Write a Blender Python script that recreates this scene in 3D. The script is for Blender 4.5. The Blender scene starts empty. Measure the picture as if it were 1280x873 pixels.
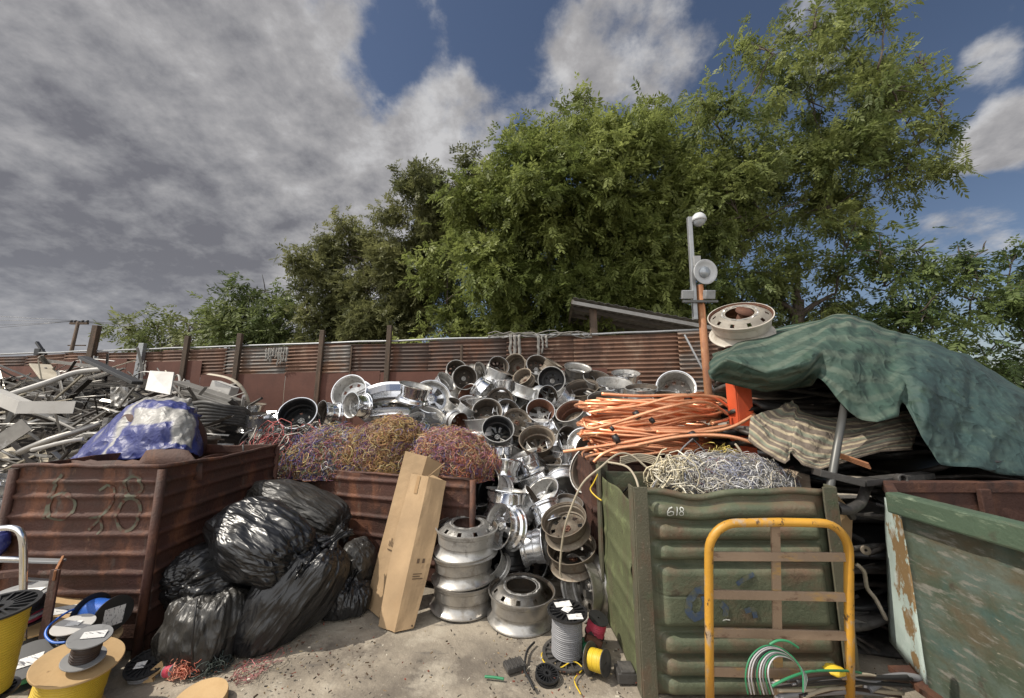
import bpy, bmesh, math, random
import numpy as np
from mathutils import Vector, Matrix, Quaternion, noise
random.seed(7); np.random.seed(7)
R = math.radians
PI = math.pi
scene = bpy.context.scene
COL = scene.collection

# ------------------------------------------------------------------ camera
F, CX, CY = 465.0, 640.0, 426.5          # focal length and optical centre in photo pixels
H = 1.75                                 # eye height
TH = R(9.0)                              # camera tilted up
CT, ST = math.cos(TH), math.sin(TH)
cam_data = bpy.data.cameras.new('camera')
cam = bpy.data.objects.new('camera', cam_data)
COL.objects.link(cam)
cam.location = (0, 0, H)
cam.rotation_euler = (PI / 2 + TH, 0, 0)
cam_data.sensor_width = 36
cam_data.lens = F / 1280 * 36
cam_data.shift_y = -10 / 1280
cam_data.clip_start = 0.05
cam_data.clip_end = 2000
scene.camera = cam

def ray(px, py):
    u, v = (px - CX) / F, (CY - py) / F
    return Vector((u, CT - v * ST, ST + v * CT))
def P(px, py, t):                         # point seen at a photo pixel, t metres deep
    return Vector((0, 0, H)) + ray(px, py) * t
def G(px, py, z=0.0):                     # ... on the plane of height z
    d = ray(px, py); return P(px, py, (z - H) / d.z)
def PY(px, py, Y):
    return P(px, py, Y / ray(px, py).y)
def PX(px, py, X):
    return P(px, py, X / ray(px, py).x)

# ------------------------------------------------------------------ objects
def tag(o, label=None, cat=None, group=None, kind=None):
    if label: o['label'] = label
    if cat: o['category'] = cat
    if group: o['group'] = group
    if kind: o['kind'] = kind
    return o
def empty(name, loc=(0, 0, 0), label=None, cat=None, group=None, rot=None):
    o = bpy.data.objects.new(name, None); COL.objects.link(o)
    o.location = loc; o.empty_display_size = 0.1
    if rot is not None: o.rotation_euler = rot
    return tag(o, label, cat, group)
def link(name, me, parent=None, mat=None):
    o = bpy.data.objects.new(name, me); COL.objects.link(o)
    if mat is not None:
        me.materials.clear()
        for m in (mat if isinstance(mat, (list, tuple)) else [mat]): me.materials.append(m)
    if parent is not None: o.parent = parent
    return o

class MB:
    """collects pieces of one mesh"""
    def __init__(s): s.v = []; s.f = []; s.m = []; s.sm = []; s.uv = {}
    def add(s, vs, fs, m=0, smooth=False, M=None):
        b = len(s.v)
        if M is not None: vs = [M @ Vector(v) for v in vs]
        s.v += [tuple(v) for v in vs]
        for f in fs:
            s.f.append(tuple(i + b for i in f)); s.m.append(m); s.sm.append(smooth)
        return b
    def box(s, c, size, M=None, m=0):
        x, y, z = (k / 2 for k in size)
        vs = [Vector((sx * x, sy * y, sz * z)) + Vector(c) for sz in (-1, 1) for sy in (-1, 1) for sx in (-1, 1)]
        s.add(vs, [(0, 2, 3, 1), (4, 5, 7, 6), (0, 1, 5, 4), (2, 6, 7, 3), (0, 4, 6, 2), (1, 3, 7, 5)], m, False, M)
        return s
    def bar(s, a, b, w, h, up=(0, 0, 1), m=0):
        a, b = Vector(a), Vector(b); d = (b - a); L = d.length; d.normalize()
        x = d.cross(Vector(up))
        if x.length < 1e-4: x = d.cross(Vector((1, 0, 0)))
        x.normalize(); y = x.cross(d)
        M = Matrix((x, d, y)).transposed().to_4x4(); M.translation = (a + b) / 2
        return s.box((0, 0, 0), (w, L, h), M, m)
    def tube(s, pts, r, n=8, m=0, cap=True, closed=False):
        pts = [Vector(p) for p in pts]; K = len(pts)
        rs = r if isinstance(r, (list, tuple)) else [r] * K
        vs = []; t0 = None; nx = None
        for i, p in enumerate(pts):
            if closed: t = pts[(i + 1) % K] - pts[i - 1]
            else: t = pts[min(i + 1, K - 1)] - pts[max(i - 1, 0)]
            if t.length < 1e-9: t = Vector((0, 0, 1))
            t.normalize()
            if nx is None:
                nx = t.orthogonal().normalized()
            else:
                nx = (nx - t * nx.dot(t))
                nx = nx.normalized() if nx.length > 1e-6 else t.orthogonal().normalized()
            ny = t.cross(nx)
            for k in range(n):
                a = 2 * PI * k / n
                vs.append(p + (nx * math.cos(a) + ny * math.sin(a)) * rs[i])
        fs = []
        for i in range(K if closed else K - 1):
            j = (i + 1) % K
            for k in range(n):
                l = (k + 1) % n
                fs.append((i * n + k, i * n + l, j * n + l, j * n + k))
        b = s.add(vs, fs, m, True)
        if cap and not closed:
            s.f.append(tuple(b + k for k in range(n))[::-1]); s.m.append(m); s.sm.append(False)
            s.f.append(tuple(b + (K - 1) * n + k for k in range(n))); s.m.append(m); s.sm.append(False)
        return s
    def lathe(s, prof, n=32, M=None, m=0, closed=False, smooth=True):
        K = len(prof); vs = []
        for (r, z) in prof:
            for k in range(n):
                a = 2 * PI * k / n; vs.append((r * math.cos(a), r * math.sin(a), z))
        fs = []
        for i in range(K if closed else K - 1):
            j = (i + 1) % K
            for k in range(n):
                l = (k + 1) % n
                fs.append((i * n + k, i * n + l, j * n + l, j * n + k))
        s.add(vs, fs, m, smooth, M)
        return s
    def disc(s, r0, r1, z, n=32, M=None, m=0, thick=0.0):
        if thick: return s.lathe([(r0, z), (r1, z), (r1, z + thick), (r0, z + thick)], n, M, m, closed=True, smooth=False)
        return s.lathe([(r0, z), (r1, z)], n, M, m, smooth=False)
    def grid(s, pts, m=0, smooth=True, close_u=False, close_v=False):
        nu, nv = len(pts), len(pts[0]); vs = [p for row in pts for p in row]; fs = []
        for i in range(nu if close_u else nu - 1):
            for j in range(nv if close_v else nv - 1):
                i2, j2 = (i + 1) % nu, (j + 1) % nv
                fs.append((i * nv + j, i2 * nv + j, i2 * nv + j2, i * nv + j2))
        return s.add(vs, fs, m, smooth)
    def mesh(s, name, sharp=None):
        me = bpy.data.meshes.new(name)
        me.from_pydata(s.v, [], s.f)
        me.polygons.foreach_set('material_index', s.m)
        me.polygons.foreach_set('use_smooth', s.sm)
        me.update()
        if sharp is not None:
            try: me.set_sharp_from_angle(angle=R(sharp))
            except Exception: pass
        return me
    def build(s, name, mat, parent=None, sharp=None, bevel=None, solid=None):
        o = link(name, s.mesh(name, sharp), parent, mat)
        if solid:
            mod = o.modifiers.new('solid', 'SOLIDIFY'); mod.thickness = solid; mod.offset = 0
        if bevel:
            mod = o.modifiers.new('bevel', 'BEVEL'); mod.width = bevel; mod.segments = 2; mod.limit_method = 'ANGLE'; mod.angle_limit = R(40)
        return o

def frame(origin, z, xhint=(1, 0, 0)):
    z = Vector(z).normalized(); x = Vector(xhint); x = x - z * x.dot(z)
    if x.length < 1e-4: x = z.orthogonal()
    x.normalize(); y = z.cross(x)
    M = Matrix((x, y, z)).transposed().to_4x4(); M.translation = Vector(origin)
    return M

def np_mesh(name, V, Q, col=None, attr='Col', smooth=False):
    """big mesh from numpy arrays: V (n,3), Q (m,4)"""
    me = bpy.data.meshes.new(name)
    nv, nf = len(V), len(Q)
    me.vertices.add(nv); me.vertices.foreach_set('co', np.asarray(V, np.float32).ravel())
    me.loops.add(nf * 4); me.loops.foreach_set('vertex_index', np.asarray(Q, np.int32).ravel())
    me.polygons.add(nf)
    me.polygons.foreach_set('loop_start', np.arange(0, nf * 4, 4, dtype=np.int32))
    try: me.polygons.foreach_set('loop_total', np.full(nf, 4, np.int32))
    except Exception: pass
    me.polygons.foreach_set('use_smooth', np.full(nf, smooth))
    if col is not None:
        a = me.attributes.new(attr, 'FLOAT_COLOR', 'POINT')
        c = np.ones((nv, 4), np.float32); c[:, :3] = col
        a.data.foreach_set('color', c.ravel())
    me.update(calc_edges=True); me.validate()
    return me

def strands(pts, rad, cols, sides=3):
    """pts (N,K,3) polylines -> thin tubes; returns V, Q, C"""
    N, K, _ = pts.shape
    tan = np.gradient(pts, axis=1); tan /= np.linalg.norm(tan, axis=2, keepdims=True) + 1e-9
    h = np.random.normal(size=(N, 1, 3)); h = np.repeat(h, K, 1)
    nx = np.cross(tan, h); nx /= np.linalg.norm(nx, axis=2, keepdims=True) + 1e-9
    ny = np.cross(tan, nx)
    rad = np.broadcast_to(np.asarray(rad, float).reshape(-1, 1, 1, 1), (N, 1, 1, 1)) if np.ndim(rad) else rad
    ang = np.arange(sides) * 2 * PI / sides
    V = pts[:, :, None, :] + rad * (nx[:, :, None, :] * np.cos(ang)[None, None, :, None] + ny[:, :, None, :] * np.sin(ang)[None, None, :, None])
    idx = np.arange(N * K * sides).reshape(N, K, sides)
    a = idx[:, :-1, :]; b = idx[:, 1:, :]
    Q = np.stack([a, np.roll(a, -1, 2), np.roll(b, -1, 2), b], -1).reshape(-1, 4)
    C = np.repeat(cols, K * sides, 0)
    return V.reshape(-1, 3), Q, C

# ------------------------------------------------------------------ materials
def hx(s):                                # '#rrggbb' -> linear
    c = [int(s[i:i + 2], 16) / 255 for i in (1, 3, 5)]
    return tuple(x / 12.92 if x <= .04045 else ((x + .055) / 1.055) ** 2.4 for x in c)
MATS = {}
def mat(name, base, rough=.7, metal=0., patches=(), bump=0., bscale=40, bstretch=(1, 1, 1), vary=.12, vscale=3,
        attr=None, coord='Object', spec=.5, fn=None, island=0., trans=0., rough_vary=0., crease=0., cscale=5., cstretch=(1, 1, 1)):
    """base colour, slow brightness variation, then patches = (rgb, scale, lo, hi, stretch[, rough, metal]) mixed in by noise"""
    m = bpy.data.materials.new(name); m.use_nodes = True; MATS[name] = m
    nt = m.node_tree; N = nt.nodes; L = nt.links
    b = N['Principled BSDF']
    b.inputs['Specular IOR Level'].default_value = spec
    tc = N.new('ShaderNodeTexCoord'); oi = N.new('ShaderNodeObjectInfo')
    add = N.new('ShaderNodeVectorMath'); add.operation = 'MULTIPLY_ADD'
    cmb = N.new('ShaderNodeCombineXYZ')
    for k in range(3): L.new(oi.outputs['Random'], cmb.inputs[k])
    L.new(cmb.outputs[0], add.inputs[0]); add.inputs[1].default_value = (17, 29, 41); L.new(tc.outputs[coord], add.inputs[2])
    vec = add.outputs[0]
    def noise_at(scale, stretch=(1, 1, 1), detail=6, rgh=.6, dist=0.):
        mp = N.new('ShaderNodeMapping'); mp.inputs['Scale'].default_value = stretch; L.new(vec, mp.inputs[0])
        n = N.new('ShaderNodeTexNoise'); n.inputs['Scale'].default_value = scale; n.inputs['Detail'].default_value = detail
        n.inputs['Roughness'].default_value = rgh; n.inputs['Distortion'].default_value = dist
        L.new(mp.outputs[0], n.inputs['Vector']); return n.outputs['Fac']
    def mixc(f, a, c):
        x = N.new('ShaderNodeMix'); x.data_type = 'RGBA'
        if hasattr(f, 'is_linked'): L.new(f, x.inputs[0])
        else: x.inputs[0].default_value = f
        for k, v in ((6, a), (7, c)):
            if hasattr(v, 'is_linked'): L.new(v, x.inputs[k])
            else: x.inputs[k].default_value = (*v, 1)
        return x.outputs[2]
    def mr(f, a, c, d=0., e=1.):
        x = N.new('ShaderNodeMapRange'); x.clamp = True; L.new(f, x.inputs[0])
        for k, v in zip((1, 2, 3, 4), (a, c, d, e)): x.inputs[k].default_value = v
        return x.outputs[0]
    if attr:
        at = N.new('ShaderNodeAttribute'); at.attribute_name = attr; col = at.outputs['Color']
    else:
        rg = N.new('ShaderNodeRGB'); rg.outputs[0].default_value = (*base, 1); col = rg.outputs[0]
    if fn: col = fn(N, L, tc, col, noise_at, mixc, mr)
    if vary:
        f = mr(noise_at(vscale), .3, .7, 1 - vary * 2, 1 + vary)
        hs = N.new('ShaderNodeHueSaturation'); L.new(f, hs.inputs['Value']); L.new(col, hs.inputs['Color']); col = hs.outputs[0]
    if island:
        ge = N.new('ShaderNodeNewGeometry'); f = mr(ge.outputs['Random Per Island'], 0, 1, 1 - island, 1 + island)
        hs = N.new('ShaderNodeHueSaturation'); L.new(f, hs.inputs['Value']); L.new(col, hs.inputs['Color']); col = hs.outputs[0]
    rv, mv = None, None
    for p in patches:
        rgb, sc, lo, hi, st = p[:5]
        f = mr(noise_at(sc, st, 8, .65), lo, hi)
        col = mixc(f, col, rgb)
        if len(p) > 5:
            def mixf(prev, dflt, val):
                x = N.new('ShaderNodeMix'); x.data_type = 'FLOAT'; L.new(f, x.inputs[0])
                if prev is None: x.inputs[2].default_value = dflt
                else: L.new(prev, x.inputs[2])
                x.inputs[3].default_value = val; return x.outputs[0]
            rv = mixf(rv, rough, p[5]); mv = mixf(mv, metal, p[6])
    L.new(col, b.inputs['Base Color'])
    b.inputs['Roughness'].default_value = rough; b.inputs['Metallic'].default_value = metal
    if rv is not None: L.new(rv, b.inputs['Roughness']); L.new(mv, b.inputs['Metallic'])
    elif rough_vary:
        L.new(mr(noise_at(vscale * 4), .3, .7, max(.03, rough - rough_vary), rough + rough_vary), b.inputs['Roughness'])
    if bump:
        bm = N.new('ShaderNodeBump'); bm.inputs['Strength'].default_value = min(1, bump); bm.inputs['Distance'].default_value = .02 * max(1, bump)
        L.new(noise_at(bscale, bstretch, 5, .6), bm.inputs['Height']); L.new(bm.outputs[0], b.inputs['Normal'])
        if crease:                            # sharp folds: ridges of two noises
            def rdg(sc):
                x = N.new('ShaderNodeMath'); x.operation = 'SUBTRACT'; L.new(noise_at(sc, cstretch, 2, .45, .3), x.inputs[0]); x.inputs[1].default_value = .5
                y = N.new('ShaderNodeMath'); y.operation = 'ABSOLUTE'; L.new(x.outputs[0], y.inputs[0]); return y.outputs[0]
            ad = N.new('ShaderNodeMath'); ad.operation = 'MULTIPLY_ADD'; L.new(rdg(cscale * 2.3), ad.inputs[0]); ad.inputs[1].default_value = .5; L.new(rdg(cscale), ad.inputs[2])
            b2 = N.new('ShaderNodeBump'); b2.inputs['Strength'].default_value = 1; b2.inputs['Distance'].default_value = crease; b2.invert = True
            L.new(ad.outputs[0], b2.inputs['Height']); L.new(bm.outputs[0], b2.inputs['Normal']); L.new(b2.outputs[0], b.inputs['Normal'])
    if trans:
        tr = N.new('ShaderNodeBsdfTranslucent'); L.new(col, tr.inputs[0])
        mx = N.new('ShaderNodeMixShader'); mx.inputs[0].default_value = trans
        L.new(b.outputs[0], mx.inputs[1]); L.new(tr.outputs[0], mx.inputs[2])
        L.new(mx.outputs[0], N['Material Output'].inputs['Surface'])
    return m

rust = (.10, .035, .016); rust_d = (.045, .018, .010); rust_l = (.24, .095, .04); rust_o = (.28, .10, .03)
M = {}
M['concrete'] = mat('ground_concrete', (.29, .25, .195), .92, patches=[((.13, .11, .088), 1.6, .46, .66, (1, 1, 1)), ((.10, .085, .07), 5, .58, .70, (1, 1, 1)), ((.37, .33, .265), 3.5, .52, .72, (1, 1, 1)),
    ((.06, .052, .045), 4.5, .64, .70, (1, 1, 1)), ((.09, .08, .07), 9, .6, .72, (.3, 1, 1)), ((.5, .45, .37), 60, .62, .72, (1, 1, 1)), ((.06, .055, .05), 90, .66, .74, (1, 1, 1))], bump=.5, bscale=25, vary=.15)
M['rust_bin'] = mat('rusty_painted_steel', (.076, .028, .018), .72, patches=[((.04, .02, .014), 3, .42, .66, (1, 1, 1)), ((.17, .066, .032), 5, .50, .68, (1, 1, .4)), ((.10, .085, .07), 9, .6, .74, (1, 1, .25)), ((.22, .13, .075), 18, .64, .78, (1, 1, .5)), (rust_d, 30, .6, .7, (1, 1, .15))], bump=.35, bscale=60)
M['rust_dark'] = mat('dark_rusty_steel', (.055, .022, .014), .75, patches=[((.12, .05, .025), 6, .5, .75, (1, 1, .5)), ((.02, .012, .01), 12, .55, .7, (1, 1, .3))], bump=.3, bscale=50)
M['rust_plate'] = mat('red_rust_plate', (.10, .038, .025), .8, patches=[((.09, .032, .02), 1.2, .45, .7, (1, 1, .6)), ((.14, .06, .037), 4, .58, .8, (1, 1, .3)), ((.05, .02, .014), 9, .63, .75, (1, 1, .12))], bump=.15, bscale=20)
M['corr_rust'] = mat('rusty_corrugated_iron', (.17, .09, .058), .75, patches=[((.075, .045, .033), 2.2, .42, .66, (1, 1, .5)), ((.26, .19, .14), 3, .56, .75, (1, 1, .4)), ((.04, .022, .016), 8, .6, .75, (1, 1, .3))], bump=.2, bscale=40)
M['corr_galv'] = mat('weathered_galvanised_iron', (.17, .155, .14), .65, .1, patches=[((.16, .085, .05), 3, .44, .6, (.4, .4, 1)), ((.12, .06, .04), 8, .58, .75, (1, 1, .3)), ((.28, .275, .265), 6, .6, .75, (1, 1, 1))], bump=.15, bscale=40)
M['corr_dark'] = mat('dark_corrugated_iron', (.075, .05, .04), .75, 0, patches=[((.13, .06, .035), 3, .45, .65, (1, 1, .5)), ((.12, .105, .095), 7, .62, .8, (1, 1, 1))], bump=.15, bscale=40)
M['post_wood'] = mat('weathered_post', (.085, .06, .042), .85, patches=[((.15, .09, .06), 9, .5, .7, (1, 1, .2)), ((.03, .02, .015), 20, .58, .7, (1, 1, .1))], bump=.4, bscale=50)
M['green_bin'] = mat('green_painted_steel', (.082, .096, .058), .6, patches=[((.135, .14, .088), 4, .5, .75, (1, 1, 1)), ((.125, .08, .05), 5, .48, .68, (.6, .6, 1)), ((.045, .03, .02), 11, .6, .72, (.6, .6, 1)), ((.2, .17, .12), 40, .66, .76, (1, 1, 1))], bump=.25, bscale=60)
M['green_post'] = mat('worn_olive_steel', (.085, .08, .052), .65, patches=[((.11, .065, .04), 8, .5, .7, (1, 1, .4)), ((.05, .075, .04), 5, .55, .72, (1, 1, 1)), ((.24, .2, .15), 50, .62, .72, (1, 1, 1))], bump=.25, bscale=80)
M['green_side'] = mat('light_green_steel', (.095, .105, .05), .65, patches=[((.08, .06, .038), 6, .52, .7, (1, 1, .5)), ((.17, .2, .09), 9, .56, .75, (1, 1, 1)), ((.04, .035, .02), 14, .62, .74, (1, 1, .5))], bump=.25, bscale=60)
M['beige_board'] = mat('dusty_bent_board', (.33, .26, .19), .85, patches=[((.18, .13, .09), 8, .52, .72, (1, 1, 1))], bump=.2)
M['dumpster'] = mat('scraped_green_dumpster_paint', (.06, .078, .052), .62, patches=[((.085, .112, .095), 3, .45, .62, (1, 1, 1)), ((.085, .072, .045), 5, .48, .64, (1, .5, 1)), ((.045, .085, .075), 4.2, .56, .72, (1, 1, 1)), ((.17, .085, .04), 7, .62, .72, (1, .6, 1.5)),
    ((.17, .165, .14), 34, .55, .66, (1, .25, 1)), ((.05, .04, .03), 13, .6, .7, (1, .6, .4)), ((.28, .26, .2), 45, .65, .73, (1, .4, 2))], bump=.25, bscale=40)
M['dumpster_rim'] = mat('green_dumpster_rim', (.06, .092, .06), .55, patches=[((.11, .10, .07), 9, .52, .7, (1, .3, 1)), ((.16, .2, .14), 30, .58, .7, (1, .4, 2)), ((.05, .05, .035), 6, .58, .72, (1, 1, 1))], bump=.2, bscale=60)
M['mint_board'] = mat('flaking_mint_board', (.40, .48, .44), .7, patches=[((.21, .135, .06), 3.0, .50, .52, (1, 1, .8)), ((.5, .55, .52), 9, .55, .75, (1, 1, 1)), ((.16, .15, .13), 26, .65, .74, (1, 1, .3))], bump=.15)
M['orange_steel'] = mat('orange_red_paint', (.62, .10, .035), .5, patches=[((.45, .07, .03), 7, .5, .7, (1, 1, .5)), ((.16, .06, .035), 18, .64, .72, (1, 1, .6))], bump=.1)
M['yellow_paint'] = mat('chipped_yellow_paint', (.50, .255, .03), .45, patches=[((.45, .24, .05), 8, .5, .7, (1, 1, .4)), ((.36, .27, .18), 12, .53, .6, (1, 1, .4)), ((.06, .035, .02), 26, .59, .65, (1, 1, .6))], bump=.12, bscale=60)
M['tan_paint'] = mat('worn_primer_slats', (.26, .185, .125), .6, patches=[((.42, .25, .06), 9, .55, .7, (.4, 1, 1)), ((.12, .065, .04), 22, .6, .7, (.5, 1, 1))], bump=.12, bscale=60)
M['steel_pipe'] = mat('bare_dark_steel', (.11, .11, .105), .45, .6, patches=[((.17, .09, .05), 9, .6, .75, (1, 1, .5))])
M['chrome'] = mat('chrome', (.84, .85, .87), .13, .95, patches=[((.3, .28, .25), 11, .62, .8, (1, 1, 1), .4, .8)], vary=.05, rough_vary=.06)
M['alu'] = mat('dull_aluminium', (.72, .72, .71), .32, .72, patches=[((.30, .28, .25), 9, .55, .8, (1, 1, 1), .6, .6), ((.12, .10, .085), 22, .66, .78, (1, 1, 1), .8, .2)], vary=.08)
M['alu_b'] = mat('brushed_aluminium', (.78, .785, .80), .24, .85, patches=[((.36, .34, .31), 10, .6, .8, (1, 1, .2), .5, .8)], vary=.06)
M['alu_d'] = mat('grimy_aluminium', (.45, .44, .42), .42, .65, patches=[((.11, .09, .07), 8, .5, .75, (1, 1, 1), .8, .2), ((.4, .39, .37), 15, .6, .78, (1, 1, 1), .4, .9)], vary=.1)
M['tan_rim'] = mat('rust_stained_wheel_steel', (.19, .16, .125), .55, .5, patches=[((.13, .085, .055), 9, .5, .72, (1, 1, 1)), ((.36, .31, .25), 14, .58, .75, (1, 1, 1))], vary=.1)
M['grime'] = mat('brake_dust_grime', (.085, .07, .056), .65, .4, patches=[((.13, .09, .06), 10, .5, .75, (1, 1, 1)), ((.02, .018, .016), 18, .58, .72, (1, 1, 1))])
M['black_rim'] = mat('black_painted_wheel', (.02, .02, .021), .4, .2, patches=[((.07, .06, .05), 9, .58, .8, (1, 1, 1))])
M['truck_rim'] = mat('dull_truck_wheel', (.44, .425, .40), .30, .85, patches=[((.17, .145, .115), 5, .46, .68, (1, 1, 1), .6, .4), ((.55, .55, .54), 10, .6, .78, (1, 1, 1), .3, .9), ((.09, .07, .05), 25, .66, .76, (1, 1, 1), .8, .1)], vary=.1)
M['white_rim'] = mat('dusty_white_truck_wheel', (.47, .43, .37), .6, .1, patches=[((.3, .25, .19), 7, .54, .74, (1, 1, 1)), ((.16, .09, .05), 22, .64, .76, (1, 1, 1))])
M['rust_hub'] = mat('rusty_hub', (.09, .035, .02), .8, patches=[((.16, .07, .03), 20, .5, .7, (1, 1, 1))])
M['bag'] = mat('black_bin_bag_plastic', (.013, .013, .014), .33, patches=[((.03, .028, .025), 5, .58, .8, (1, 1, 1))], bump=.25, bscale=18, bstretch=(1, 1, .08), crease=.08, cscale=6, cstretch=(1, 1, .25), spec=.6, vary=.1)
M['bag_grey'] = mat('dusty_bin_bag_plastic', (.035, .033, .03), .42, patches=[((.08, .068, .052), 4, .54, .78, (1, 1, 1))], bump=.25, bscale=18, bstretch=(1, 1, .08), crease=.08, cscale=6, cstretch=(1, 1, .25), spec=.5, vary=.1)
M['card'] = mat('brown_cardboard', (.35, .24, .135), .85, patches=[((.29, .19, .10), 4, .5, .75, (1, 1, .5)), ((.26, .15, .07), 12, .66, .8, (1, 1, .3))], bump=.08, bscale=60)
M['card_in'] = mat('cardboard_edge', (.33, .21, .105), .9, bump=.1)
M['ink'] = mat('printed_ink', (.09, .055, .03), .8)
M['chalk'] = mat('white_chalk', (.55, .56, .52), .9, vary=.2, vscale=60)
M['chalk_g'] = mat('faded_green_paint_mark', (.10, .10, .07), .8, patches=[((.085, .03, .018), 16, .46, .60, (1, 1, 1))])
M['blue_mark'] = mat('faded_blue_spray', (.04, .065, .11), .7, patches=[((.09, .095, .058), 14, .44, .6, (1, 1, 1))])
M['black_plastic'] = mat('black_plastic', (.018, .018, .019), .42, vary=.15, vscale=9)
M['black_dusty'] = mat('dusty_black_plastic', (.05, .047, .044), .55, patches=[((.13, .12, .11), 6, .5, .74, (1, 1, 1)), ((.012, .012, .012), 9, .55, .7, (1, 1, 1))], bump=.2)
M['grey_plastic'] = mat('grey_plastic', (.27, .27, .27), .5, patches=[((.15, .15, .15), 15, .55, .75, (1, 1, 1))])
M['white_paint'] = mat('white_painted_metal', (.50, .485, .46), .55, patches=[((.38, .35, .31), 5, .56, .78, (1, 1, 1))])
M['cream_paint'] = mat('cream_painted_scrap', (.46, .41, .32), .7, patches=[((.26, .21, .15), 7, .54, .75, (1, 1, 1))])
M['scrap_alu'] = mat('scrap_aluminium', (.36, .345, .32), .42, .75, patches=[((.25, .235, .215), 5, .5, .75, (1, 1, 1), .7, .4), ((.6, .6, .6), 9, .6, .75, (1, 1, 1), .3, .9)], vary=.15)
M['scrap_grey'] = mat('grey_painted_scrap', (.20, .19, .175), .6, .2, patches=[((.15, .14, .125), 6, .5, .75, (1, 1, 1)), ((.36, .36, .35), 9, .6, .75, (1, 1, 1))], vary=.15)
M['scrap_dark'] = mat('dark_bronze_scrap', (.045, .038, .033), .5, .4, patches=[((.14, .125, .11), 8, .55, .75, (1, 1, 1))], vary=.15)
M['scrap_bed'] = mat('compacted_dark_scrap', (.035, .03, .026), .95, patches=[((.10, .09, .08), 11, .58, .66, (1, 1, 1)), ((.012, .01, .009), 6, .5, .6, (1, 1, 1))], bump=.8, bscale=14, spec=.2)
M['scrap_white'] = mat('white_powder_coated_scrap', (.42, .405, .38), .5, patches=[((.31, .29, .26), 6, .54, .76, (1, 1, 1))], vary=.12)
M['paper'] = mat('white_paper_label', (.72, .71, .69), .8, patches=[((.12, .12, .13), 45, .56, .60, (.35, 3.2, 1)), ((.5, .49, .47), 20, .6, .75, (1, 1, 1))])
M['wood_top'] = mat('pressed_wood_flange', (.50, .335, .165), .75, patches=[((.38, .24, .11), 6, .5, .75, (1, 1, 1)), ((.25, .15, .07), 30, .66, .76, (1, 1, 1))], bump=.08)
M['copper'] = mat('copper_tube', (.86, .43, .245), .36, .6, patches=[((.55, .17, .07), 5, .52, .75, (1, 1, 1)), ((.28, .12, .06), 12, .66, .8, (1, 1, 1))], vary=.1, island=.15)
M['tape'] = mat('black_tape', (.02, .02, .022), .5)
M['wire'] = mat('coloured_wire', (.5, .5, .5), .5, attr='Col', vary=0)
M['wire_core'] = mat('tangled_wire_mass', (.07, .045, .035), .9, patches=[((.15, .07, .10), 22, .5, .65, (1, 1, 1)), ((.17, .10, .03), 30, .52, .66, (1, 1, 1))], bump=.8, bscale=50)
M['wire_core_w'] = mat('pale_wire_mass', (.16, .15, .14), .9, patches=[((.05, .045, .04), 22, .5, .65, (1, 1, 1))], bump=.8, bscale=50)
M['cable_beige'] = mat('beige_cable', (.36, .31, .23), .6)
M['cable_yellow'] = mat('yellow_cable', (.62, .43, .03), .45)
M['cable_black'] = mat('black_cable', (.02, .02, .021), .5)
M['cable_grey'] = mat('grey_cable', (.20, .20, .21), .5)
M['cable_brown'] = mat('brown_cable', (.035, .02, .015), .5)
M['cable_blue'] = mat('blue_cable', (.03, .13, .50), .4)
M['cable_green'] = mat('green_cable', (.03, .20, .09), .45)
M['cable_red'] = mat('pink_red_cable', (.50, .05, .09), .5)
M['cable_orange'] = mat('orange_cable', (.65, .16, .06), .5)
M['cable_white'] = mat('white_cable', (.48, .46, .47), .5)
M['bark'] = mat('tree_bark', (.075, .058, .045), .9, patches=[((.13, .105, .08), 14, .5, .7, (1, 1, .3))], bump=.5, bscale=30)
M['galv_pole'] = mat('galvanised_pole', (.34, .35, .36), .45, .5, patches=[((.22, .22, .22), 6, .5, .75, (1, 1, 1))])
M['rust_pole'] = mat('rusty_orange_pole', (.34, .15, .065), .7, patches=[((.16, .06, .03), 5, .48, .7, (1, 1, .3)), ((.42, .27, .15), 8, .58, .75, (1, 1, .4))], bump=.2)
M['dish_white'] = mat('dusty_white_dish', (.50, .51, .52), .5, patches=[((.38, .38, .38), 8, .55, .75, (1, 1, 1))])
M['lamp_glass'] = mat('floodlight_glass', (.42, .45, .48), .12, .3)
M['shed_roof'] = mat('grey_shed_roof', (.21, .205, .20), .65, .2, patches=[((.13, .12, .11), 5, .5, .75, (1, 1, 1))])
M['shed_under'] = mat('dark_shed_timber', (.12, .105, .09), .85, patches=[((.2, .17, .14), 6, .55, .75, (.3, 1, 1))])
M['rag'] = mat('torn_pale_plastic', (.26, .25, .23), .7, patches=[((.22, .2, .18), 12, .5, .7, (1, 1, .2))], trans=.2)
M['debris'] = mat('ground_litter', (.1, .08, .06), .9, attr='Col', vary=0)
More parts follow.
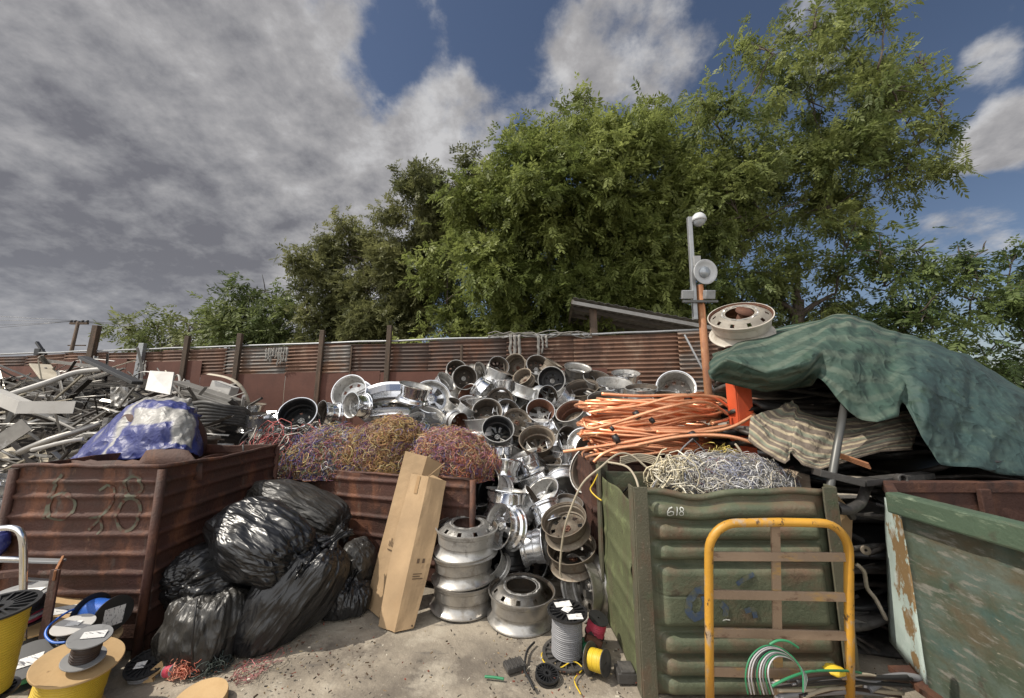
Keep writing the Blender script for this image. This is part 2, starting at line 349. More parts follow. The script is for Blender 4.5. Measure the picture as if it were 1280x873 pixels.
# ------------------------------------------------------------------ light
SUN = Vector((-.62, -.15, .80)).normalized()
def build_world():
    w = bpy.data.worlds.new('World'); scene.world = w; w.use_nodes = True
    nt = w.node_tree; N = nt.nodes; L = nt.links
    bg = N['Background']; STR = .10; bg.inputs['Strength'].default_value = STR
    sky = N.new('ShaderNodeTexSky'); sky.sky_type = 'NISHITA'; sky.sun_disc = False
    sky.sun_elevation = math.asin(SUN.z); sky.sun_rotation = math.atan2(SUN.x, SUN.y)
    sky.air_density = 1.0; sky.dust_density = .6; sky.ozone_density = 2.5
    tc = N.new('ShaderNodeTexCoord'); nrm = N.new('ShaderNodeVectorMath'); nrm.operation = 'NORMALIZE'
    L.new(tc.outputs['Generated'], nrm.inputs[0]); D = nrm.outputs[0]
    sep = N.new('ShaderNodeSeparateXYZ'); L.new(D, sep.inputs[0])
    def math_(op, a, b=None, c=None, clamp=False):
        x = N.new('ShaderNodeMath'); x.operation = op; x.use_clamp = clamp
        for k, v in enumerate((a, b, c)):
            if v is None: continue
            if hasattr(v, 'is_linked'): L.new(v, x.inputs[k])
            else: x.inputs[k].default_value = v
        return x.outputs[0]
    def mr(f, a, c, d=0., e=1., smooth=True):
        x = N.new('ShaderNodeMapRange'); x.clamp = True
        if smooth: x.interpolation_type = 'SMOOTHSTEP'
        L.new(f, x.inputs[0])
        for k, v in zip((1, 2, 3, 4), (a, c, d, e)): x.inputs[k].default_value = v
        return x.outputs[0]
    zz = math_('ADD', math_('MAXIMUM', sep.outputs['Z'], 0.), .42)
    cmb = N.new('ShaderNodeCombineXYZ')
    L.new(math_('DIVIDE', sep.outputs['X'], zz), cmb.inputs[0]); L.new(math_('DIVIDE', sep.outputs['Y'], zz), cmb.inputs[1])
    pl = cmb.outputs[0]
    def nz(scale, off, detail=8, rgh=.6, dist=.3, stretch=(1, 1, 1)):
        mp = N.new('ShaderNodeMapping'); mp.inputs['Location'].default_value = off; mp.inputs['Scale'].default_value = stretch
        L.new(pl, mp.inputs[0])
        n = N.new('ShaderNodeTexNoise'); n.inputs['Scale'].default_value = scale; n.inputs['Detail'].default_value = detail
        n.inputs['Roughness'].default_value = rgh; n.inputs['Distortion'].default_value = dist; L.new(mp.outputs[0], n.inputs['Vector'])
        return n.outputs['Fac']
    n1 = nz(2.9, (3.1, 7.7, 0), 10, .60, .15); n2 = nz(11., (1.2, 4.4, 0), 9, .62, .1); n3 = nz(2.8, (9.2, 2.1, 0), 9, .6, .12)
    cover = None
    # cloud banks: (pixel it is seen at, radius in pixels, weight)
    for (px, py, r, wgt) in ((120, 120, 420, .62), (330, 250, 260, .45), (60, 350, 330, .5), (-300, 200, 700, .6), (565, 185, 95, .55), (785, 65, 130, .38),
                             (690, 110, 90, .3), (1262, 165, 95, .55), (1010, 55, 80, .25), (1190, 300, 90, .20), (1235, 80, 60, .22), (530, 22, 45, .18), (600, 95, 40, .16), (560, 90, 40, .18),
                             (470, 110, 60, -.3), (630, 30, 90, -.25), (500, 60, 60, -.2), (1150, 150, 110, -.28), (460, 300, 80, .3), (1120, 60, 60, -.2)):
        d = ray(px, py).normalized(); d2 = ray(px + r, py).normalized(); cr = d.dot(d2)
        dp = N.new('ShaderNodeVectorMath'); dp.operation = 'DOT_PRODUCT'; L.new(D, dp.inputs[0]); dp.inputs[1].default_value = d
        s = mr(dp.outputs['Value'], cr, 1 - (1 - cr) * .15, 0., wgt)
        cover = s if cover is None else math_('ADD', cover, s)
    dens = math_('ADD', math_('ADD', cover, math_('MULTIPLY', math_('SUBTRACT', n1, .5), 1.5)), math_('MULTIPLY', math_('SUBTRACT', n2, .5), 1.0))
    fac = mr(dens, .06, .56)
    # brighter where thin, darker under the heavy banks
    n4 = nz(9.5, (5.5, 1.7, 0), 10, .62, .1)
    thick = mr(math_('ADD', math_('MULTIPLY', dens, .42), math_('ADD', math_('MULTIPLY', math_('SUBTRACT', n3, .5), 1.5), math_('MULTIPLY', math_('SUBTRACT', n4, .5), 1.7))), .0, .95, smooth=False)
    ramp = N.new('ShaderNodeValToRGB'); L.new(thick, ramp.inputs[0]); e = ramp.color_ramp.elements
    k = 1 / STR
    def c(s, g=1.): return (*[x * k * g for x in hx(s)], 1)
    e[0].position = 0; e[0].color = c('#bbbaba'); e[1].position = 1; e[1].color = c('#69686c')
    x = e.new(.35); x.color = c('#9d9b9b'); x = e.new(.7); x.color = c('#828183')
    hor = mr(sep.outputs['Z'], .0, .30, 1.0, 0.)
    mixh = N.new('ShaderNodeMix'); mixh.data_type = 'RGBA'; L.new(math_('MULTIPLY', hor, .35), mixh.inputs[0]); L.new(ramp.outputs[0], mixh.inputs[6]); mixh.inputs[7].default_value = c('#9799a2')
    gam = N.new('ShaderNodeMix'); gam.data_type = 'RGBA'; gam.blend_type = 'MULTIPLY'; gam.inputs[0].default_value = 1; L.new(sky.outputs[0], gam.inputs[6]); gam.inputs[7].default_value = SKYTINT
    mx = N.new('ShaderNodeMix'); mx.data_type = 'RGBA'; L.new(math_('MULTIPLY', fac, .93), mx.inputs[0]); L.new(gam.outputs[2], mx.inputs[6]); L.new(mixh.outputs[2], mx.inputs[7])
    # bright cloud bank added behind the camera, out of view, to lift the shadows
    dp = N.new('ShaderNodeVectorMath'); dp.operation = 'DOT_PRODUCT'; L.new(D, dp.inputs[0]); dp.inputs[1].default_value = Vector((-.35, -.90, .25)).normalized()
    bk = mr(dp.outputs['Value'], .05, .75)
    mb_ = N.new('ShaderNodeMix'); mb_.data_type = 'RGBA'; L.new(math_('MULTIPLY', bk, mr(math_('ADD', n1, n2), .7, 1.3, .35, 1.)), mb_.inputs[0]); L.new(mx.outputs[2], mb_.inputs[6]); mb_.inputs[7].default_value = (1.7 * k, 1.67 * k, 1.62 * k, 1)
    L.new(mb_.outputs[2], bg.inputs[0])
SKYTINT = (.68, .62, .60, 1)
build_world()
sl = bpy.data.lights.new('sun', 'SUN'); sl.energy = 3.9; sl.angle = R(.5); sl.color = (1, .93, .82)
so = bpy.data.objects.new('sun', sl); COL.objects.link(so); so.rotation_euler = SUN.to_track_quat('Z', 'Y').to_euler(); so.location = (-20, -10, 25)
scene.view_settings.view_transform = 'Standard'; scene.view_settings.look = 'None'; scene.view_settings.gamma = 1; scene.view_settings.exposure = .3
scene.cycles.max_bounces = 6; scene.cycles.diffuse_bounces = 3; scene.cycles.glossy_bounces = 4
scene.cycles.use_denoising = True

# ------------------------------------------------------------------ ground
def ground():
    mb = MB(); xs = [-300, -60, -20, -9] + [-9 + .18 * i for i in range(1, 101)] + [20, 60, 300]
    ys = [-40, -8, -1] + [-1 + .18 * i for i in range(1, 60)] + [14, 30, 80, 400]
    rows = []
    for x in xs:
        rows.append([(x, y, .018 * noise.noise((x * .9, y * .9, 0)) + .008 * noise.noise((x * 4, y * 4, 3)) - .012 if -9 <= x <= 9 and -1 <= y <= 9.6 else -.012) for y in ys])
    mb.grid(rows)
    o = mb.build('ground', M['concrete']); tag(o, 'dusty worn concrete yard floor', None, None, 'structure')
ground()

# ------------------------------------------------------------------ fence
def fy(X): return 7.57 - .2044 * X
FD = Vector((1, -.2044, 0)).normalized(); FN = Vector((-.2044, -1, 0)).normalized()   # along it, and towards the yard
def FP(px, py, off=0.):
    d = ray(px, py); t = (7.57) / (d.y + .2044 * d.x); p = Vector((0, 0, H)) + d * t
    return p + FN * off
def fence():
    root = empty('corrugated_fence', (0, 7.57, 0), 'long rusty patchwork fence of corrugated iron and red plates across the back of the yard', 'fence')
    def place(o): o.parent = root; o.matrix_parent_inverse = Matrix.Translation((0, -7.57, 0))
    def panel(x0, x1, z0, z1, m, off, pitch=.082, amp=.019):
        n = int((z1 - z0) / pitch * 7); cols = [x0 + (x1 - x0) * i / 6 for i in range(7)]
        mb = MB(); rows = []
        ph = random.random() * 6; sag = random.uniform(-.015, .015)
        for x in cols:
            r = []
            for k in range(n + 1):
                z = z0 + (z1 - z0) * k / n
                q = Vector((x, fy(x), z + sag * (x - x0))) + FN * (off + amp * math.sin(2 * PI * z / pitch + ph) + .012 * noise.noise((x * 2, z * 3, ph)))
                r.append(q)
            rows.append(r)
        mb.grid(rows); place(mb.build('corrugated_panel', m, solid=.002))
    top = 3.0
    x = -24.0; i = 0
    mats = ['corr_rust', 'corr_rust', 'corr_dark', 'corr_rust', 'corr_rust', 'corr_dark', 'corr_rust', 'corr_rust']
    while x < 3.5:
        w = random.uniform(1.3, 2.2)
        m = mats[i % 8]
        px = CX + (x + w / 2) / (fy(x) * .98) * F
        if 300 < px < 345: m = 'corr_galv'
        if 450 < px < 560: m = 'corr_dark'
        if px > 590: m = 'corr_rust'
        zb = 2.30 if px < 560 else 1.35
        panel(x, x + w + .05, zb, top + random.uniform(-.03, .03), M[m], .0 + .006 * (i % 2)); x += w; i += 1
    if True:
        panel(-4.35, -3.6, 2.33, 2.97, M['corr_galv'], .045)
        panel(3.12, 3.6, 1.6, 3.02, M['corr_galv'], .05)
    # red plates below
    x = -24.0
    while x < .2:
        w = 2.35; z1 = 2.36 + random.uniform(-.02, .02)
        if x < -9: z1 = 2.75 + random.uniform(-.1, .1)
        mb = MB(); g = []
        for a in range(9):
            xx = x + (w - .012) * a / 8
            g.append([Vector((xx, fy(xx), z1 * b / 6)) + FN * (.05 + .012 * noise.noise((xx, b * .7, 5))) for b in range(7)])
        mb.grid(g, smooth=False); place(mb.build('rust_plate', M['rust_plate'], solid=.006)); x += w
    # top rail and posts
    mb = MB(); mb.tube([Vector((xx, fy(xx), top + .035 + .02 * noise.noise((xx, 0, 0)))) + FN * .03 for xx in np.linspace(-24, 3.6, 60)], .022, 6)
    place(mb.build('top_rail', M['galv_pole']))
    for (px, py, w) in ((127, 408, .15), (240, 421, .11), (305, 418, .11), (407, 414, .10), (490, 408, .10), (-60, 400, .12), (579, 432, .05), (443, 434, .035), (184, 430, .13)):
        p = FP(px, py, .09); lean = .12 if px == 127 else .04
        mb = MB(); mb.bar((p.x - lean, p.y, 0), p, w, w * .8, (0, 1, 0))
        o = mb.build('post', M['post_wood'] if px != 184 else M['galv_pole'], bevel=.008); place(o)
fence()
# rags and torn plastic caught on the fence
def rag(px, py, w, h, label, seed, strips=7):
    mb = MB(); p0 = FP(px, py, .14); rnd = random.Random(seed)
    for k in range(strips):
        x = (k / max(1, strips - 1) - .5) * w; l = h * rnd.uniform(.5, 1); ww = w / strips * rnd.uniform(.5, 1.1)
        g = []
        for a in range(3):
            g.append([p0 + FD * (x + (a - 1) * ww / 2 + .03 * noise.noise((x * 9, j * .5, seed))) + FN * (.04 * noise.noise((x * 5 + a, j * .8, seed + 2))) + Vector((0, 0, -l * j / 8)) for j in range(9)])
        mb.grid(g)
    tag(mb.build('torn_plastic', M['rag'], solid=.003), label, 'rag')
rag(352, 436, .55, .42, 'shredded pale plastic hanging in strips from the top of the fence', 3, 9)
rag(186, 452, .25, .4, 'torn pale sheet snagged beside the thick grey fence post', 4, 4)
rag(645, 420, .18, .55, 'thin torn strip dangling from the fence top above the crest of the wheel heap', 5, 3)
rag(679, 421, .16, .5, 'second torn strip dangling behind the dark hubbed wheel near the fence', 6, 3)
def rope_bundle():
    mb = MB(); rnd = random.Random(2)
    for k in range(4):
        pts = [FP(612 + (740 - 612) * i / 14, 419 + 3 * math.sin(i * .9 + k) + rnd.uniform(-2, 3), .08 + rnd.uniform(0, .06)) for i in range(15)]
        mb.tube(pts, .010, 5)
    tag(mb.build('old_rope', M['rag']), 'frayed bundle of pale rope draped along the fence top before the shed', 'rope')
rope_bundle()
mb = MB(); mb.bar(FP(850, 423, .35), FP(884, 492, .45), .09, .03)
tag(mb.build('leaning_plank', M['galv_pole'], bevel=.004), 'grey plank leaning slanted against the fence beside the orange rusty pole', 'plank')
# lamp sticking out over the far fence
def rod_lamp():
    e = empty('fence_floodlight', FP(50, 442), 'small dark floodlight on a bent rod above the far red fence', 'lamp')
    T = Matrix.Translation(-e.location)
    mb = MB(); mb.bar(FP(57, 444) , FP(46, 428), .06, .06); o = mb.build('arm', M['black_plastic'], e); o.matrix_parent_inverse = T
    mb = MB(); mb.box(FP(49, 440), (.16, .12, .18)); o = mb.build('lamp_head', M['black_plastic'], e, bevel=.01); o.matrix_parent_inverse = T
rod_lamp()

# ------------------------------------------------------------------ power pole and lines
def power():
    t = 42.0
    b = P(95, 470, t); top = P(98, 402, t)
    e = empty('utility_pole', (top.x - .4, top.y, 0), 'distant dark wooden utility pole with two crossarms against grey cloud', 'utility pole')
    T = Matrix.Translation(-e.location)
    def put(o): o.matrix_parent_inverse = T
    mb = MB(); mb.tube([(top.x - .5, top.y, 0), top], [.22, .15], 8); put(mb.build('pole', M['post_wood'], e))
    mb = MB(); mb.bar(P(88, 404.5, t), P(110, 404.5, t), .22, .22); put(mb.build('crossarm', M['post_wood'], e))
    mb = MB(); mb.bar(P(85, 432, t), P(107, 432, t), .12, .12); put(mb.build('crossarm', M['post_wood'], e))
    for k in (89, 94, 103, 109):
        mb = MB(); p = P(k, 403.6, t); mb.tube([p, p + Vector((0, 0, .28))], [.09, .13], 6); put(mb.build('insulator', M['black_plastic'], e))
    ends = [(P(89, 402, t), Vector((-90, 38, 9.5))), (P(94, 402, t), Vector((-90, 36, 10.6))), (P(103, 402, t), Vector((-90, 33, 13.))), (P(109, 402, t), Vector((-90, 30, 15.)))]
    for i, (a, c) in enumerate(ends):
        mb = MB(); pts = [a.lerp(c, k / 12) - Vector((0, 0, 1.2 * math.sin(PI * k / 12))) for k in range(13)]
        mb.tube(pts, .02, 4)
        a2 = a; c2 = Vector((38 + i * 3, 80, 12 + i))
        mb.tube([a2.lerp(c2, k / 12) - Vector((0, 0, 1.5 * math.sin(PI * k / 12))) for k in range(13)], .02, 4)
        tag(mb.build('power_line', M['black_plastic']), 'thin overhead power line strung from the distant utility pole', 'power line', 'overhead power lines')
power()

# ------------------------------------------------------------------ trees
def leaf_mesh(name, centers, dirs, n_leaf, size, cols, rng, pairs=5, droop=.6):
    """compound leaves: every spray carries n_leaf leaves of 2*pairs+1 leaflets, all real little faces"""
    S = len(centers); n = S * n_leaf
    c = np.repeat(centers, n_leaf, 0); d = np.repeat(dirs, n_leaf, 0)
    ld = d * .5 + rng.normal(size=(n, 3)) * .75; ld[:, 2] -= droop * rng.uniform(.2, 1, n)
    ld /= np.linalg.norm(ld, axis=1, keepdims=True)
    c = c + d * rng.uniform(-.5, .5, (n, 1)) * size * 2.4 + rng.normal(size=(n, 3)) * size * .45
    up = np.tile([0, 0, 1.], (n, 1)) + rng.normal(size=(n, 3)) * .35
    sd = np.cross(ld, up); sd /= np.linalg.norm(sd, axis=1, keepdims=True) + 1e-9
    nn = np.cross(sd, ld)
    L = size * rng.uniform(.7, 1.25, n)
    V = []; C = []
    ll = .42; lw = .15
    for k in range(pairs + 1):
        for s in ((-1, 1) if k < pairs else (0,)):
            a = (k + .6) / (pairs + 1)
            base = c + ld * (L * a)[:, None] - np.array([0, 0, 1.]) * (L * .22 * a * a)[:, None]
            if s: dv = ld * .55 + sd * s * .85 - np.array([0, 0, .35])
            else: dv = ld.copy()
            dv = dv + rng.normal(size=(n, 3)) * .14; dv /= np.linalg.norm(dv, axis=1, keepdims=True)
            wv = np.cross(dv, nn + rng.normal(size=(n, 3)) * .3); wv /= np.linalg.norm(wv, axis=1, keepdims=True) + 1e-9
            l = (L * ll)[:, None]; w = (L * lw)[:, None]
            q = np.stack([base, base + dv * l * .45 + wv * w * .5, base + dv * l, base + dv * l * .45 - wv * w * .5], 1)
            V.append(q)
    m = len(V); V = np.stack(V, 1).reshape(-1, 3)
    cc = np.repeat(cols, n_leaf, 0) * rng.uniform(.78, 1.22, (n, 1))
    C = np.repeat(cc, m * 4, 0)
    Q = np.arange(len(V)).reshape(-1, 4)
    return np_mesh(name, V, Q, C)
LEAF = mat('leaf', (.06, .1, .02), .5, attr='Col', vary=0, trans=.48, spec=.3)

def tree(label, base_px, t, clumps, col_a, col_b, trunk_r, seed, size=.34, dens=1., n_leaf=9, fork=.45, droop=.6, depth=.8, name='tree', lumps=5.5, lump_r=1.):
    rng = np.random.default_rng(seed); rnd = random.Random(seed)
    b = P(base_px[0], base_px[1], t); base = Vector((b.x, b.y, 0))
    root = empty(name, base, label, 'tree')
    T = Matrix.Translation(-base)
    cs = []
    for cl in clumps:
        px, py, r = cl[:3]; dt = cl[3] if len(cl) > 3 else rnd.uniform(-1.1, 1.1) * depth
        cs.append((P(px, py, t + dt), r * (t + dt) / F))
    # wood: trunk to the fork, then a limb to every clump, leaving the trunk or an earlier limb at its nearest point
    wood = MB(); ztop = max(c.z for c, r in cs); zmid = sum(c.z for c, r in cs) / len(cs)
    ctr = sum((c for c, r in cs), Vector()) / len(cs); ctr.z = 0
    fk = base.lerp(Vector((ctr.x, ctr.y, 0)), .35); fk.z = max(1.5, zmid * fork)
    nodes = []
    pts = []; K = 8
    for k in range(K + 1):
        q = base.lerp(fk, k / K) + Vector((noise.noise((k * .5, seed, 0)), noise.noise((k * .5, seed, 4)), 0)) * .12; pts.append(q); nodes.append((q, trunk_r * (1 - .35 * k / K)))
    pts[0] = base.copy()
    wood.tube(pts, [trunk_r * (1.25 - .6 * k / K) for k in range(K + 1)], 9)
    for (c, r) in sorted(cs, key=lambda q: (q[0] - fk).length):
        cand = [q for q in nodes if q[0].z < c.z - .15 * r] or nodes
        s, sr = min(cand, key=lambda q: (q[0] - c).length + (2 if q[1] > trunk_r * .9 else 0))
        e = c + Vector((0, 0, r * .5)); n = 8; br = max(.028, min(sr * .8, trunk_r * .6))
        bow = Vector((rnd.uniform(-.2, .2), rnd.uniform(-.2, .2), rnd.uniform(.05, .3))) * (e - s).length * .35
        pts = [s.lerp(e, k / n) + bow * math.sin(PI * k / n) * .6 + Vector((noise.noise((k * .9, c.x, seed)), noise.noise((k * .9, c.y, seed)), 0)) * .08 for k in range(n + 1)]
        rr = [br * (1 - .8 * k / n) for k in range(n + 1)]
        wood.tube(pts, rr, 6)
        nodes += list(zip(pts[2:], rr[2:]))
        for j in range(max(4, int(r * 6))):                      # twigs
            k = rnd.randint(3, n); p0 = pts[k]; d = Vector((rnd.gauss(0, 1), rnd.gauss(0, 1), rnd.gauss(.3, .7))).normalized() * r * rnd.uniform(.5, .95)
            wood.tube([p0, p0 + d * .5 + Vector((0, 0, .05)), p0 + d], [.020, .014, .006], 4, cap=False)
    o = wood.build('trunk', M['bark'], root); o.matrix_parent_inverse = T
    # crown
    cen = []; drs = []; cols = []
    ca, cb = np.array(col_a), np.array(col_b)
    for (c, r) in cs:
        sub = []
        ns = max(3, int(r * r * lumps))                            # lumps inside the clump, so that sky shows between them
        for i in range(ns):
            d = rng.normal(size=3); d /= np.linalg.norm(d); d *= rng.uniform(.25, 1) ** .5
            sub.append((np.array(c) + d * r * np.array([1, 1., .9]), r * lump_r * rng.uniform(.22, .42), rng.uniform(0, 1)))
        for (sc, sr, w) in sub:
            k = max(2, int(dens * (sr / .30) ** 2 * 7))
            d = rng.normal(size=(k, 3)); d /= np.linalg.norm(d, axis=1, keepdims=True)
            cen.append(sc + d * (sr * rng.uniform(.35, 1, (k, 1)) ** .6))
            dd = d * .8 + (sc - np.array(c)) / (r + 1e-6) * .8 + np.array([.15, 0, .1]); dd /= np.linalg.norm(dd, axis=1, keepdims=True)
            drs.append(dd); mixv = np.clip(w + rng.normal(size=(k, 1)) * .18, 0, 1)
            cols.append(ca * (1 - mixv) + cb * mixv)
    cen = np.concatenate(cen); drs = np.concatenate(drs); cols = np.concatenate(cols)
    me = leaf_mesh('crown', cen, drs, n_leaf, size, cols, rng, droop=droop)
    o = link('crown', me, root, LEAF); o.matrix_parent_inverse = T
    return len(me.polygons)

nf = 0
nf += tree('low bright ailanthus shrub showing over the far fence near the utility pole', (215, 470), 15, [(165, 428, 16), (190, 420, 20), (215, 415, 22), (245, 413, 24), (272, 408, 20), (160, 412, 12), (235, 430, 24), (200, 437, 20), (280, 430, 22)],
           (.10, .13, .042), (.19, .21, .08), .08, 11, size=.42, dens=.8)
nf += tree('mid-green feathery tree between the far shrub and the brownish tree', (330, 470), 14.5, [(305, 385, 26), (335, 375, 28), (362, 390, 26), (300, 438, 26), (335, 438, 28), (310, 415, 30), (345, 415, 32), (380, 420, 30), (298, 400, 18)],
           (.085, .115, .04), (.165, .195, .072), .10, 12, size=.44, dens=.8)
nf += tree('dull olive-brown tree with small dense leaves behind the middle of the fence', (480, 470), 14, [(385, 345, 28), (425, 308, 30), (455, 330, 34), (410, 375, 36), (455, 385, 42), (500, 285, 34), (540, 250, 34), (575, 225, 30), (520, 330, 44), (490, 395, 36), (560, 290, 40), (400, 432, 34), (450, 432, 36), (500, 432, 36), (350, 436, 26), (435, 415, 30), (385, 405, 26), (540, 380, 40), (590, 260, 36)],
           (.085, .095, .038), (.20, .205, .085), .2, 13, size=.29, dens=2.1, lumps=7, droop=.3)
nf += tree('huge pale-green feathery tree rising behind the fence and the shed roof', (700, 470), 12, [(702, 150, 26), (668, 198, 36), (640, 165, 14), (612, 242, 38), (620, 270, 50), (690, 235, 58), (745, 188, 42), (795, 160, 32), (760, 230, 66), (825, 180, 44), (850, 235, 46), (560, 345, 34), (602, 352, 52), (555, 395, 36), (610, 405, 44), (680, 310, 72), (690, 390, 56), (770, 320, 74), (840, 305, 62), (770, 395, 50), (850, 375, 50), (590, 432, 40), (640, 428, 44), (690, 430, 40), (740, 400, 44), (790, 420, 44), (850, 420, 44), (545, 432, 34), (722, 122, 12), (650, 262, 40), (880, 130, 20), (870, 170, 30)],
           (.125, .156, .042), (.26, .295, .092), .30, 14, size=.35, dens=.92)
nf += tree('tall open tree with wind-blown branches reaching over the yard on the sunny side', (992, 470), 11, [(1065, 8, 30), (1105, 10, 22), (1020, 50, 34), (970, 75, 30), (1060, 65, 34), (1100, 100, 30), (1145, 75, 22), (925, 70, 16), (1005, 115, 46), (1065, 140, 50), (935, 150, 42), (1125, 150, 36), (1165, 120, 16), (1185, 160, 16), (1150, 195, 32), (1095, 205, 44), (1025, 200, 56), (955, 215, 50), (900, 200, 36), (905, 270, 46), (1080, 265, 30), (1030, 275, 44), (965, 290, 44), (920, 335, 46), (1000, 345, 50), (1060, 330, 42), (960, 385, 40), (930, 400, 40), (1000, 415, 44), (890, 420, 36), (1070, 400, 40), (960, 440, 40), (880, 160, 30), (890, 235, 46), (870, 300, 44), (930, 240, 46), (895, 130, 20), (1135, 225, 26), (1045, 385, 36), (1020, 20, 20)],
           (.10, .13, .04), (.22, .25, .082), .22, 15, size=.34, dens=.95, fork=.55, lumps=4.4, lump_r=.92)
nf += tree('dark leafy tree overhanging beyond the green tarp at the yard edge', (1190, 520), 9.5, [(1105, 330, 34), (1140, 320, 30), (1160, 355, 40), (1200, 335, 26), (1235, 325, 26), (1265, 330, 30), (1225, 370, 44), (1110, 380, 44), (1160, 410, 46), (1215, 430, 44), (1265, 400, 44), (1285, 450, 44), (1240, 480, 40), (1110, 430, 36), (1180, 470, 36), (1320, 370, 50), (1330, 470, 50)],
           (.055, .085, .028), (.15, .195, .065), .18, 16, size=.33, dens=.98, lumps=4.2, lump_r=.9)
print('leaf faces', nf)

# ------------------------------------------------------------------ shed roof behind the fence
def shed():
    a = P(716, 376, 9.4); b = P(908, 411, 9.0)
    e = empty('open_shed', (a.x, a.y, 0), 'open shed with slanting grey roof and dark rafters behind the fence', 'shed')
    T = Matrix.Translation(-e.location)
    def put(o): o.matrix_parent_inverse = T; return o
    back = Vector((.35, 3.4, -.35)); ext = (b - a) * .35
    b2 = b + ext
    n = (b2 - a).cross(back).normalized(); n = n if n.z > 0 else -n
    mb = MB(); g = []
    K = 70
    for i in range(K + 1):
        q = a.lerp(b2, i / K) + n * (.06 + .018 * math.sin(i * 2.2))
        g.append([q - back * .02, q + back * .5, q + back])
    mb.grid(g, smooth=False); put(mb.build('roof_sheet', M['shed_roof'], e, solid=.004))
    mb = MB(); mb.bar(a - n * .06 - Vector((0, .03, 0)), b2 - n * .06 - Vector((0, .03, 0)), .04, .09, n); put(mb.build('fascia', M['shed_roof'], e))
    for k in range(1, 7):
        p = back * (k / 6); mb = MB(); mb.bar(a + p, b2 + p, .05, .10, n); put(mb.build('rafter', M['shed_under'], e))
    mb = MB(); mb.bar(a - n * .03, a + back - n * .03, .06, .12, n); put(mb.build('barge_board', M['shed_under'], e))
    for (px, py) in ((741, 385), (905, 420)):
        p = P(px, py, 9.5); mb = MB(); mb.bar((p.x, p.y, 0), p, .16, .16, (0, 1, 0)); put(mb.build('post', M['post_wood'], e))
shed()

# ------------------------------------------------------------------ pole with dish, flood lamps and dome camera
def light_pole():
    Y = 6.35
    b = PY(886, 500, Y); top = PY(874.5, 357, Y); foot = Vector((b.x + .22, Y, 0))
    e = empty('rusty_light_pole', foot, 'rusty orange pole carrying a round dish, two flood lamps and a dome camera mast', 'pole')
    T = Matrix.Translation(-foot)
    def put(o): o.matrix_parent_inverse = T; return o
    mb = MB(); mb.tube([foot, b, top], .062, 14); put(mb.build('pole', M['rust_pole'], e))
    ma, mz = PY(869, 400, Y - .02), PY(861.5, 272, Y - .02)
    mb = MB(); mb.bar(ma, mz, .075, .075, (0, 1, 0)); mb.bar(PY(861, 276, Y - .02), PY(869, 277, Y - .05), .05, .05); mast = put(mb.build('mast', M['galv_pole'], e, bevel=.008))
    # dome camera
    mb = MB(); c = PY(873.5, 274.5, Y - .05); r = .125
    mb.lathe([(0.001, r), (r * .55, r * .83), (r * .9, r * .43), (r, 0), (r * 1.02, -r * .25), (r * .88, -r * .3)], 20, Matrix.Translation(c)); put(mb.build('camera_housing', M['dish_white'], e))
    mb = MB(); mb.lathe([(r * .86, -r * .28), (r * .75, -r * .7), (r * .4, -r * .98), (0.001, -r * 1.08)], 20, Matrix.Translation(c)); put(mb.build('camera_dome', M['lamp_glass'], e))
    # dish
    c = PY(882, 340, Y - .16); d = (Vector((.05, 0, 1.9)) + Vector((0, 0, 0)) - c); d = Vector((.12, -1, -.12))
    r = .215; mb = MB(); Mx = frame(c, d)
    mb.lathe([(0.001, -.05), (r * .45, -.042), (r * .8, -.018), (r, .01), (r * 1.02, .004), (r * .98, -.02), (r * .5, -.06), (.001, -.07)], 36, Mx); dish = put(mb.build('dish', M['dish_white'], e))
    mb = MB(); mb.lathe([(0.001, .0), (r * .44, -.002), (r * .46, -.04)], 28, Mx); put(mb.build('dish_centre', M['lamp_glass'], e))
    mb = MB(); mb.box(PY(870, 328, Y - .03), (.13, .12, .2)); put(mb.build('junction_box', M['grey_plastic'], e, bevel=.01))
    mb = MB(); mb.bar(PY(853, 377, Y - .08), PY(897, 377, Y - .08), .04, .04); put(mb.build('lamp_bar', M['steel_pipe'], e))
    for px, tw in ((860, -.2), (888.5, .2)):
        c = PY(px, 368.5, Y - .13); Mx = frame(c, (tw, -1, -.25))
        mb = MB(); mb.box((0, 0, -.04), (.19, .155, .09), Mx); l = put(mb.build('flood_lamp', M['galv_pole'], e, bevel=.012))
        mb = MB(); mb.box((0, 0, .008), (.16, .125, .006), Mx); g = mb.build('lamp_glass', M['lamp_glass'], l); g.matrix_parent_inverse = T
light_pole()
def under(root):
    """parent world-built parts to an Empty"""
    T = Matrix.Translation(-root.location)
    def put(o, parent=None):
        o.parent = parent or root; o.matrix_parent_inverse = T if parent is None else Matrix.Identity(4); return o
    return put

def dents(s, z, dent, seed): return dent * noise.noise((s * 2.3, z * 2.6, seed + .5)) * 1.6 + dent * .5 * noise.noise((s * 7, z * 7, seed))
def ridged_wall(p0, p1, z0, z1, off, nx=26, nz=110, dent=.012, seed=0, topvar=.012, shear=None):
    """a wall from p0 to p1 whose outward offset follows off(s, z); outward = right-hand side of p0->p1 turned to -normal"""
    p0, p1 = Vector((*p0, 0)), Vector((*p1, 0)); d = (p1 - p0); L = d.length; d.normalize(); n = Vector((d.y, -d.x, 0))
    g = []
    for i in range(nx + 1):
        s = L * i / nx; row = []
        zt = z1 + topvar * noise.noise((s * 3.1, seed, 0)) * 2
        for k in range(nz + 1):
            z = z0 + (zt - z0) * k / nz
            o = off(s / L, z, L) + dents(s, z, dent, seed)
            row.append(p0 + d * s + n * o + Vector((0, 0, z)))
        g.append(row)
    return g
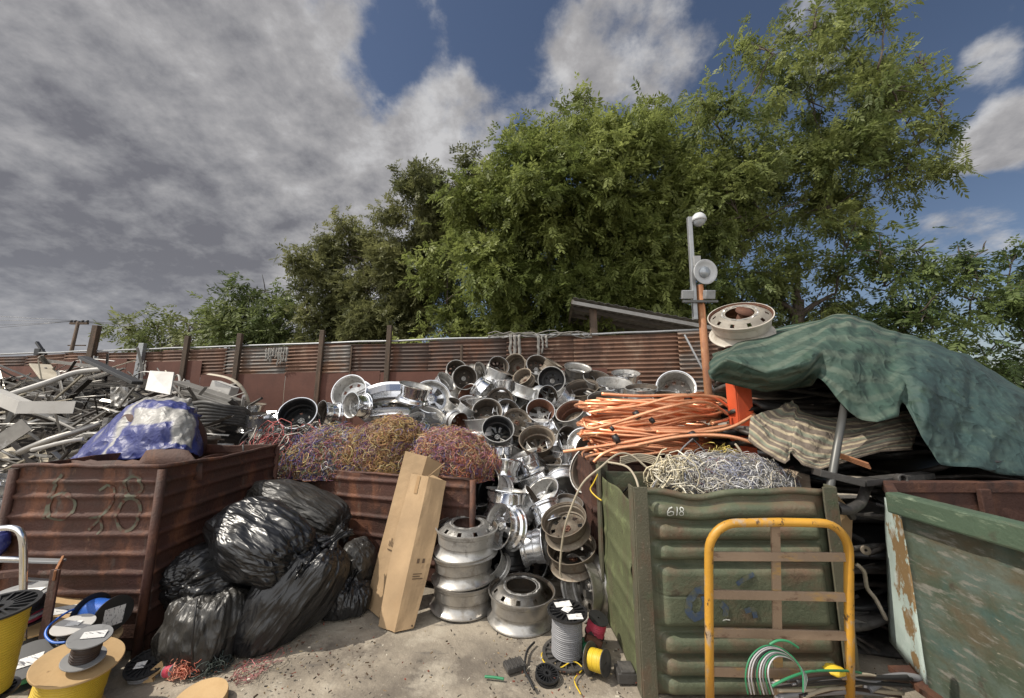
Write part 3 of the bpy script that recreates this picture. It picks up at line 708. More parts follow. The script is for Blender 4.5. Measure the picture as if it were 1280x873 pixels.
def stroke(mb, pts2, p0, p1, off, w, lift=.009):
    """a paint stroke (s metres along the wall, z) laid on the wall's surface"""
    p0, p1 = Vector((*p0, 0)), Vector((*p1, 0)); d = (p1 - p0); L = d.length; d.normalize(); n = Vector((d.y, -d.x, 0))
    fine = []
    for a, b in zip(pts2, pts2[1:]):
        k = max(2, int(math.dist(a, b) / .012))
        fine += [(a[0] + (b[0] - a[0]) * i / k, a[1] + (b[1] - a[1]) * i / k) for i in range(k)]
    fine.append(pts2[-1]); rows = []
    for i, (s, z) in enumerate(fine):
        a = fine[max(0, i - 1)]; b = fine[min(len(fine) - 1, i + 1)]
        tx, tz = b[0] - a[0], b[1] - a[1]; l = math.hypot(tx, tz) or 1; nx, nz = -tz / l, tx / l
        ww = w * (1 + .25 * noise.noise((s * 40, z * 40, 0)))
        rows.append([p0 + d * (s + nx * q) + Vector((0, 0, z + nz * q)) + n * (off((s + nx * q) / L, z + nz * q, L) + lift) for q in (-ww / 2, 0, ww / 2)])
    mb.grid(rows)
def arc(cx, cz, rx, rz, a0, a1, n=18):
    return [(cx + rx * math.cos(R(a0 + (a1 - a0) * i / n)), cz + rz * math.sin(R(a0 + (a1 - a0) * i / n))) for i in range(n + 1)]

# ---- rusty bin with the green number
def g_ridge(zs, amp, wid):
    def f(s, z, L): return sum(amp * math.exp(-((z - q) / (wid if z < q else wid * .55)) ** 2) for q in zs)
    return f
def rusty_bin():
    x0, x1, y0, y1, h = -3.63, -2.57, 2.85, 4.17, 1.27
    e = empty('scrap_bin', ((x0 + x1) / 2, (y0 + y1) / 2, 0), 'big dark rusty ribbed steel bin marked with faded green 628, blue tarp in it', 'scrap bin', 'ribbed steel scrap bins')
    put = under(e)
    zs = [.30, .42, .545, .67, .80, .925, 1.06, 1.165]
    off = g_ridge(zs, .020, .020)
    def wall(nm, a, b, seed, tv=.012):
        mb = MB(); mb.grid(ridged_wall(a, b, .12, h, off, seed=seed, topvar=tv)); return put(mb.build(nm, M['rust_bin'], solid=.008))
    wall('front_wall', (x0, y0), (x1, y0), 1); wall('side_wall', (x1, y0), (x1, y1), 2, .02); wall('back_wall', (x1, y1), (x0, y1), 3); wall('side_wall', (x0, y1), (x0, y0), 4)
    for (x, y) in ((x1 + .012, y0 - .012), (x0 - .012, y0 - .012), (x1 + .012, y1 + .012)):
        mb = MB(); mb.tube([(x, y, .0), (x, y, h - .02)], .028, 8); put(mb.build('corner_post', M['rust_bin']))
    mb = MB(); pts = [(x0 - .02, y0 - .015, h)] + [(x0 + (x1 - x0) * i / 10, y0 - .015 + random.uniform(-.008, .008), h + random.uniform(-.006, .012)) for i in range(1, 10)] + [(x1 + .015, y0 - .015, h)]
    pts += [(x1 + .015 + random.uniform(-.01, .02) * math.sin(PI * i / 10), y0 + (y1 - y0) * i / 10, h - .02 * math.sin(PI * i / 10) + random.uniform(-.006, .006)) for i in range(1, 11)]
    mb.tube(pts, .016, 6); put(mb.build('rim', M['rust_bin']))
    mb = MB(); mb.box(((x0 + x1) / 2, (y0 + y1) / 2, .62), (x1 - x0 - .06, y1 - y0 - .06, .04)); put(mb.build('floor', M['rust_dark']))
    for yy in (y0 + .15, y1 - .15):
        mb = MB(); mb.box(((x0 + x1) / 2, yy, .055), (x1 - x0, .12, .11)); put(mb.build('skid', M['rust_dark']))
    # number painted on the front
    mb = MB(); p0, p1 = (x0, y0), (x1, y0); off_, off = off, (lambda s, z, L: off_(s, z, L) + dents(s * L, z, .012, 1)); S = lambda px: (PY(px, 640, y0).x - x0)
    Z = lambda py: PY(150, py, y0).z
    u = lambda x, y: (S(x / 2.978) , Z(560 + y / 2.978))
    stroke(mb, [u(212, 98), u(196, 130), u(183, 180), u(176, 225), u(180, 262)], p0, p1, off, .028)
    c = u(232, 216); stroke(mb, arc(c[0], c[1], .098, .090, 200, -190), p0, p1, off, .022); put(mb.build('painted_digit', M['chalk_g'])); mb = MB()
    stroke(mb, [u(355, 160), u(385, 138), u(412, 150), u(418, 185), u(400, 225), u(372, 270), u(345, 305)], p0, p1, off, .02); stroke(mb, [u(345, 262), u(375, 255), u(392, 300), u(385, 318)], p0, p1, off, .018); put(mb.build('painted_digit', M['chalk_g'])); mb = MB()
    c = u(484, 142); stroke(mb, arc(c[0], c[1], .060, .072, 0, 360), p0, p1, off, .024)
    c = u(478, 248); stroke(mb, arc(c[0], c[1], .080, .112, 0, 360), p0, p1, off, .024)
    put(mb.build('painted_digit', M['chalk_g']))
rusty_bin()

# ---- low rusty bin behind the bags, filled with coloured wire
BA, BB = Vector((-2.95, 4.50)), Vector((-.38, 3.70))
def wire_bin():
    h = 1.0; d = (BB - BA).normalized(); n = Vector((-.08, 1.)); dep = 1.15
    BC, BD = BB + n * dep, BA + n * dep
    c = (BA + BB + BC + BD) / 4
    e = empty('scrap_bin', (c.x, c.y, 0), 'low rusty ribbed bin behind the black bags, heaped with coloured wire', 'scrap bin', 'ribbed steel scrap bins')
    put = under(e); off = g_ridge([.22, .40, .58, .76, .93], .018, .02)
    for nm, a, b, s in (('front_wall', BA, BB, 11), ('side_wall', BB, BC, 12), ('back_wall', BC, BD, 13), ('side_wall', BD, BA, 14)):
        mb = MB(); mb.grid(ridged_wall(a, b, .06, h, off, seed=s, nz=80)); put(mb.build(nm, M['rust_bin'], solid=.008))
    mb = MB(); mb.tube([(*BA, h)] + [(*(BA.lerp(BB, i / 10)), h + random.uniform(-.01, .012)) for i in range(1, 10)] + [(*BB, h), (*BC, h), (*BD, h)], .015, 6); put(mb.build('rim', M['rust_bin']))
    mb = MB(); q = [BA.lerp(BC, .03), BB.lerp(BD, .03), BC.lerp(BA, .03), BD.lerp(BB, .03)]
    mb.add([(*p, .8) for p in q], [(0, 1, 2, 3)]); put(mb.build('floor', M['rust_dark'], solid=.02))
    mb = MB(); mb.tube([(BB.x + .01, BB.y - .01, 0), (BB.x + .01, BB.y - .01, h)], .03, 8); put(mb.build('corner_post', M['rust_bin']))
wire_bin()

def lump(center, rad, seed, amp=.25, sub=4, flat=None):
    bm = bmesh.new(); bmesh.ops.create_icosphere(bm, subdivisions=sub, radius=1)
    for v in bm.verts:
        d = v.co.copy(); k = 1 + amp * noise.noise(d * 1.6 + Vector((seed, 0, 0))) + amp * .5 * noise.noise(d * 4 + Vector((0, seed, 0)))
        v.co = Vector((d.x * rad[0], d.y * rad[1], d.z * rad[2])) * k + Vector(center)
        if flat is not None and v.co.z < flat: v.co.z = flat
    vs = [v.co.copy() for v in bm.verts]; fs = [tuple(q.index for q in f.verts) for f in bm.faces]; bm.free()
    return vs, fs
def tangle(name, label, cat, center, rad, n, palette, seed, zmin, core, group=None, r=.0035, K=9, curl=.11, twist=(1, 1, 1), weights=None, name_strand='loose_strands'):
    """a heap of wire: a knotted mass with strands coiling over and out of it"""
    rng = np.random.default_rng(seed); c = np.array(center, float); ra = np.array(rad, float)
    e = empty(name, (c[0], c[1], zmin), label, cat, group); put = under(e)
    if rad[2] > .03:
        mb = MB(); mb.add(*lump(center, [q * .90 for q in rad], seed, .2, 4, zmin), smooth=True); put(mb.build('knotted_mass', core))
    d = rng.normal(size=(n, 3)); d[:, 2] = np.abs(d[:, 2]) * rng.choice([1, 1, 1, -.3], n); d /= np.linalg.norm(d, axis=1, keepdims=True)
    # lumps: the strand follows noise-modulated radius like the mass
    kk = np.array([1 + .2 * noise.noise(Vector(q) * 1.6 + Vector((seed, 0, 0))) + .1 * noise.noise(Vector(q) * 4 + Vector((0, seed, 0))) for q in d])
    p = c + d * ra * (kk * rng.uniform(.84, 1.09, n))[:, None]
    tan = np.cross(d, rng.normal(size=(n, 3))); tan /= np.linalg.norm(tan, axis=1, keepdims=True); bi = np.cross(d, tan)
    ph = rng.uniform(0, 6.28, (n, 1)); rr = rng.uniform(.3, 1.3, (n, 1)) * curl; turns = rng.uniform(1.2, 4.5, (n, 1)); s = np.linspace(0, 1, K)[None, :]
    a = ph + turns * s * 1.6
    pts = p[:, None, :] + (tan[:, None, :] * (rr * (np.cos(a) - np.cos(ph)))[..., None] + bi[:, None, :] * (rr * (np.sin(a) - np.sin(ph)))[..., None]) \
        + d[:, None, :] * (rng.uniform(-.03, .06, (n, 1)) * np.sin(s * 3.1 * rng.uniform(.6, 2, (n, 1))))[..., None] + rng.normal(size=(n, K, 3)) * .004
    pts[..., 2] = np.maximum(pts[..., 2], zmin)
    pal = np.array(palette)
    # neighbouring strands tend to share a colour
    key = np.array([noise.noise(Vector(q) * 4.5 + Vector((seed * 3., 1, 2))) for q in p]); w = np.array(weights if weights else [1] * len(pal), float); w /= w.sum(); cw = np.cumsum(w)
    u = np.clip(.5 + key * 1.0 + rng.normal(size=n) * .22, 0, .999); idx = np.searchsorted(cw, u)
    rnd_pick = rng.random(n) < .45; idx[rnd_pick] = rng.choice(len(pal), rnd_pick.sum(), p=w)
    cols = pal[idx] * rng.uniform(.45, 1.1, (n, 1)); cols = cols * .76 + cols.mean(1, keepdims=True) * .24 + .02
    V, Q, C = strands(pts, r, cols)
    o = link(name_strand, np_mesh(name_strand, V, Q, C, smooth=True), None, M['wire']); put(o); o['kind'] = 'stuff'
    return e
def cc(*s): return [hx(q) for q in s]
pal1 = cc('#7a5fa8', '#4b4fae', '#9a4f78', '#c9a24a', '#d8b85a', '#b8574a', '#c9c2b8', '#2f3a8a', '#6d8a4a', '#c97a45')
pal2 = cc('#d3a840', '#c99038', '#b8803c', '#8f6a30', '#cdbb80', '#b05a3a', '#8a5a80', '#dcc46a')
pal3 = cc('#c98a6a', '#b8607a', '#8a5590', '#d0a050', '#d8c090', '#c05a3a', '#6a5a9a', '#c9a24a', '#e0783a')
tangle('wire_heap', 'wide heap of thin purple, blue and yellow wire nearest the rusty 628 bin', 'wire heap', P(430, 584, 4.42), (.76, .40, .40), 15000, pal1, 21, .9, M['wire_core'], 'coloured wire heaps', r=.0025, curl=.06)
tangle('wire_heap', 'mustard-yellow curly wire heap in the middle, behind the tall cardboard box', 'wire heap', P(486, 578, 4.32), (.44, .38, .44), 10000, pal2 + pal1[:3], 22, .9, M['wire_core'], 'coloured wire heaps', r=.0024, curl=.055, weights=[3, 4, 4, 3, 2, 1.5, 1.5, 2, 1, 1, 1])
tangle('wire_heap', 'pinkish orange wire heap at the bin corner beside the silver wheels', 'wire heap', P(560, 588, 4.18), (.46, .40, .38), 11000, pal3, 23, .9, M['wire_core'], 'coloured wire heaps', r=.0025, curl=.055)
tangle('wire_heap', 'ragged black and red cable scraps strewn behind the corner of the rusty 628 bin', 'wire heap', P(365, 561, 4.5), (.46, .3, .11), 380, cc('#151515', '#252525', '#a32a2a', '#c9c0b0', '#3a3a3a', '#c04038'), 24, 1.15, M['black_dusty'], 'coloured wire heaps', r=.0055, curl=.13)

# ---- green bin 618
GX0, GX1, GY0, GY1, GH = .78, 2.07, 2.55, 3.45, 1.17
def green_bin():
    e = empty('scrap_bin', ((GX0 + GX1) / 2, (GY0 + GY1) / 2, 0), 'green corrugated steel bin chalked 618 and filled with pale wire', 'scrap bin', 'ribbed steel scrap bins')
    put = under(e)
    bands = [(1.015, 1.09), (.88, .965), (.765, .84), (.385, .715), (.24, .325), (.12, .205), (.02, .1)]
    def off(s, z, L):
        edge = min(1, max(0, (s * L - .06) / .07)) * min(1, max(0, (L - .05 - s * L) / .05)); edge = edge * edge * (3 - 2 * edge)
        o = 0
        for a, b in bands:
            if a - .02 < z < b + .02:
                m_ = min(.045, (b - a) * .5); u = min(1, max(0, (z - a + .008) / m_)); v = min(1, max(0, (b - z + .008) / m_)); q = math.sqrt(max(0, 1 - (1 - u) ** 2)) * math.sqrt(max(0, 1 - (1 - v) ** 2)); o = max(o, q)
        o = .056 * o * edge
        if abs(z - .562) < .006: o -= .006 * edge
        return o
    def top(s): return 1.15 - .035 * math.exp(-((s - .33) / .16) ** 2) + .006 * math.sin(s * 17)
    g = ridged_wall((GX0 + .05, GY0), (GX1 - .05, GY0), .0, 1.15, off, nx=64, nz=170, dent=.004, seed=31, topvar=0)
    for i, row in enumerate(g):
        k = top(i / 64) / 1.15
        for v in row[130:]: v.z *= 1 + (k - 1) * (v.z - .88) / .27
    mb = MB(); mb.grid(g); put(mb.build('front_wall', M['green_bin'], solid=.006))
    mb = MB(); mb.tube([Vector((GX0 + .05 + (GX1 - GX0 - .1) * i / 24, GY0 - .004, top(i / 24) + .012)) for i in range(25)], .022, 8); put(mb.build('rim', M['green_bin']))
    off2 = g_ridge([.25, .46, .68, .92], .010, .04)
    mb = MB(); mb.grid(ridged_wall((GX0, GY1 - .05), (GX0, GY0 + .03), .0, 1.1, off2, nx=16, nz=70, seed=33)); put(mb.build('side_wall', M['green_side'], solid=.006))
    mb = MB(); mb.grid(ridged_wall((GX1, GY0 + .03), (GX1, GY1 - .05), .0, 1.1, off2, nx=16, nz=70, seed=34)); put(mb.build('side_wall', M['green_bin'], solid=.006))
    mb = MB(); mb.grid(ridged_wall((GX1 - .05, GY1), (GX0 + .05, GY1), .0, 1.12, off2, nx=16, nz=70, seed=35)); put(mb.build('back_wall', M['green_bin'], solid=.006))
    mb = MB(); mb.box(((GX0 + GX1) / 2, (GY0 + GY1) / 2, .55), (GX1 - GX0 - .05, GY1 - GY0 - .05, .02)); put(mb.build('floor', M['rust_dark']))
    def angle(x, y, h, sx, sy, m, w=.088):
        mb = MB(); mb.box((x + sx * w / 2, y, h / 2), (w, .012, h)); mb.box((x, y + sy * (w / 2 + .007), h / 2), (.012, w, h))
        return put(mb.build('corner_post', m, bevel=.003))
    angle(GX0 - .004, GY0 - .052, 1.20, 1, 1, M['green_post']); angle(GX1 + .004, GY0 - .052, 1.20, -1, 1, M['green_post'])
    angle(GX0 - .004, GY1 + .052, 1.20, 1, -1, M['green_post']); angle(GX1 + .004, GY1 + .052, 1.18, -1, -1, M['green_post'])
    mb = MB(); mb.box((GX0 - .034, GY1 - .10, .60), (.02, .10, 1.18)); put(mb.build('side_strap', M['green_post'], bevel=.003))
    # chalked 618
    p0, p1 = (GX0 + .05, GY0), (GX1 - .05, GY0); off_, off = off, (lambda s, z, L: off_(s, z, L) + dents(s * L, z, .004, 31))
    S = lambda px, py: (PY(px, py, GY0 - .04).x - p0[0], PY(px, py, GY0 - .04).z)
    z8 = lambda x, y: S(740 + x / 2.98, 560 + y / 2.98)
    mb = MB()
    stroke(mb, [z8(294, 218), z8(282, 222), z8(275, 234), z8(276, 246), z8(286, 250), z8(298, 245), z8(298, 235), z8(288, 232), z8(278, 238)], p0, p1, off, .006); put(mb.build('chalk_digit', M['chalk'])); mb = MB()
    stroke(mb, [z8(312, 217), z8(310, 249)], p0, p1, off, .006); put(mb.build('chalk_digit', M['chalk'])); mb = MB()
    c = z8(328, 225); stroke(mb, arc(c[0], c[1], .011, .011, 0, 360, 12), p0, p1, off, .005)
    c = z8(327, 241); stroke(mb, arc(c[0], c[1], .013, .012, 0, 360, 12), p0, p1, off, .005)
    put(mb.build('chalk_digit', M['chalk'])); mb = MB()
    stroke(mb, [z8(478, 634), z8(490, 630), z8(505, 632)], p0, p1, off, .006); put(mb.build('chalk_tick', M['chalk']))
    mb = MB()
    stroke(mb, [z8(415, 520), z8(385, 525), z8(355, 560), z8(350, 600), z8(375, 625), z8(405, 610), z8(418, 580), z8(412, 545)], p0, p1, off, .045)
    put(mb.build('spray_mark', M['blue_mark'])); mb = MB()
    stroke(mb, [z8(470, 570), z8(490, 590), z8(488, 620)], p0, p1, off, .035); put(mb.build('spray_mark', M['blue_mark'])); mb = MB()
    stroke(mb, [z8(530, 500), z8(560, 480), z8(595, 465)], p0, p1, off, .025); put(mb.build('spray_mark', M['blue_mark'])); mb = MB(); stroke(mb, [z8(560, 600), z8(590, 590), z8(600, 625)], p0, p1, off, .03)
    put(mb.build('spray_mark', M['blue_mark']))
green_bin()
palw = cc('#c9c6c2', '#a9a8ab', '#8c8a8c', '#d8d2c2', '#b9ad92', '#6e6a68', '#e2e0de', '#9a5a5a', '#7a7f9a')
tangle('wire_heap', 'pale silver and white wire filling the green bin chalked 618', 'wire heap', P(905, 607, 2.88), (.40, .34, .18), 7500, palw, 25, 1.0, M['wire_core_w'], 'pale wire heaps', r=.0024, curl=.055, weights=[4, 4, 3, 3, 2, 2, 3, .6, .6])
tangle('wire_heap', 'coil of ivory flat cable in the near corner of the green 618 bin', 'wire heap', P(846, 606, 2.85), (.14, .16, .11), 150, cc('#d2c6a4', '#c8b98f', '#ddd4ba'), 26, 1.05, M['wire_core_w'], 'pale wire heaps', r=.0055, curl=.10)
tangle('wire_heap', 'small springy yellow wire on the rim behind the pale wire', 'wire heap', P(905, 577, 3.25), (.11, .06, .07), 70, cc('#d9c02c', '#c9b030'), 27, 1.15, M['wire_core_w'], 'pale wire heaps', r=.004, curl=.06)
def bent_board():
    mb = MB(); g = []
    for i in range(9):
        u = i / 8; a = P(952 + 60 * u, 577 + 18 * u, 3.2 - .35 * u); b = P(948 + 66 * u, 605 + 8 * u, 2.95 - .25 * u)
        g.append([a.lerp(b, k / 5) + Vector((0, 0, .03 * noise.noise((u * 3, k * .7, 3)))) for k in range(6)])
    mb.grid(g); tag(mb.build('bent_board', M['beige_board'], solid=.012), 'dusty tan bent board tucked along the inside of the green 618 bin', 'board')
bent_board()

# ---- rusty bin behind it that carries the copper
def copper_bin():
    x0, x1, y0, y1, h = .74, 2.10, 3.62, 4.75, 1.16
    e = empty('scrap_bin', ((x0 + x1) / 2, (y0 + y1) / 2, 0), 'rusty steel bin under the copper tubing, behind the green 618 bin', 'scrap bin', 'ribbed steel scrap bins')
    put = under(e); off = g_ridge([.25, .5, .75, 1.0], .018, .02)
    for nm, a, b, s in (('front_wall', (x0, y0), (x1, y0), 41), ('side_wall', (x1, y0), (x1, y1), 42), ('back_wall', (x1, y1), (x0, y1), 43), ('side_wall', (x0, y1), (x0, y0), 44)):
        mb = MB(); mb.grid(ridged_wall(a, b, .04, h, off, seed=s, nz=60, nx=14)); put(mb.build(nm, M['rust_dark'], solid=.008))
    mb = MB(); mb.box(((x0 + x1) / 2, (y0 + y1) / 2, 1.02), (x1 - x0 - .05, y1 - y0 - .05, .02)); put(mb.build('floor', M['rust_dark']))
    for k in range(2):
        mb = MB(); z = h + .03; a = PY(798, 580, y0 - .02); mb.tube([(x0 - .02, y0 - .02 + k * .3, z), (x1 + .03, y0 - .02 + k * .3, z)], .03, 8); put(mb.build('rail', M['rust_dark']))
copper_bin()

# ---- copper tubing
def copper():
    c = Vector((1.42, 3.95, 1.18)); e = empty('copper_tube_bundle', c, 'big bundle of bright orange copper tubing coiled flat and bound with black tape', 'copper tubing')
    put = under(e); rnd = random.Random(5)
    def pipe(pts, r=.0145):
        mb = MB(); mb.tube(pts, r, 8); put(mb.build('copper_pipe', M['copper']))
    for k in range(46):
        z = 1.20 + .52 * (k / 45) ** .9 + rnd.uniform(-.015, .015)
        ax = .70 * rnd.uniform(.78, 1.06); ay = .34 * rnd.uniform(.6, 1.15); a0 = rnd.uniform(150, 215); span = rnd.choice([200, 360, 350, 360, 340, 360])
        tilt = rnd.uniform(-.13, .15); ox, oy = rnd.uniform(-.06, .06), rnd.uniform(-.08, .05); roll = rnd.uniform(-.12, .10); n = 44
        lift = rnd.uniform(0, .05)
        pts = []
        for i in range(n + 1):
            a = R(a0 + span * i / n); ca, sa = math.cos(a), math.sin(a)
            ca = math.copysign(abs(ca) ** .8, ca)
            x, y = ax * ca, ay * sa
            pts.append(c + Vector((ox + x, oy + y, 0)) + Vector((0, 0, z - 1.18 + tilt * x + roll * y + .05 * noise.noise((x * 2.2, y * 2 + k, 0)) + lift * math.sin(i / n * PI))))
        if rnd.random() < .5: pts.append(pts[-1] + (pts[-1] - pts[-2]).normalized() * .15)
        pipe(pts)
    def sp(l): return [P(*q) for q in l]
    def smooth(l, n=8):
        pts = sp(l); out = []
        for i in range(len(pts) - 1):
            p0, p1, p2, p3 = pts[max(0, i - 1)], pts[i], pts[i + 1], pts[min(len(pts) - 1, i + 2)]
            for k in range(n):
                t = k / n; out.append(.5 * ((2 * p1) + (p2 - p0) * t + (2 * p0 - 5 * p1 + 4 * p2 - p3) * t * t + (3 * p1 - p0 - 3 * p2 + p3) * t ** 3))
        return out + [pts[-1]]
    globals()['smooth_px'] = smooth
    pipe(smooth([(704, 565, 3.45), (730, 561, 3.42), (765, 556, 3.4), (830, 545, 3.38), (912, 532, 3.4)]), .0155)
    pipe(smooth([(965, 564, 3.05), (945, 555, 3.1), (905, 545, 3.2), (850, 546, 3.3), (780, 560, 3.35)]), .0155)
    pipe(smooth([(944, 518, 3.3), (915, 534, 3.3), (880, 540, 3.35), (820, 540, 3.4)]), .015)
    pipe(smooth([(752, 492.5, 3.75), (800, 495, 3.75), (860, 494, 3.75), (905, 499, 3.7), (915, 520, 3.6), (890, 530, 3.5)]), .015)
    pipe(smooth([(736, 516, 3.6), (760, 512, 3.55), (800, 507, 3.5), (845, 496, 3.5), (890, 497, 3.55), (912, 510, 3.6)]), .015)
    pipe(smooth([(730, 528, 3.5), (738, 536, 3.45), (775, 527, 3.42), (830, 510, 3.4), (880, 503, 3.45), (910, 518, 3.5)]), .015)
    pipe(smooth([(742, 578, 3.3), (755, 567, 3.3), (775, 560, 3.32), (810, 556, 3.35)]), .0155)
    for k, (px, py, t, w) in enumerate(((796, 519, 3.48, .05), (770, 549, 3.4, .055), (860, 498, 3.66, .05), (866, 546, 3.33, .06), (815, 526, 3.42, .035), (765, 536, 3.4, .03))):
        p = P(px, py, t); mb = MB(); mb.tube([p + Vector((-w * .4, 0, -.01)), p + Vector((w * .4, 0, .01))], w * .8, 10); put(mb.build('tape', M['tape']))
copper()
def orange_post():
    c = Vector((2.08, 3.56, 0)); e = empty('orange_post', c, 'orange-red painted steel channel post beside the copper tubing', 'post'); put = under(e)
    mb = MB(); mb.box((c.x, c.y, 1.12), (.014, .15, 2.24)); mb.box((c.x + .075, c.y - .07, 1.12), (.136, .014, 2.24)); mb.box((c.x + .075, c.y + .07, 1.12), (.136, .014, 2.24)); put(mb.build('channel', M['orange_steel'], bevel=.003))
    mb = MB(); mb.box((c.x + .06, c.y, 2.247), (.2, .2, .012)); put(mb.build('cap_plate', M['rust_dark']))
orange_post()

# ---- hoop cart
def cart():
    t = 1.87; e = empty('platform_cart', (1.32, 1.75, 0), 'yellow tubular hoop handle of a platform cart with tan slats, before the green bin', 'cart'); put = under(e)
    pts = [P(887.5, 888, t), P(886.5, 800, t), P(886, 720, t)]
    def ar(cx, cy, rx, ry, a0, a1): return [P(cx + rx * math.cos(R(a)), cy - ry * math.sin(R(a)), t) for a in np.linspace(a0, a1, 9)]
    pts += ar(921, 690, 35, 36, 180, 90)[0:] + [P(975, 653, t)] + ar(1026, 692, 35, 38, 90, 0) + [P(1061, 740, t), P(1062, 800, t), P(1062.5, 888, t)]
    mb = MB(); mb.tube(pts, .0205, 14); put(mb.build('hoop_handle', M['yellow_paint']))
    nrm = (P(640, 400, 1) - P(640, 400, 2)).normalized()
    mb = MB(); mb.bar(P(969, 658, t + .012), P(973.5, 888, t + .012), .044, .012, nrm); put(mb.build('centre_bar', M['tan_paint'], bevel=.002))
    for (ya, yb) in ((695.5, 696.5), (743, 746.5), (790.5, 795), (839.5, 844)):
        mb = MB(); mb.bar(P(889, ya, t + .002), P(1060, yb, t + .002), .012, .042, (0, 0, 1)); put(mb.build('slat', M['tan_paint'], bevel=.002))
    b0, b1 = P(880, 892, t), P(1070, 892, t)
    zp = b0.z - .02
    mb = MB(); mb.box((1.33, b0.y - .42, zp), (.86, .95, .035)); put(mb.build('platform', M['tan_paint'], bevel=.004))
    for sx in (-.34, .34):
        for sy in (-.78, -.06):
            mb = MB(); Mx = frame((1.33 + sx, b0.y + sy, .07), (1, 0, 0)); mb.lathe([(.001, -.02), (.066, -.02), (.07, -.012), (.07, .012), (.066, .02), (.001, .02)], 20, Mx)
            w = put(mb.build('wheel', M['black_plastic']))
            mb = MB(); mb.box((1.33 + sx, b0.y + sy, (zp - .02 + .1) / 2 + .03), (.06, .04, max(.03, zp - .12))); put(mb.build('caster', M['steel_pipe']))
cart()

# ---- dumpster at the edge of the view
def dumpster():
    X, Y, h = 2.2, 2.28, 1.22
    e = empty('dumpster', (3.2, 1.3, 0), 'scraped green steel dumpster with a mint end panel and rusty inside', 'dumpster'); put = under(e)
    def off(s, z, L):
        y = s * L; return .010 * math.exp(-((y - .42 + (1.2 - z) * .1) / .02) ** 2) + .008 * math.exp(-((y - .95) / .02) ** 2)
    mb = MB(); mb.grid(ridged_wall((X + .055, Y + .0), (X + .055, .35), .17, h - .10, off, nx=60, nz=40, dent=.006, seed=51, topvar=0)); put(mb.build('side_wall', M['dumpster'], solid=.008))
    mb = MB(); mb.grid(ridged_wall((4.4, Y + .33), (X + .33, Y + .33), .17, h - .05, lambda s, z, L: 0, nx=20, nz=20, dent=.01, seed=52, topvar=0)); put(mb.build('back_wall', M['rust_dark'], solid=.008))
    mb = MB(); mb.box((3.3, 1.4, .2), (2.2, 2.1, .03)); put(mb.build('floor', M['rust_dark']))
    mb = MB(); mb.box((4.4, 1.4, .7), (.02, 2.2, 1.0)); put(mb.build('side_wall', M['rust_bin']))
    # rim
    mb = MB(); mb.box((X + .01, (Y + .35) / 2, h - .055), (.085, Y - .35, .115)); put(mb.build('rim', M['dumpster_rim'], bevel=.012))
    mb = MB(); mb.bar((X + .02, Y - .01, h - .05), (X + .32, Y + .33, h - .05), .05, .07); mb.bar((X + .30, Y + .33, h - .042), (4.4, Y + .33, h - .042), .06, .07); put(mb.build('back_rim', M['rust_dark'], bevel=.006))
    mb = MB(); mb.box((X + .9, Y + .29, h - .35), (.07, .03, .6)); put(mb.build('inner_rib', M['rust_dark'], bevel=.004))
    # mint end panel, slanting back from the corner
    TL, TR, BR, BL = P(1107, 622, 2.45), P(1131, 640, 2.19), P(1159, 856, 2.03), P(1113, 802, 2.38)
    q = lambda u, v: TL.lerp(TR, u).lerp(BL.lerp(BR, u), v)
    mb = MB(); mb.grid([[q(a / 10, b / 14) + Vector((0, .004 * noise.noise((a * .5, b * .5, 2)), 0)) for b in range(15)] for a in range(11)]); pn = put(mb.build('end_panel', M['mint_board'], solid=.014)); pn['label'] = 'flaking mint painted end panel'
    nn = (TR - TL).cross(BL - TL).normalized(); nn = nn if nn.y < 0 else -nn
    mb = MB(); mb.add([q(u, v) + nn * .0095 for u, v in ((.50, .44), (.62, .45), (.70, .50), (.66, .55), (.56, .60), (.50, .54))], [(0, 1, 2, 3, 4, 5)]); put(mb.build('torn_hole', M['card_in']))
    mb = MB(); mb.bar(q(-.1, .115) + nn * .02, q(.6, .16) + nn * .02, .03, .035, nn); put(mb.build('latch', M['galv_pole'], bevel=.004))
    for yy in (.7, 1.9): 
        mb = MB(); mb.box((3.3, yy, .08), (2.1, .14, .16)); put(mb.build('skid', M['rust_dark']))
dumpster()
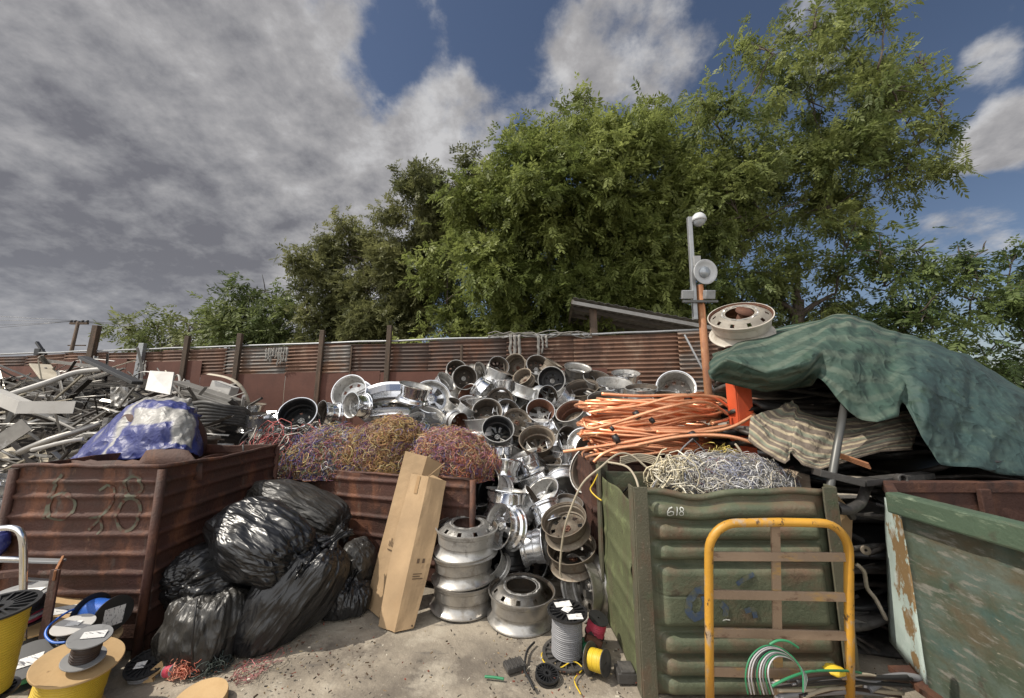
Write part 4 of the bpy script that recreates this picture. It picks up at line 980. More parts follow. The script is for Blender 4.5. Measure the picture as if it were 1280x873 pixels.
# ---- bin bags
def bag(label, c, zdir, xh, rx, ry, rz, seed, mname='bag', tie=1., pleat=.055, flat=.012, square=.8):
    Mx = frame(c, zdir, xh); e = empty('bin_bag', c, label, 'bin bag', 'black bin bags heaped by the rusty bins'); put = under(e)
    bm = bmesh.new(); bmesh.ops.create_icosphere(bm, subdivisions=6, radius=1)
    sv = Vector((seed * 3.7, seed * 1.3, 0))
    for v in bm.verts:
        d = v.co.copy(); h = d.z
        k = 1 + .16 * noise.noise(d * 1.3 + sv) + .07 * noise.noise(d * 3.1 + sv)
        rad = math.hypot(d.x, d.y)
        q = Vector((math.copysign(abs(d.x) ** square, d.x), math.copysign(abs(d.y) ** square, d.y), d.z)) if rad > 1e-5 else d
        dx, dy = (d.x / rad, d.y / rad) if rad > 1e-5 else (1, 0)
        n1 = 1 - abs(noise.noise((dx * 5.5 + seed, dy * 5.5, h * .8))) * 2; n2 = 1 - abs(noise.noise((dx * 11 + seed, dy * 11, h * 1.5))) * 2
        n3 = 1 - abs(noise.noise((d.x * 4 + seed, d.y * 4, d.z * 1.6 + 9))) * 2; n4 = 1 - abs(noise.noise((d.x * 13, d.y * 13 + seed, d.z * 3.2))) * 2.2; n5 = 1 - abs(noise.noise((d.x * 7 + d.z * 3, d.y * 6 + seed, d.z * 5 + d.x * 2))) * 2.4
        near = max(0, h * tie) ** 1.3
        k += pleat * (near * 1.6 + .25) * (n1 * .7 + n2 * .45) + .022 * n3 + .007 * n4 + .014 * max(0, n5) ** 2
        if near > .5: k *= 1 - .5 * ((near - .5) / .5) ** 2 * .35
        v.co = Vector((q.x * rx, q.y * ry, q.z * rz)) * k
        w = Mx @ v.co
        if w.z < flat: w.z = flat + (w.z - flat) * .02
        v.co = w
    vs = [v.co.copy() for v in bm.verts]; fs = [tuple(q.index for q in f.verts) for f in bm.faces]; bm.free()
    mb = MB(); mb.add(vs, fs, smooth=True); me = mb.mesh('sack')
    inv = Mx.inverted(); me.transform(inv); o = link('sack', me, None, M[mname]); o.matrix_local = Matrix.Translation(-Vector(c)) @ Mx; o.parent = e
    if seed == 3: return
    # gathered neck
    mb = MB(); g = []; n = 40
    for i in range(9):
        u = i / 8; r = (.11 - .085 * math.sin(min(1, u * 1.8) * PI / 2) + .09 * max(0, u - .45)) * min(1, rx * 3)
        g.append([Vector((r * (1 + .4 * math.sin(a * 7 + seed) + .25 * math.sin(a * 13)) * math.cos(a), r * (1 + .4 * math.sin(a * 7 + seed)) * math.sin(a), tie * (rz * .86 + u * .2 * min(1, rx * 3)))) + Vector((.03 * u, .05 * u * u, 0)) for a in [2 * PI * k / n for k in range(n)]])
    mb.grid(g, close_v=True); nk = mb.build('knotted_neck', M[mname], solid=.003); nk.matrix_local = Matrix.Translation(-Vector(c)) @ Mx; nk.parent = e
def rr(px, t): return px * t / F
bag('puffed black bag on top of the heap with a bright sunlit shoulder', P(326, 675, 2.95), (.88, -.25, -.30), (0, -.4, 1), .225, .28, .43, 1, 'bag', 1, flat=.35)
bag('dusty long bag lying at the very back against the rusty wire bin', P(372, 640, 3.55), (.92, -.1, -.35), (0, 0, 1), .22, .30, .52, 2, 'bag_grey', 1, flat=.2)
bag('round bag with starburst pleats squeezed against the 628 bin', P(280, 716, 2.96), (-.30, -.92, .05), (1, 0, 0), .27, .24, .36, 3, 'bag', 1, pleat=.075, flat=.25)
bag('squat bag on the ground in front, dusty and tied with a dark cord', P(262, 787, 2.66), (-.05, .25, 1), (1, 0, 0), .265, .26, .275, 4, 'bag_grey', 1)
bag('largest bag, leaning upright in the front middle of the heap', P(366, 744, 2.90), (.50, .22, .80), (1, -.2, 0), .265, .28, .46, 5, 'bag', 1)
bag('small crumpled grey bag at the back beside the cardboard sleeve', P(446, 702, 3.35), (.1, -.5, .85), (1, 0, 0), .15, .16, .20, 6, 'bag_grey', -1, pleat=.08, flat=.1)
bag('thin torn bag slumped on the ground by the cardboard sleeve', P(432, 756, 3.15), (.2, -.1, 1), (1, 0, 0), .18, .18, .22, 7, 'bag', 1, pleat=.09)
mb = MB(); mb.tube([P(241, 826, 2.36), P(240, 800, 2.34), P(243, 775, 2.37), P(246, 750, 2.43)], .006, 6); tag(mb.build('tie_cord', M['cable_black']), 'thin dark cord hanging down over the squat dusty bag', 'cord')

# ---- cardboard
def carton():
    B = [G(473, 783), G(493, 791), G(517, 785.5), G(498, 776)]
    T_ = [P(514, 592, 3.52), P(536, 596, 3.44), P(558, 602, 3.50), P(537, 592, 3.60)]
    c = sum(B, Vector()) / 4; e = empty('cardboard_box', c, 'tall closed cardboard box leaning on the wire bin, sunlit on one face', 'box', 'leaning cardboard'); put = under(e)
    def ring(u): return [B[k].lerp(T_[k], u) + (B[k] - c) * (.16 * math.sin(PI * min(1, u * 1.1))) for k in range(4)]
    mb = MB(); rows = []; K = 24
    for i in range(K + 1):
        u = i / K; r = ring(u); row = []
        for k in range(4):
            a, b = r[k], r[(k + 1) % 4]
            for j in range(6): row.append(a.lerp(b, j / 6) + Vector((0, 0, 0)) + (a - b).cross(Vector((0, 0, 1))).normalized() * (.006 * noise.noise((u * 6, k + j * .3, 2)) * (j > 0)))
        rows.append(row)
    mb.grid(rows, smooth=False, close_v=True); put(mb.build('body', M['card'], bevel=None))
    mb = MB(); r = ring(1); top = [q + Vector((0, 0, -.004)) for q in r]; mb.add(top + [sum(top, Vector()) / 4 + Vector((0, .0, -.03))], [(0, 1, 4), (1, 2, 4), (2, 3, 4), (3, 0, 4)]); put(mb.build('top_flap', M['card'], solid=.004))
    mb = MB(); bl = [ring(u)[0].lerp(ring(u)[1], v) for u in (.86, .995) for v in (.42, .60)]; off_ = Vector((-.7, -.7, .1)).normalized() * .008; mb.add([q + off_ for q in bl], [(0, 1, 3, 2)]); put(mb.build('packing_tape', M['card_in']))
    for (u0, v0, w_, h_) in ((.30, .25, .5, .006), (.315, .25, .35, .006), (.33, .25, .42, .006), (.40, .3, .12, .03), (.40, .55, .12, .03)):
        q = lambda u, v: ring(u)[1].lerp(ring(u)[2], v) + Vector((.6, -.75, .1)).normalized() * .008
        mb = MB(); mb.add([q(u0, v0), q(u0, v0 + w_), q(u0 + h_, v0 + w_), q(u0 + h_, v0)], [(0, 1, 2, 3)]); put(mb.build('printed_mark', M['ink']))
    mb = MB(); r = ring(.0); mb.add([q + Vector((0, 0, .004)) for q in r], [(0, 1, 2, 3)]); put(mb.build('bottom_flap', M['card']))
carton()
def sleeve():
    b = [G(457, 757), G(474, 772), G(500, 768)]; t_ = [P(507, 564, 3.66), P(534, 571, 3.62), P(552, 580, 3.70)]
    e = empty('cardboard_sleeve', sum(b, Vector()) / 3, 'flat folded cardboard sleeve standing behind the tall closed box', 'box', 'leaning cardboard'); put = under(e)
    mb = MB(); g = []
    for i in range(17):
        u = i / 16; g.append([b[0].lerp(t_[0], u), b[0].lerp(t_[0], u).lerp(b[1].lerp(t_[1], u), .5), b[1].lerp(t_[1], u), b[2].lerp(t_[2], u)])
    mb.grid(g, smooth=False); put(mb.build('panel', M['card'], solid=.012))
    mb = MB()
    q = lambda u, v: b[0].lerp(t_[0], u).lerp(b[1].lerp(t_[1], u), v) + Vector((-.004, -.013, .002))
    for k in range(5):
        v0 = .42 + k * .075; mb.add([q(.38, v0), q(.38, v0 + .035), q(.41 + .02 * (k % 2), v0 + .035), q(.41 + .02 * (k % 2), v0)], [(0, 1, 2, 3)])
    mb.add([q(.355, .42), q(.355, .8), q(.362, .8), q(.362, .42)], [(0, 1, 2, 3)])
    put(mb.build('printed_mark', M['ink']))
sleeve()
mb = MB(); mb.bar(P(534, 597, 3.52), P(556, 579, 3.5), .012, .01); tag(mb.build('wood_splinter', M['card'], bevel=.002), 'thin pale splinter poking up from the top of the tall closed box', 'stick')

# ---- cloth helper
def tri(x): x = x - math.floor(x); return 1 - 4 * abs(x - .5)
def crumple(u, v, seed):
    r = random.Random(seed); o = 0; w1 = noise.noise((u * 3, v * 3, seed)) * .25; w2 = noise.noise((u * 5 + 7, v * 4, seed)) * .2
    for k in range(7):
        a = r.uniform(0, PI); f = r.uniform(1.5, 6.5); m = max(0, .35 + .9 * noise.noise((u * 4 + k * 3.7, v * 3, seed + k)))
        o += m * tri(f * (u * 2.2 * math.cos(a) + v * math.sin(a)) + w1 * f * .5 + w2 + r.random()) / (f ** .8)
    return o
def cloth(cols, nv=26, lin=0., crum=0., fold=.03, seed=0, bulge=.0, sub=6, fscale=(1., 1.)):
    """cols = list of columns, each a list of (px, py, t); Catmull-Rom both ways"""
    def cr(p, n):
        out = []
        for i in range(len(p) - 1):
            a, b, c, d = p[max(0, i - 1)], p[i], p[i + 1], p[min(len(p) - 1, i + 2)]
            for k in range(n):
                t = k / n; out.append(.5 * ((2 * b) + (c - a) * t + (2 * a - 5 * b + 4 * c - d) * t * t + (3 * b - a - 3 * c + d) * t ** 3))
        return out + [p[-1]]
    pts = []
    for col in cols:
        q = [P(*k) for k in col]; pts.append([x.lerp(y, lin * .8) for x, y in zip(cr(q, nv), [q[i].lerp(q[i + 1], k / nv) for i in range(len(q) - 1) for k in range(nv)] + [q[-1]])])
    def li(p, n): return [p[i].lerp(p[i + 1], k / n) for i in range(len(p) - 1) for k in range(n)] + [p[-1]]
    rows = []
    for j in range(len(pts[0])):
        q = [pts[i][j] for i in range(len(pts))]; rows.append([x.lerp(y, lin) for x, y in zip(cr(q, sub), li(q, sub))])
    n = len(rows); m = len(rows[0])
    out = []
    for j in range(n):
        r = []
        for i in range(m):
            a = rows[max(0, j - 1)][i]; b = rows[min(n - 1, j + 1)][i]; c = rows[j][max(0, i - 1)]; d = rows[j][min(m - 1, i + 1)]
            nn = (b - a).cross(d - c); nn = nn.normalized() if nn.length > 1e-9 else Vector((0, -1, 0))
            u, v = i / (m - 1), j / (n - 1)
            o = fold * (1.5 * (.45 - abs(noise.noise((u * 6 * fscale[0] + v * 2.2, v * .9 * fscale[1], seed))) * 2) + .5 * (.4 - abs(noise.noise((u * 14 * fscale[0] - v * 3, v * 1.8 * fscale[1], seed + 3))) * 2) + .35 * (.4 - abs(noise.noise((u * 11 + v * 7, v * 5 - u * 6, seed + 8))) * 2) + .12 * noise.noise((u * 34 * fscale[0] + v * 9, v * 9 * fscale[1], seed + 5)))
            if crum: o += crum * crumple(u, v, seed)
            r.append(rows[j][i] + nn * o)
        out.append(r)
    return out
def cloth_obj(name, rows, m, parent=None, thick=.0025):
    mb = MB(); mb.grid(rows); me = mb.mesh(name); n, k = len(rows), len(rows[0])
    uv = me.uv_layers.new(name='UVMap')
    li = np.zeros(len(me.loops), np.int32); me.loops.foreach_get('vertex_index', li)
    u = (li % k) / (k - 1); v = (li // k) / (n - 1); uv.data.foreach_set('uv', np.stack([u, v], 1).astype(np.float32).ravel())
    o = link(name, me, parent, m); md = o.modifiers.new('solid', 'SOLIDIFY'); md.thickness = thick; md.offset = 0
    return o
def uvsep(N, L, tc):
    s = N.new('ShaderNodeSeparateXYZ'); L.new(tc.outputs['UV'], s.inputs[0]); return s
def mathn(N, L, op, a, b=None, clamp=False):
    x = N.new('ShaderNodeMath'); x.operation = op; x.use_clamp = clamp
    for k, v in enumerate((a, b)):
        if v is None: continue
        if hasattr(v, 'is_linked'): L.new(v, x.inputs[k])
        else: x.inputs[k].default_value = v
    return x.outputs[0]
def green_fn(N, L, tc, col, nz, mixc, mr):
    s = uvsep(N, L, tc)
    w = mathn(N, L, 'ADD', mathn(N, L, 'MULTIPLY', s.outputs[1], 62.), mathn(N, L, 'MULTIPLY', s.outputs[0], 34.))
    w = mathn(N, L, 'ADD', w, mathn(N, L, 'MULTIPLY', nz(3., (1, 1, 1)), 3.))
    st = mr(mathn(N, L, 'SINE', w), .1, .75)
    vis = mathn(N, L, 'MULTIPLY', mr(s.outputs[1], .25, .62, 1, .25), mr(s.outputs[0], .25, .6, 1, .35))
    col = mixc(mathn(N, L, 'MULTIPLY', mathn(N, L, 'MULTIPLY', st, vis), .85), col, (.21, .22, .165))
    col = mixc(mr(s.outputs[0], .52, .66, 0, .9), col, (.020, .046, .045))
    return mixc(mathn(N, L, 'MULTIPLY', mr(nz(2.2, (1, 1, 3)), .5, .72), .5), col, (.07, .10, .075))
M['green_tarp'] = mat('faded_green_striped_awning', (.030, .062, .046), .75, patches=[((.10, .13, .09), 18, .6, .8, (1, 1, 1)), ((.03, .06, .035), 7, .58, .76, (1, 1, 1))], fn=green_fn, bump=.2, bscale=30, vary=.18, crease=.13, cscale=2.8)
def stripe_fn(N, L, tc, col, nz, mixc, mr):
    s = uvsep(N, L, tc); w = mathn(N, L, 'MULTIPLY', s.outputs[1], 62.)
    st = mr(mathn(N, L, 'SINE', w), .1, .8)
    col = mixc(st, col, (.36, .30, .205))
    return mixc(mathn(N, L, 'MULTIPLY', mr(mathn(N, L, 'SINE', mathn(N, L, 'MULTIPLY', s.outputs[1], 31.)), .55, .9), .8), col, (.17, .19, .14))
M['canvas'] = mat('brown_striped_canvas', (.15, .12, .095), .9, fn=stripe_fn, patches=[((.1, .08, .06), 7, .54, .76, (1, 1, 1))], bump=.2, crease=.07, cscale=5)
def blue_fn(N, L, tc, col, nz, mixc, mr):
    s = uvsep(N, L, tc)
    wn = mathn(N, L, 'MULTIPLY', mathn(N, L, 'SUBTRACT', nz(6.), .5), .07)
    u = mathn(N, L, 'ADD', s.outputs[0], wn); v = mathn(N, L, 'ADD', s.outputs[1], wn)
    def band(x, a, b, e=.012): return mathn(N, L, 'MULTIPLY', mr(x, a - e, a + e), mr(x, b - e, b + e, 1, 0))
    white = (.31, .30, .28)
    def mx(a, b): return mathn(N, L, 'MAXIMUM', a, b)
    f = band(v, -.1, .22)
    f = mx(f, mathn(N, L, 'MULTIPLY', band(v, .40, .60), band(u, .30, .80)))
    f = mx(f, mathn(N, L, 'MULTIPLY', band(v, .58, .90), band(u, .62, .80)))
    f = mx(f, band(mathn(N, L, 'ADD', u, mathn(N, L, 'MULTIPLY', v, .10)), .12, .155)); f = mx(f, band(mathn(N, L, 'ADD', u, mathn(N, L, 'MULTIPLY', v, .08)), .275, .315))
    f = mathn(N, L, 'MULTIPLY', f, band(u, .10, .86))
    return mixc(f, col, white)
M['blue_tarp'] = mat('blue_and_white_tarp', (.022, .03, .155), .5, fn=blue_fn, patches=[((.2, .19, .17), 9, .58, .76, (1, 1, 1))], bump=.12, bscale=25, crease=.06, cscale=4)
# green awning over the stack
rows = cloth([
    [(893, 521, 4.9), (893, 446, 3.9), (886, 450, 3.2), (884, 462, 3.05), (888, 474, 3.0)],
    [(925, 500, 4.9), (925, 425, 4.0), (918, 432, 3.3), (907, 447, 2.92), (903, 480, 3.05)],
    [(985, 483, 4.9), (985, 408, 4.1), (978, 415, 3.35), (958, 466, 2.86), (958, 490, 3.12)],
    [(1020, 476, 4.9), (1020, 401, 4.2), (1014, 407, 3.38), (1000, 455, 2.80), (1008, 488, 3.10)],
    [(1047, 471, 4.9), (1047, 396, 4.3), (1042, 402, 3.4), (1028, 440, 2.92), (1024, 473, 2.84)],
    [(1066, 474, 4.9), (1066, 399, 4.3), (1062, 405, 3.38), (1060, 455, 2.85), (1062, 512, 2.62)],
    [(1090, 479, 4.9), (1090, 404, 4.3), (1084, 411, 3.34), (1090, 465, 2.8), (1098, 527, 2.55)],
    [(1118, 489, 4.9), (1118, 414, 4.3), (1112, 421, 3.3), (1116, 475, 2.8), (1122, 521, 2.62)],
    [(1134, 495, 4.9), (1134, 420, 4.3), (1128, 427, 3.28), (1130, 470, 2.85), (1130, 503, 2.75)],
    [(1156, 502, 4.9), (1156, 427, 4.3), (1150, 434, 3.25), (1150, 485, 2.75), (1152, 545, 2.58)],
    [(1198, 515, 4.9), (1198, 440, 4.3), (1193, 447, 3.2), (1186, 510, 2.72), (1182, 580, 2.5)],
    [(1228, 530, 4.9), (1228, 455, 4.3), (1225, 463, 3.15), (1218, 530, 2.7), (1214, 586, 2.5)],
    [(1260, 551, 4.9), (1260, 476, 4.3), (1256, 485, 3.1), (1252, 540, 2.7), (1250, 591, 2.5)],
    [(1310, 580, 4.9), (1310, 505, 4.3), (1304, 515, 3.05), (1300, 560, 2.68), (1300, 594, 2.5)],
    [(1370, 615, 4.9), (1370, 540, 4.2), (1364, 548, 3.0), (1360, 580, 2.65), (1360, 600, 2.5)]], nv=14, fold=.024, seed=2, sub=10, lin=.85, crum=.032)
e = empty('green_awning', rows[20][40], 'faded green striped awning cloth draped like a tent over the dark stack', 'tarp'); put = under(e)
put(cloth_obj('cloth', rows, M['green_tarp']))
# striped canvas below it
rows = cloth([
    [(985, 505, 3.25), (958, 514, 3.0), (940, 521, 2.85), (935, 550, 2.75)],
    [(990, 500, 3.2), (972, 520, 2.95), (960, 545, 2.75), (958, 566, 2.66)],
    [(992, 502, 3.15), (992, 525, 2.9), (986, 555, 2.68), (982, 579, 2.6)],
    [(1000, 512, 3.1), (998, 530, 2.85), (992, 558, 2.66), (989, 566, 2.66)],
    [(1030, 521, 3.1), (1026, 538, 2.85), (1010, 568, 2.64), (1003, 580, 2.58)],
    [(1060, 524, 3.1), (1052, 545, 2.85), (1034, 572, 2.64), (1024, 587, 2.58)],
    [(1095, 522, 3.1), (1090, 540, 2.85), (1075, 560, 2.68), (1062, 575, 2.62)],
    [(1130, 514, 3.1), (1128, 530, 2.9), (1115, 550, 2.75), (1102, 564, 2.7)],
    [(1162, 512, 3.1), (1156, 528, 2.95), (1148, 545, 2.85), (1138, 562, 2.78)]], nv=12, fold=.010, seed=9, sub=8, lin=.7, crum=.014)
e = empty('striped_canvas', rows[18][30], 'brown and cream striped canvas hanging in folds under the green awning', 'cloth'); put = under(e)
put(cloth_obj('cloth', rows, M['canvas']))
mb = MB(); mb.tube(rows[-1], .006, 5); put(mb.build('hem', M['canvas']))
mb = MB(); mb.tube([P(1056, 505, 2.72), P(1046, 560, 2.58), P(1035, 625, 2.46), P(1030, 700, 2.44)], .024, 12)
tag(mb.build('prop_pole', M['steel_pipe']), 'slanted dark steel pole propping up the front of the green awning', 'pole')

# ---- dark stack under the awning
def stack():
    rnd = random.Random(3)
    def slab(name, label, c, size, rz, tilt, mname, kind, group='dark panels stacked under the green awning', cat='car part'):
        L, W, T = size; mb = MB(); g = []; nx, ny = 14, 8
        for i in range(nx + 1):
            row = []
            for j in range(ny + 1):
                x, y = (i / nx - .5) * L, (j / ny - .5) * W
                z = .05 * noise.noise((x * 2 + c[0] * 3, y * 2, c[2] * 7)) + (.06 * (2 * y / W) ** 2 * (1 if kind else -1)) + .05 * (2 * x / L) ** 2 * (-1 if kind == 2 else .4)
                row.append(Vector((x + .05 * noise.noise((y * 4, c[2] * 9, 1)), y + .05 * noise.noise((x * 4, c[2] * 9, 5)), z)))
            g.append(row)
        mb.grid(g); Mx = Matrix.Translation(Vector(c)) @ Matrix.Rotation(rz, 4, 'Z') @ Matrix.Rotation(tilt[0], 4, 'X') @ Matrix.Rotation(tilt[1], 4, 'Y')
        o = mb.build(name, M[mname], solid=T); o.matrix_world = Mx; tag(o, label, cat, group); return o
    z = .08; k = 0
    while z < 1.62:
        for (xc, yc) in ((2.62, 3.3 if z < .85 else 3.72), (3.75, 3.35)):
            slab('scrap_bumper', 'bent dark plastic panel lying in the stack under the green awning', (xc + rnd.uniform(-.14, .1), yc + rnd.uniform(-.15, .15), z + rnd.uniform(0, .02)), (rnd.uniform(1.0, 1.35), rnd.uniform(.6, .95), rnd.uniform(.02, .045)), rnd.uniform(-.25, .25), (rnd.uniform(-.08, .08), rnd.uniform(-.1, .1)), rnd.choice(['black_plastic', 'black_dusty', 'black_dusty', 'scrap_dark']), rnd.choice([0, 1, 2]))
        z += rnd.uniform(.055, .085); k += 1
    for (zz, n) in ((1.62, 0), (1.69, 1), (1.77, 2), (1.85, 3), (1.93, 4), (2.0, 5)):
        for xc in (2.75, 3.7):
            slab('scrap_bumper', 'bent dark plastic panel lying in the stack under the green awning', (xc + rnd.uniform(-.1, .1), 3.75 + rnd.uniform(-.1, .1), zz), (rnd.uniform(1.0, 1.2), rnd.uniform(.5, .7), .035), rnd.uniform(-.2, .2), (rnd.uniform(-.08, .08), rnd.uniform(-.1, .1)), rnd.choice(['black_dusty', 'black_dusty', 'scrap_dark']), rnd.choice([0, 1, 2]))
    # loose bits poking out of its ragged end
    for i in range(26):
        px, py = rnd.uniform(1045, 1112), rnd.uniform(630, 800); t = rnd.uniform(2.5, 2.75); p = P(px, py, t)
        if p.z < .05: continue
        a = rnd.uniform(-.6, .6); d = Vector((math.cos(a), rnd.uniform(-.5, .5), rnd.uniform(-.5, .5))).normalized() * rnd.uniform(.06, .16)
        mb = MB(); m = rnd.choice(['black_dusty', 'black_plastic', 'scrap_dark', 'black_dusty', 'scrap_dark', 'scrap_grey'])
        if rnd.random() < .5: mb.tube([p - d, p, p + d * .8 + Vector((0, 0, rnd.uniform(-.05, .05)))], rnd.uniform(.012, .028), 8)
        else: mb.bar(p - d, p + d, rnd.uniform(.04, .1), rnd.uniform(.012, .03))
        tag(mb.build('broken_part', M[m], bevel=.003), 'broken scrap end sticking out of the dark stack beside the dumpster', 'scrap piece', 'broken ends sticking out of the dark stack')
    def one(name, label, build, m, cat='car part'):
        mb = MB(); build(mb); tag(mb.build(name, M[m], bevel=.003), label, cat)
    one('radiator_hose', 'fat curved black hose sticking out below the prop pole', lambda mb: mb.tube(smooth_px([(1048, 637, 2.42), (1062, 637, 2.42), (1076, 628, 2.5), (1082, 612, 2.6), (1090, 600, 2.8)]), .030, 12), 'black_dusty', 'hose')
    one('bumper_strip', 'long black moulding with a round socket, top of the stack by the dumpster', lambda mb: (mb.bar(P(1020, 590, 2.55), P(1075, 603, 2.5), .10, .045), mb.bar(P(1075, 603, 2.5), P(1160, 594, 2.7), .08, .04)), 'black_dusty')
    one('round_socket', 'small round black socket on the long moulding', lambda mb: mb.lathe([(.022, -.02), (.034, -.02), (.034, .02), (.022, .02)], 18, frame(P(1126, 599, 2.52), (0, -1, .1)), closed=True), 'black_dusty')
    one('ribbed_trim', 'rust-brown ribbed strip lying slanted on the stack beside the prop pole', lambda mb: [mb.bar(P(1046 + k * 1.2, 566 + k * 2, 2.62), P(1086 + k, 580 + k * 2, 2.5), .014, .012) for k in range(4)], 'rust_pole', 'trim')
    one('cardboard_scrap', 'torn tan cardboard wedged behind the bin post at the end of the dark stack', lambda mb: mb.add([P(1042, 614, 2.62), P(1066, 640, 2.6), P(1064, 700, 2.6), P(1044, 690, 2.6), P(1052, 650, 2.58)], [(0, 1, 4), (1, 2, 4), (2, 3, 4), (3, 0, 4)]), 'card', 'cardboard')
    one('washer_disc', 'pale round washer plate showing in the dark stack', lambda mb: mb.lathe([(.008, -.006), (.03, -.006), (.03, .006), (.008, .006)], 18, frame(P(1082, 688, 2.5), (-.3, -1, .1)), closed=True), 'tan_rim', 'washer')
    one('torn_foam', 'ragged pale strip of torn foam hanging from the dark stack', lambda mb: mb.tube(smooth_px([(1070, 705, 2.5), (1080, 715, 2.48), (1084, 735, 2.5), (1095, 750, 2.5), (1108, 775, 2.5)]), [.012, .014] * 16 + [.01], 6), 'cream_paint', 'foam')
stack()

# ---- blue tarp on the 628 bin
rows = cloth([
    [(120, 545, 4.3), (100, 565, 3.9), (90, 574, 3.6), (86, 579, 3.5)],
    [(158, 512, 4.3), (130, 538, 3.9), (115, 560, 3.6), (110, 578, 3.5)],
    [(185, 497, 4.35), (160, 510, 3.95), (140, 545, 3.62), (132, 576, 3.45)],
    [(195, 497, 4.4), (180, 504, 3.9), (158, 540, 3.6), (150, 576, 3.42)],
    [(210, 497, 4.4), (195, 504, 3.86), (182, 540, 3.55), (176, 573, 3.42)],
    [(225, 498, 4.4), (215, 505, 3.86), (203, 535, 3.55), (198, 562, 3.42)],
    [(238, 500, 4.4), (232, 507, 3.9), (224, 535, 3.6), (220, 562, 3.45)],
    [(244, 508, 4.4), (241, 514, 3.95), (240, 540, 3.7), (236, 566, 3.5)],
    [(248, 515, 4.45), (247, 522, 4.05), (250, 545, 3.85), (248, 572, 3.6)],
    [(250, 520, 4.6), (251, 530, 4.3), (254, 548, 4.1), (252, 570, 4.0)]], nv=12, fold=.022, seed=5, sub=8, lin=.75, crum=.022)
e = empty('blue_tarp', rows[16][30], 'blue and white tarp draped over the rusty 628 bin', 'tarp'); put = under(e)
put(cloth_obj('cloth', rows, M['blue_tarp']))
def tarp_load():
    mb = MB(); mb.add(*lump(P(195, 555, 3.95) , (.50, .30, .40), 3, .1, 3, .65), smooth=True); tag(mb.build('junk_load', M['rust_dark']), 'dark rusty load bulging beneath the blue tarp', 'scrap load')
    mb = MB(); g = []
    for i in range(20):
        px = 88 + 165 * i / 19; top = 580 - (18 if 175 < px < 238 else 4) - 3 * noise.noise((px * .1, 0, 0)); g.append([PY(px, top, 3.18), PY(px, (top + 592) / 2, 3.16), PY(px, 600, 3.14)])
    mb.grid(g); tag(mb.build('bent_plate', M['rust_dark'], solid=.01), 'bent rusty plate along the lower edge of the blue tarp', 'plate')
    mb = MB(); mb.tube(smooth_px([(205, 563, 3.3), (222, 566, 3.2), (228, 580, 3.1)]), .006, 6); tag(mb.build('green_string', M['cable_green']), 'thin green string curling from the blue tarp over the bin rim', 'string')
    e = empty('rusty_drum', P(258, 565, 4.3), 'rust-streaked cream drum stub standing between tarp and bin corner', 'drum'); put = under(e)
    mb = MB(); c = P(259, 566, 4.35); mb.lathe([(.001, .18), (.11, .18), (.11, .14), (.085, .13), (.08, -.3)], 20, Matrix.Translation(c)); put(mb.build('body', M['tan_rim']))
    mb = MB(); mb.bar(P(245, 577, 4.0), P(335, 570, 4.05), .04, .09); tag(mb.build('dusty_plank', M['beige_board'], bevel=.004), 'dusty pale plank along the far inside of the rusty 628 bin', 'plank')
    mb = MB(); mb.tube([P(305, 586, 3.9), P(304, 556, 3.95)], .008, 6); tag(mb.build('thin_rod', M['black_plastic']), 'thin black rod standing at the far rim of the 628 bin', 'rod')
tarp_load()
# ------------------------------------------------------------------ wheels
def mesh_disc(kind, w):
    """wheel centre with its openings, unit wheel radius .5, axis z"""
    n = 80; z0 = w * .5 * {'face': .55, 'open': -.5, 'truck': 1.22, 'steel': -.3, 'dish': -.55}[kind.split(':')[0]]
    style = kind.split(':')[1]
    if style == 'truck': rings = [.215, .23, .30, .335, .36, .385, .41, .44, .468]; zz = [.0, .004, .0, -.006, -.024, -.044, -.064, -.085, -.10]
    else: rings = [.028, .07, .10, .15, .20, .25, .30, .345, .39, .43]; zz = [0, .004, .0, -.018, -.022, -.02, -.012, -.006, -.01, -.02]
    def open_(i, a):
        r = (rings[i] + rings[i + 1]) / 2; q = (a / n)
        if style == 'truck':
            x = (q * 10 % 1) - .5; y = (r - .385) / .034; return (x / .16) ** 2 + (y) ** 2 < 1 and i in (3, 4, 5)
        if style == 'spoke5':
            return .13 < r < .40 and abs((q * 5 % 1) - .5) < (.30 if r > .2 else .18)
        if style == 'spoke10':
            return .17 < r < .385 and abs((q * 10 % 1) - .5) < .27
        if style == 'spoke6':
            return .16 < r < .36 and abs((q * 6 % 1) - .5) < .33
        if style == 'slots':
            return .27 < r < .36 and abs((q * 8 % 1) - .5) < .24
        if style == 'holes':
            return .19 < r < .26 and abs((q * 5 % 1) - .5) < .14
        return False
    bm = bmesh.new(); V = [[bm.verts.new((r * math.cos(2 * PI * k / n), r * math.sin(2 * PI * k / n), z0 + (z if z0 > 0 else -z))) for k in range(n)] for r, z in zip(rings, zz)]
    for i in range(len(rings) - 1):
        for k in range(n):
            if not open_(i, k + .5):
                f = bm.faces.new((V[i][k], V[i + 1][k], V[i + 1][(k + 1) % n], V[i][(k + 1) % n])); f.smooth = True
    for v in [v for v in bm.verts if not v.link_faces]: bm.verts.remove(v)
    bmesh.ops.solidify(bm, geom=bm.faces[:], thickness=.028 if style.startswith('spoke') else .014)
    me = bpy.data.meshes.new('wheel_centre'); bm.to_mesh(me); bm.free()
    try: me.set_sharp_from_angle(angle=R(40))
    except Exception: pass
    return me, z0
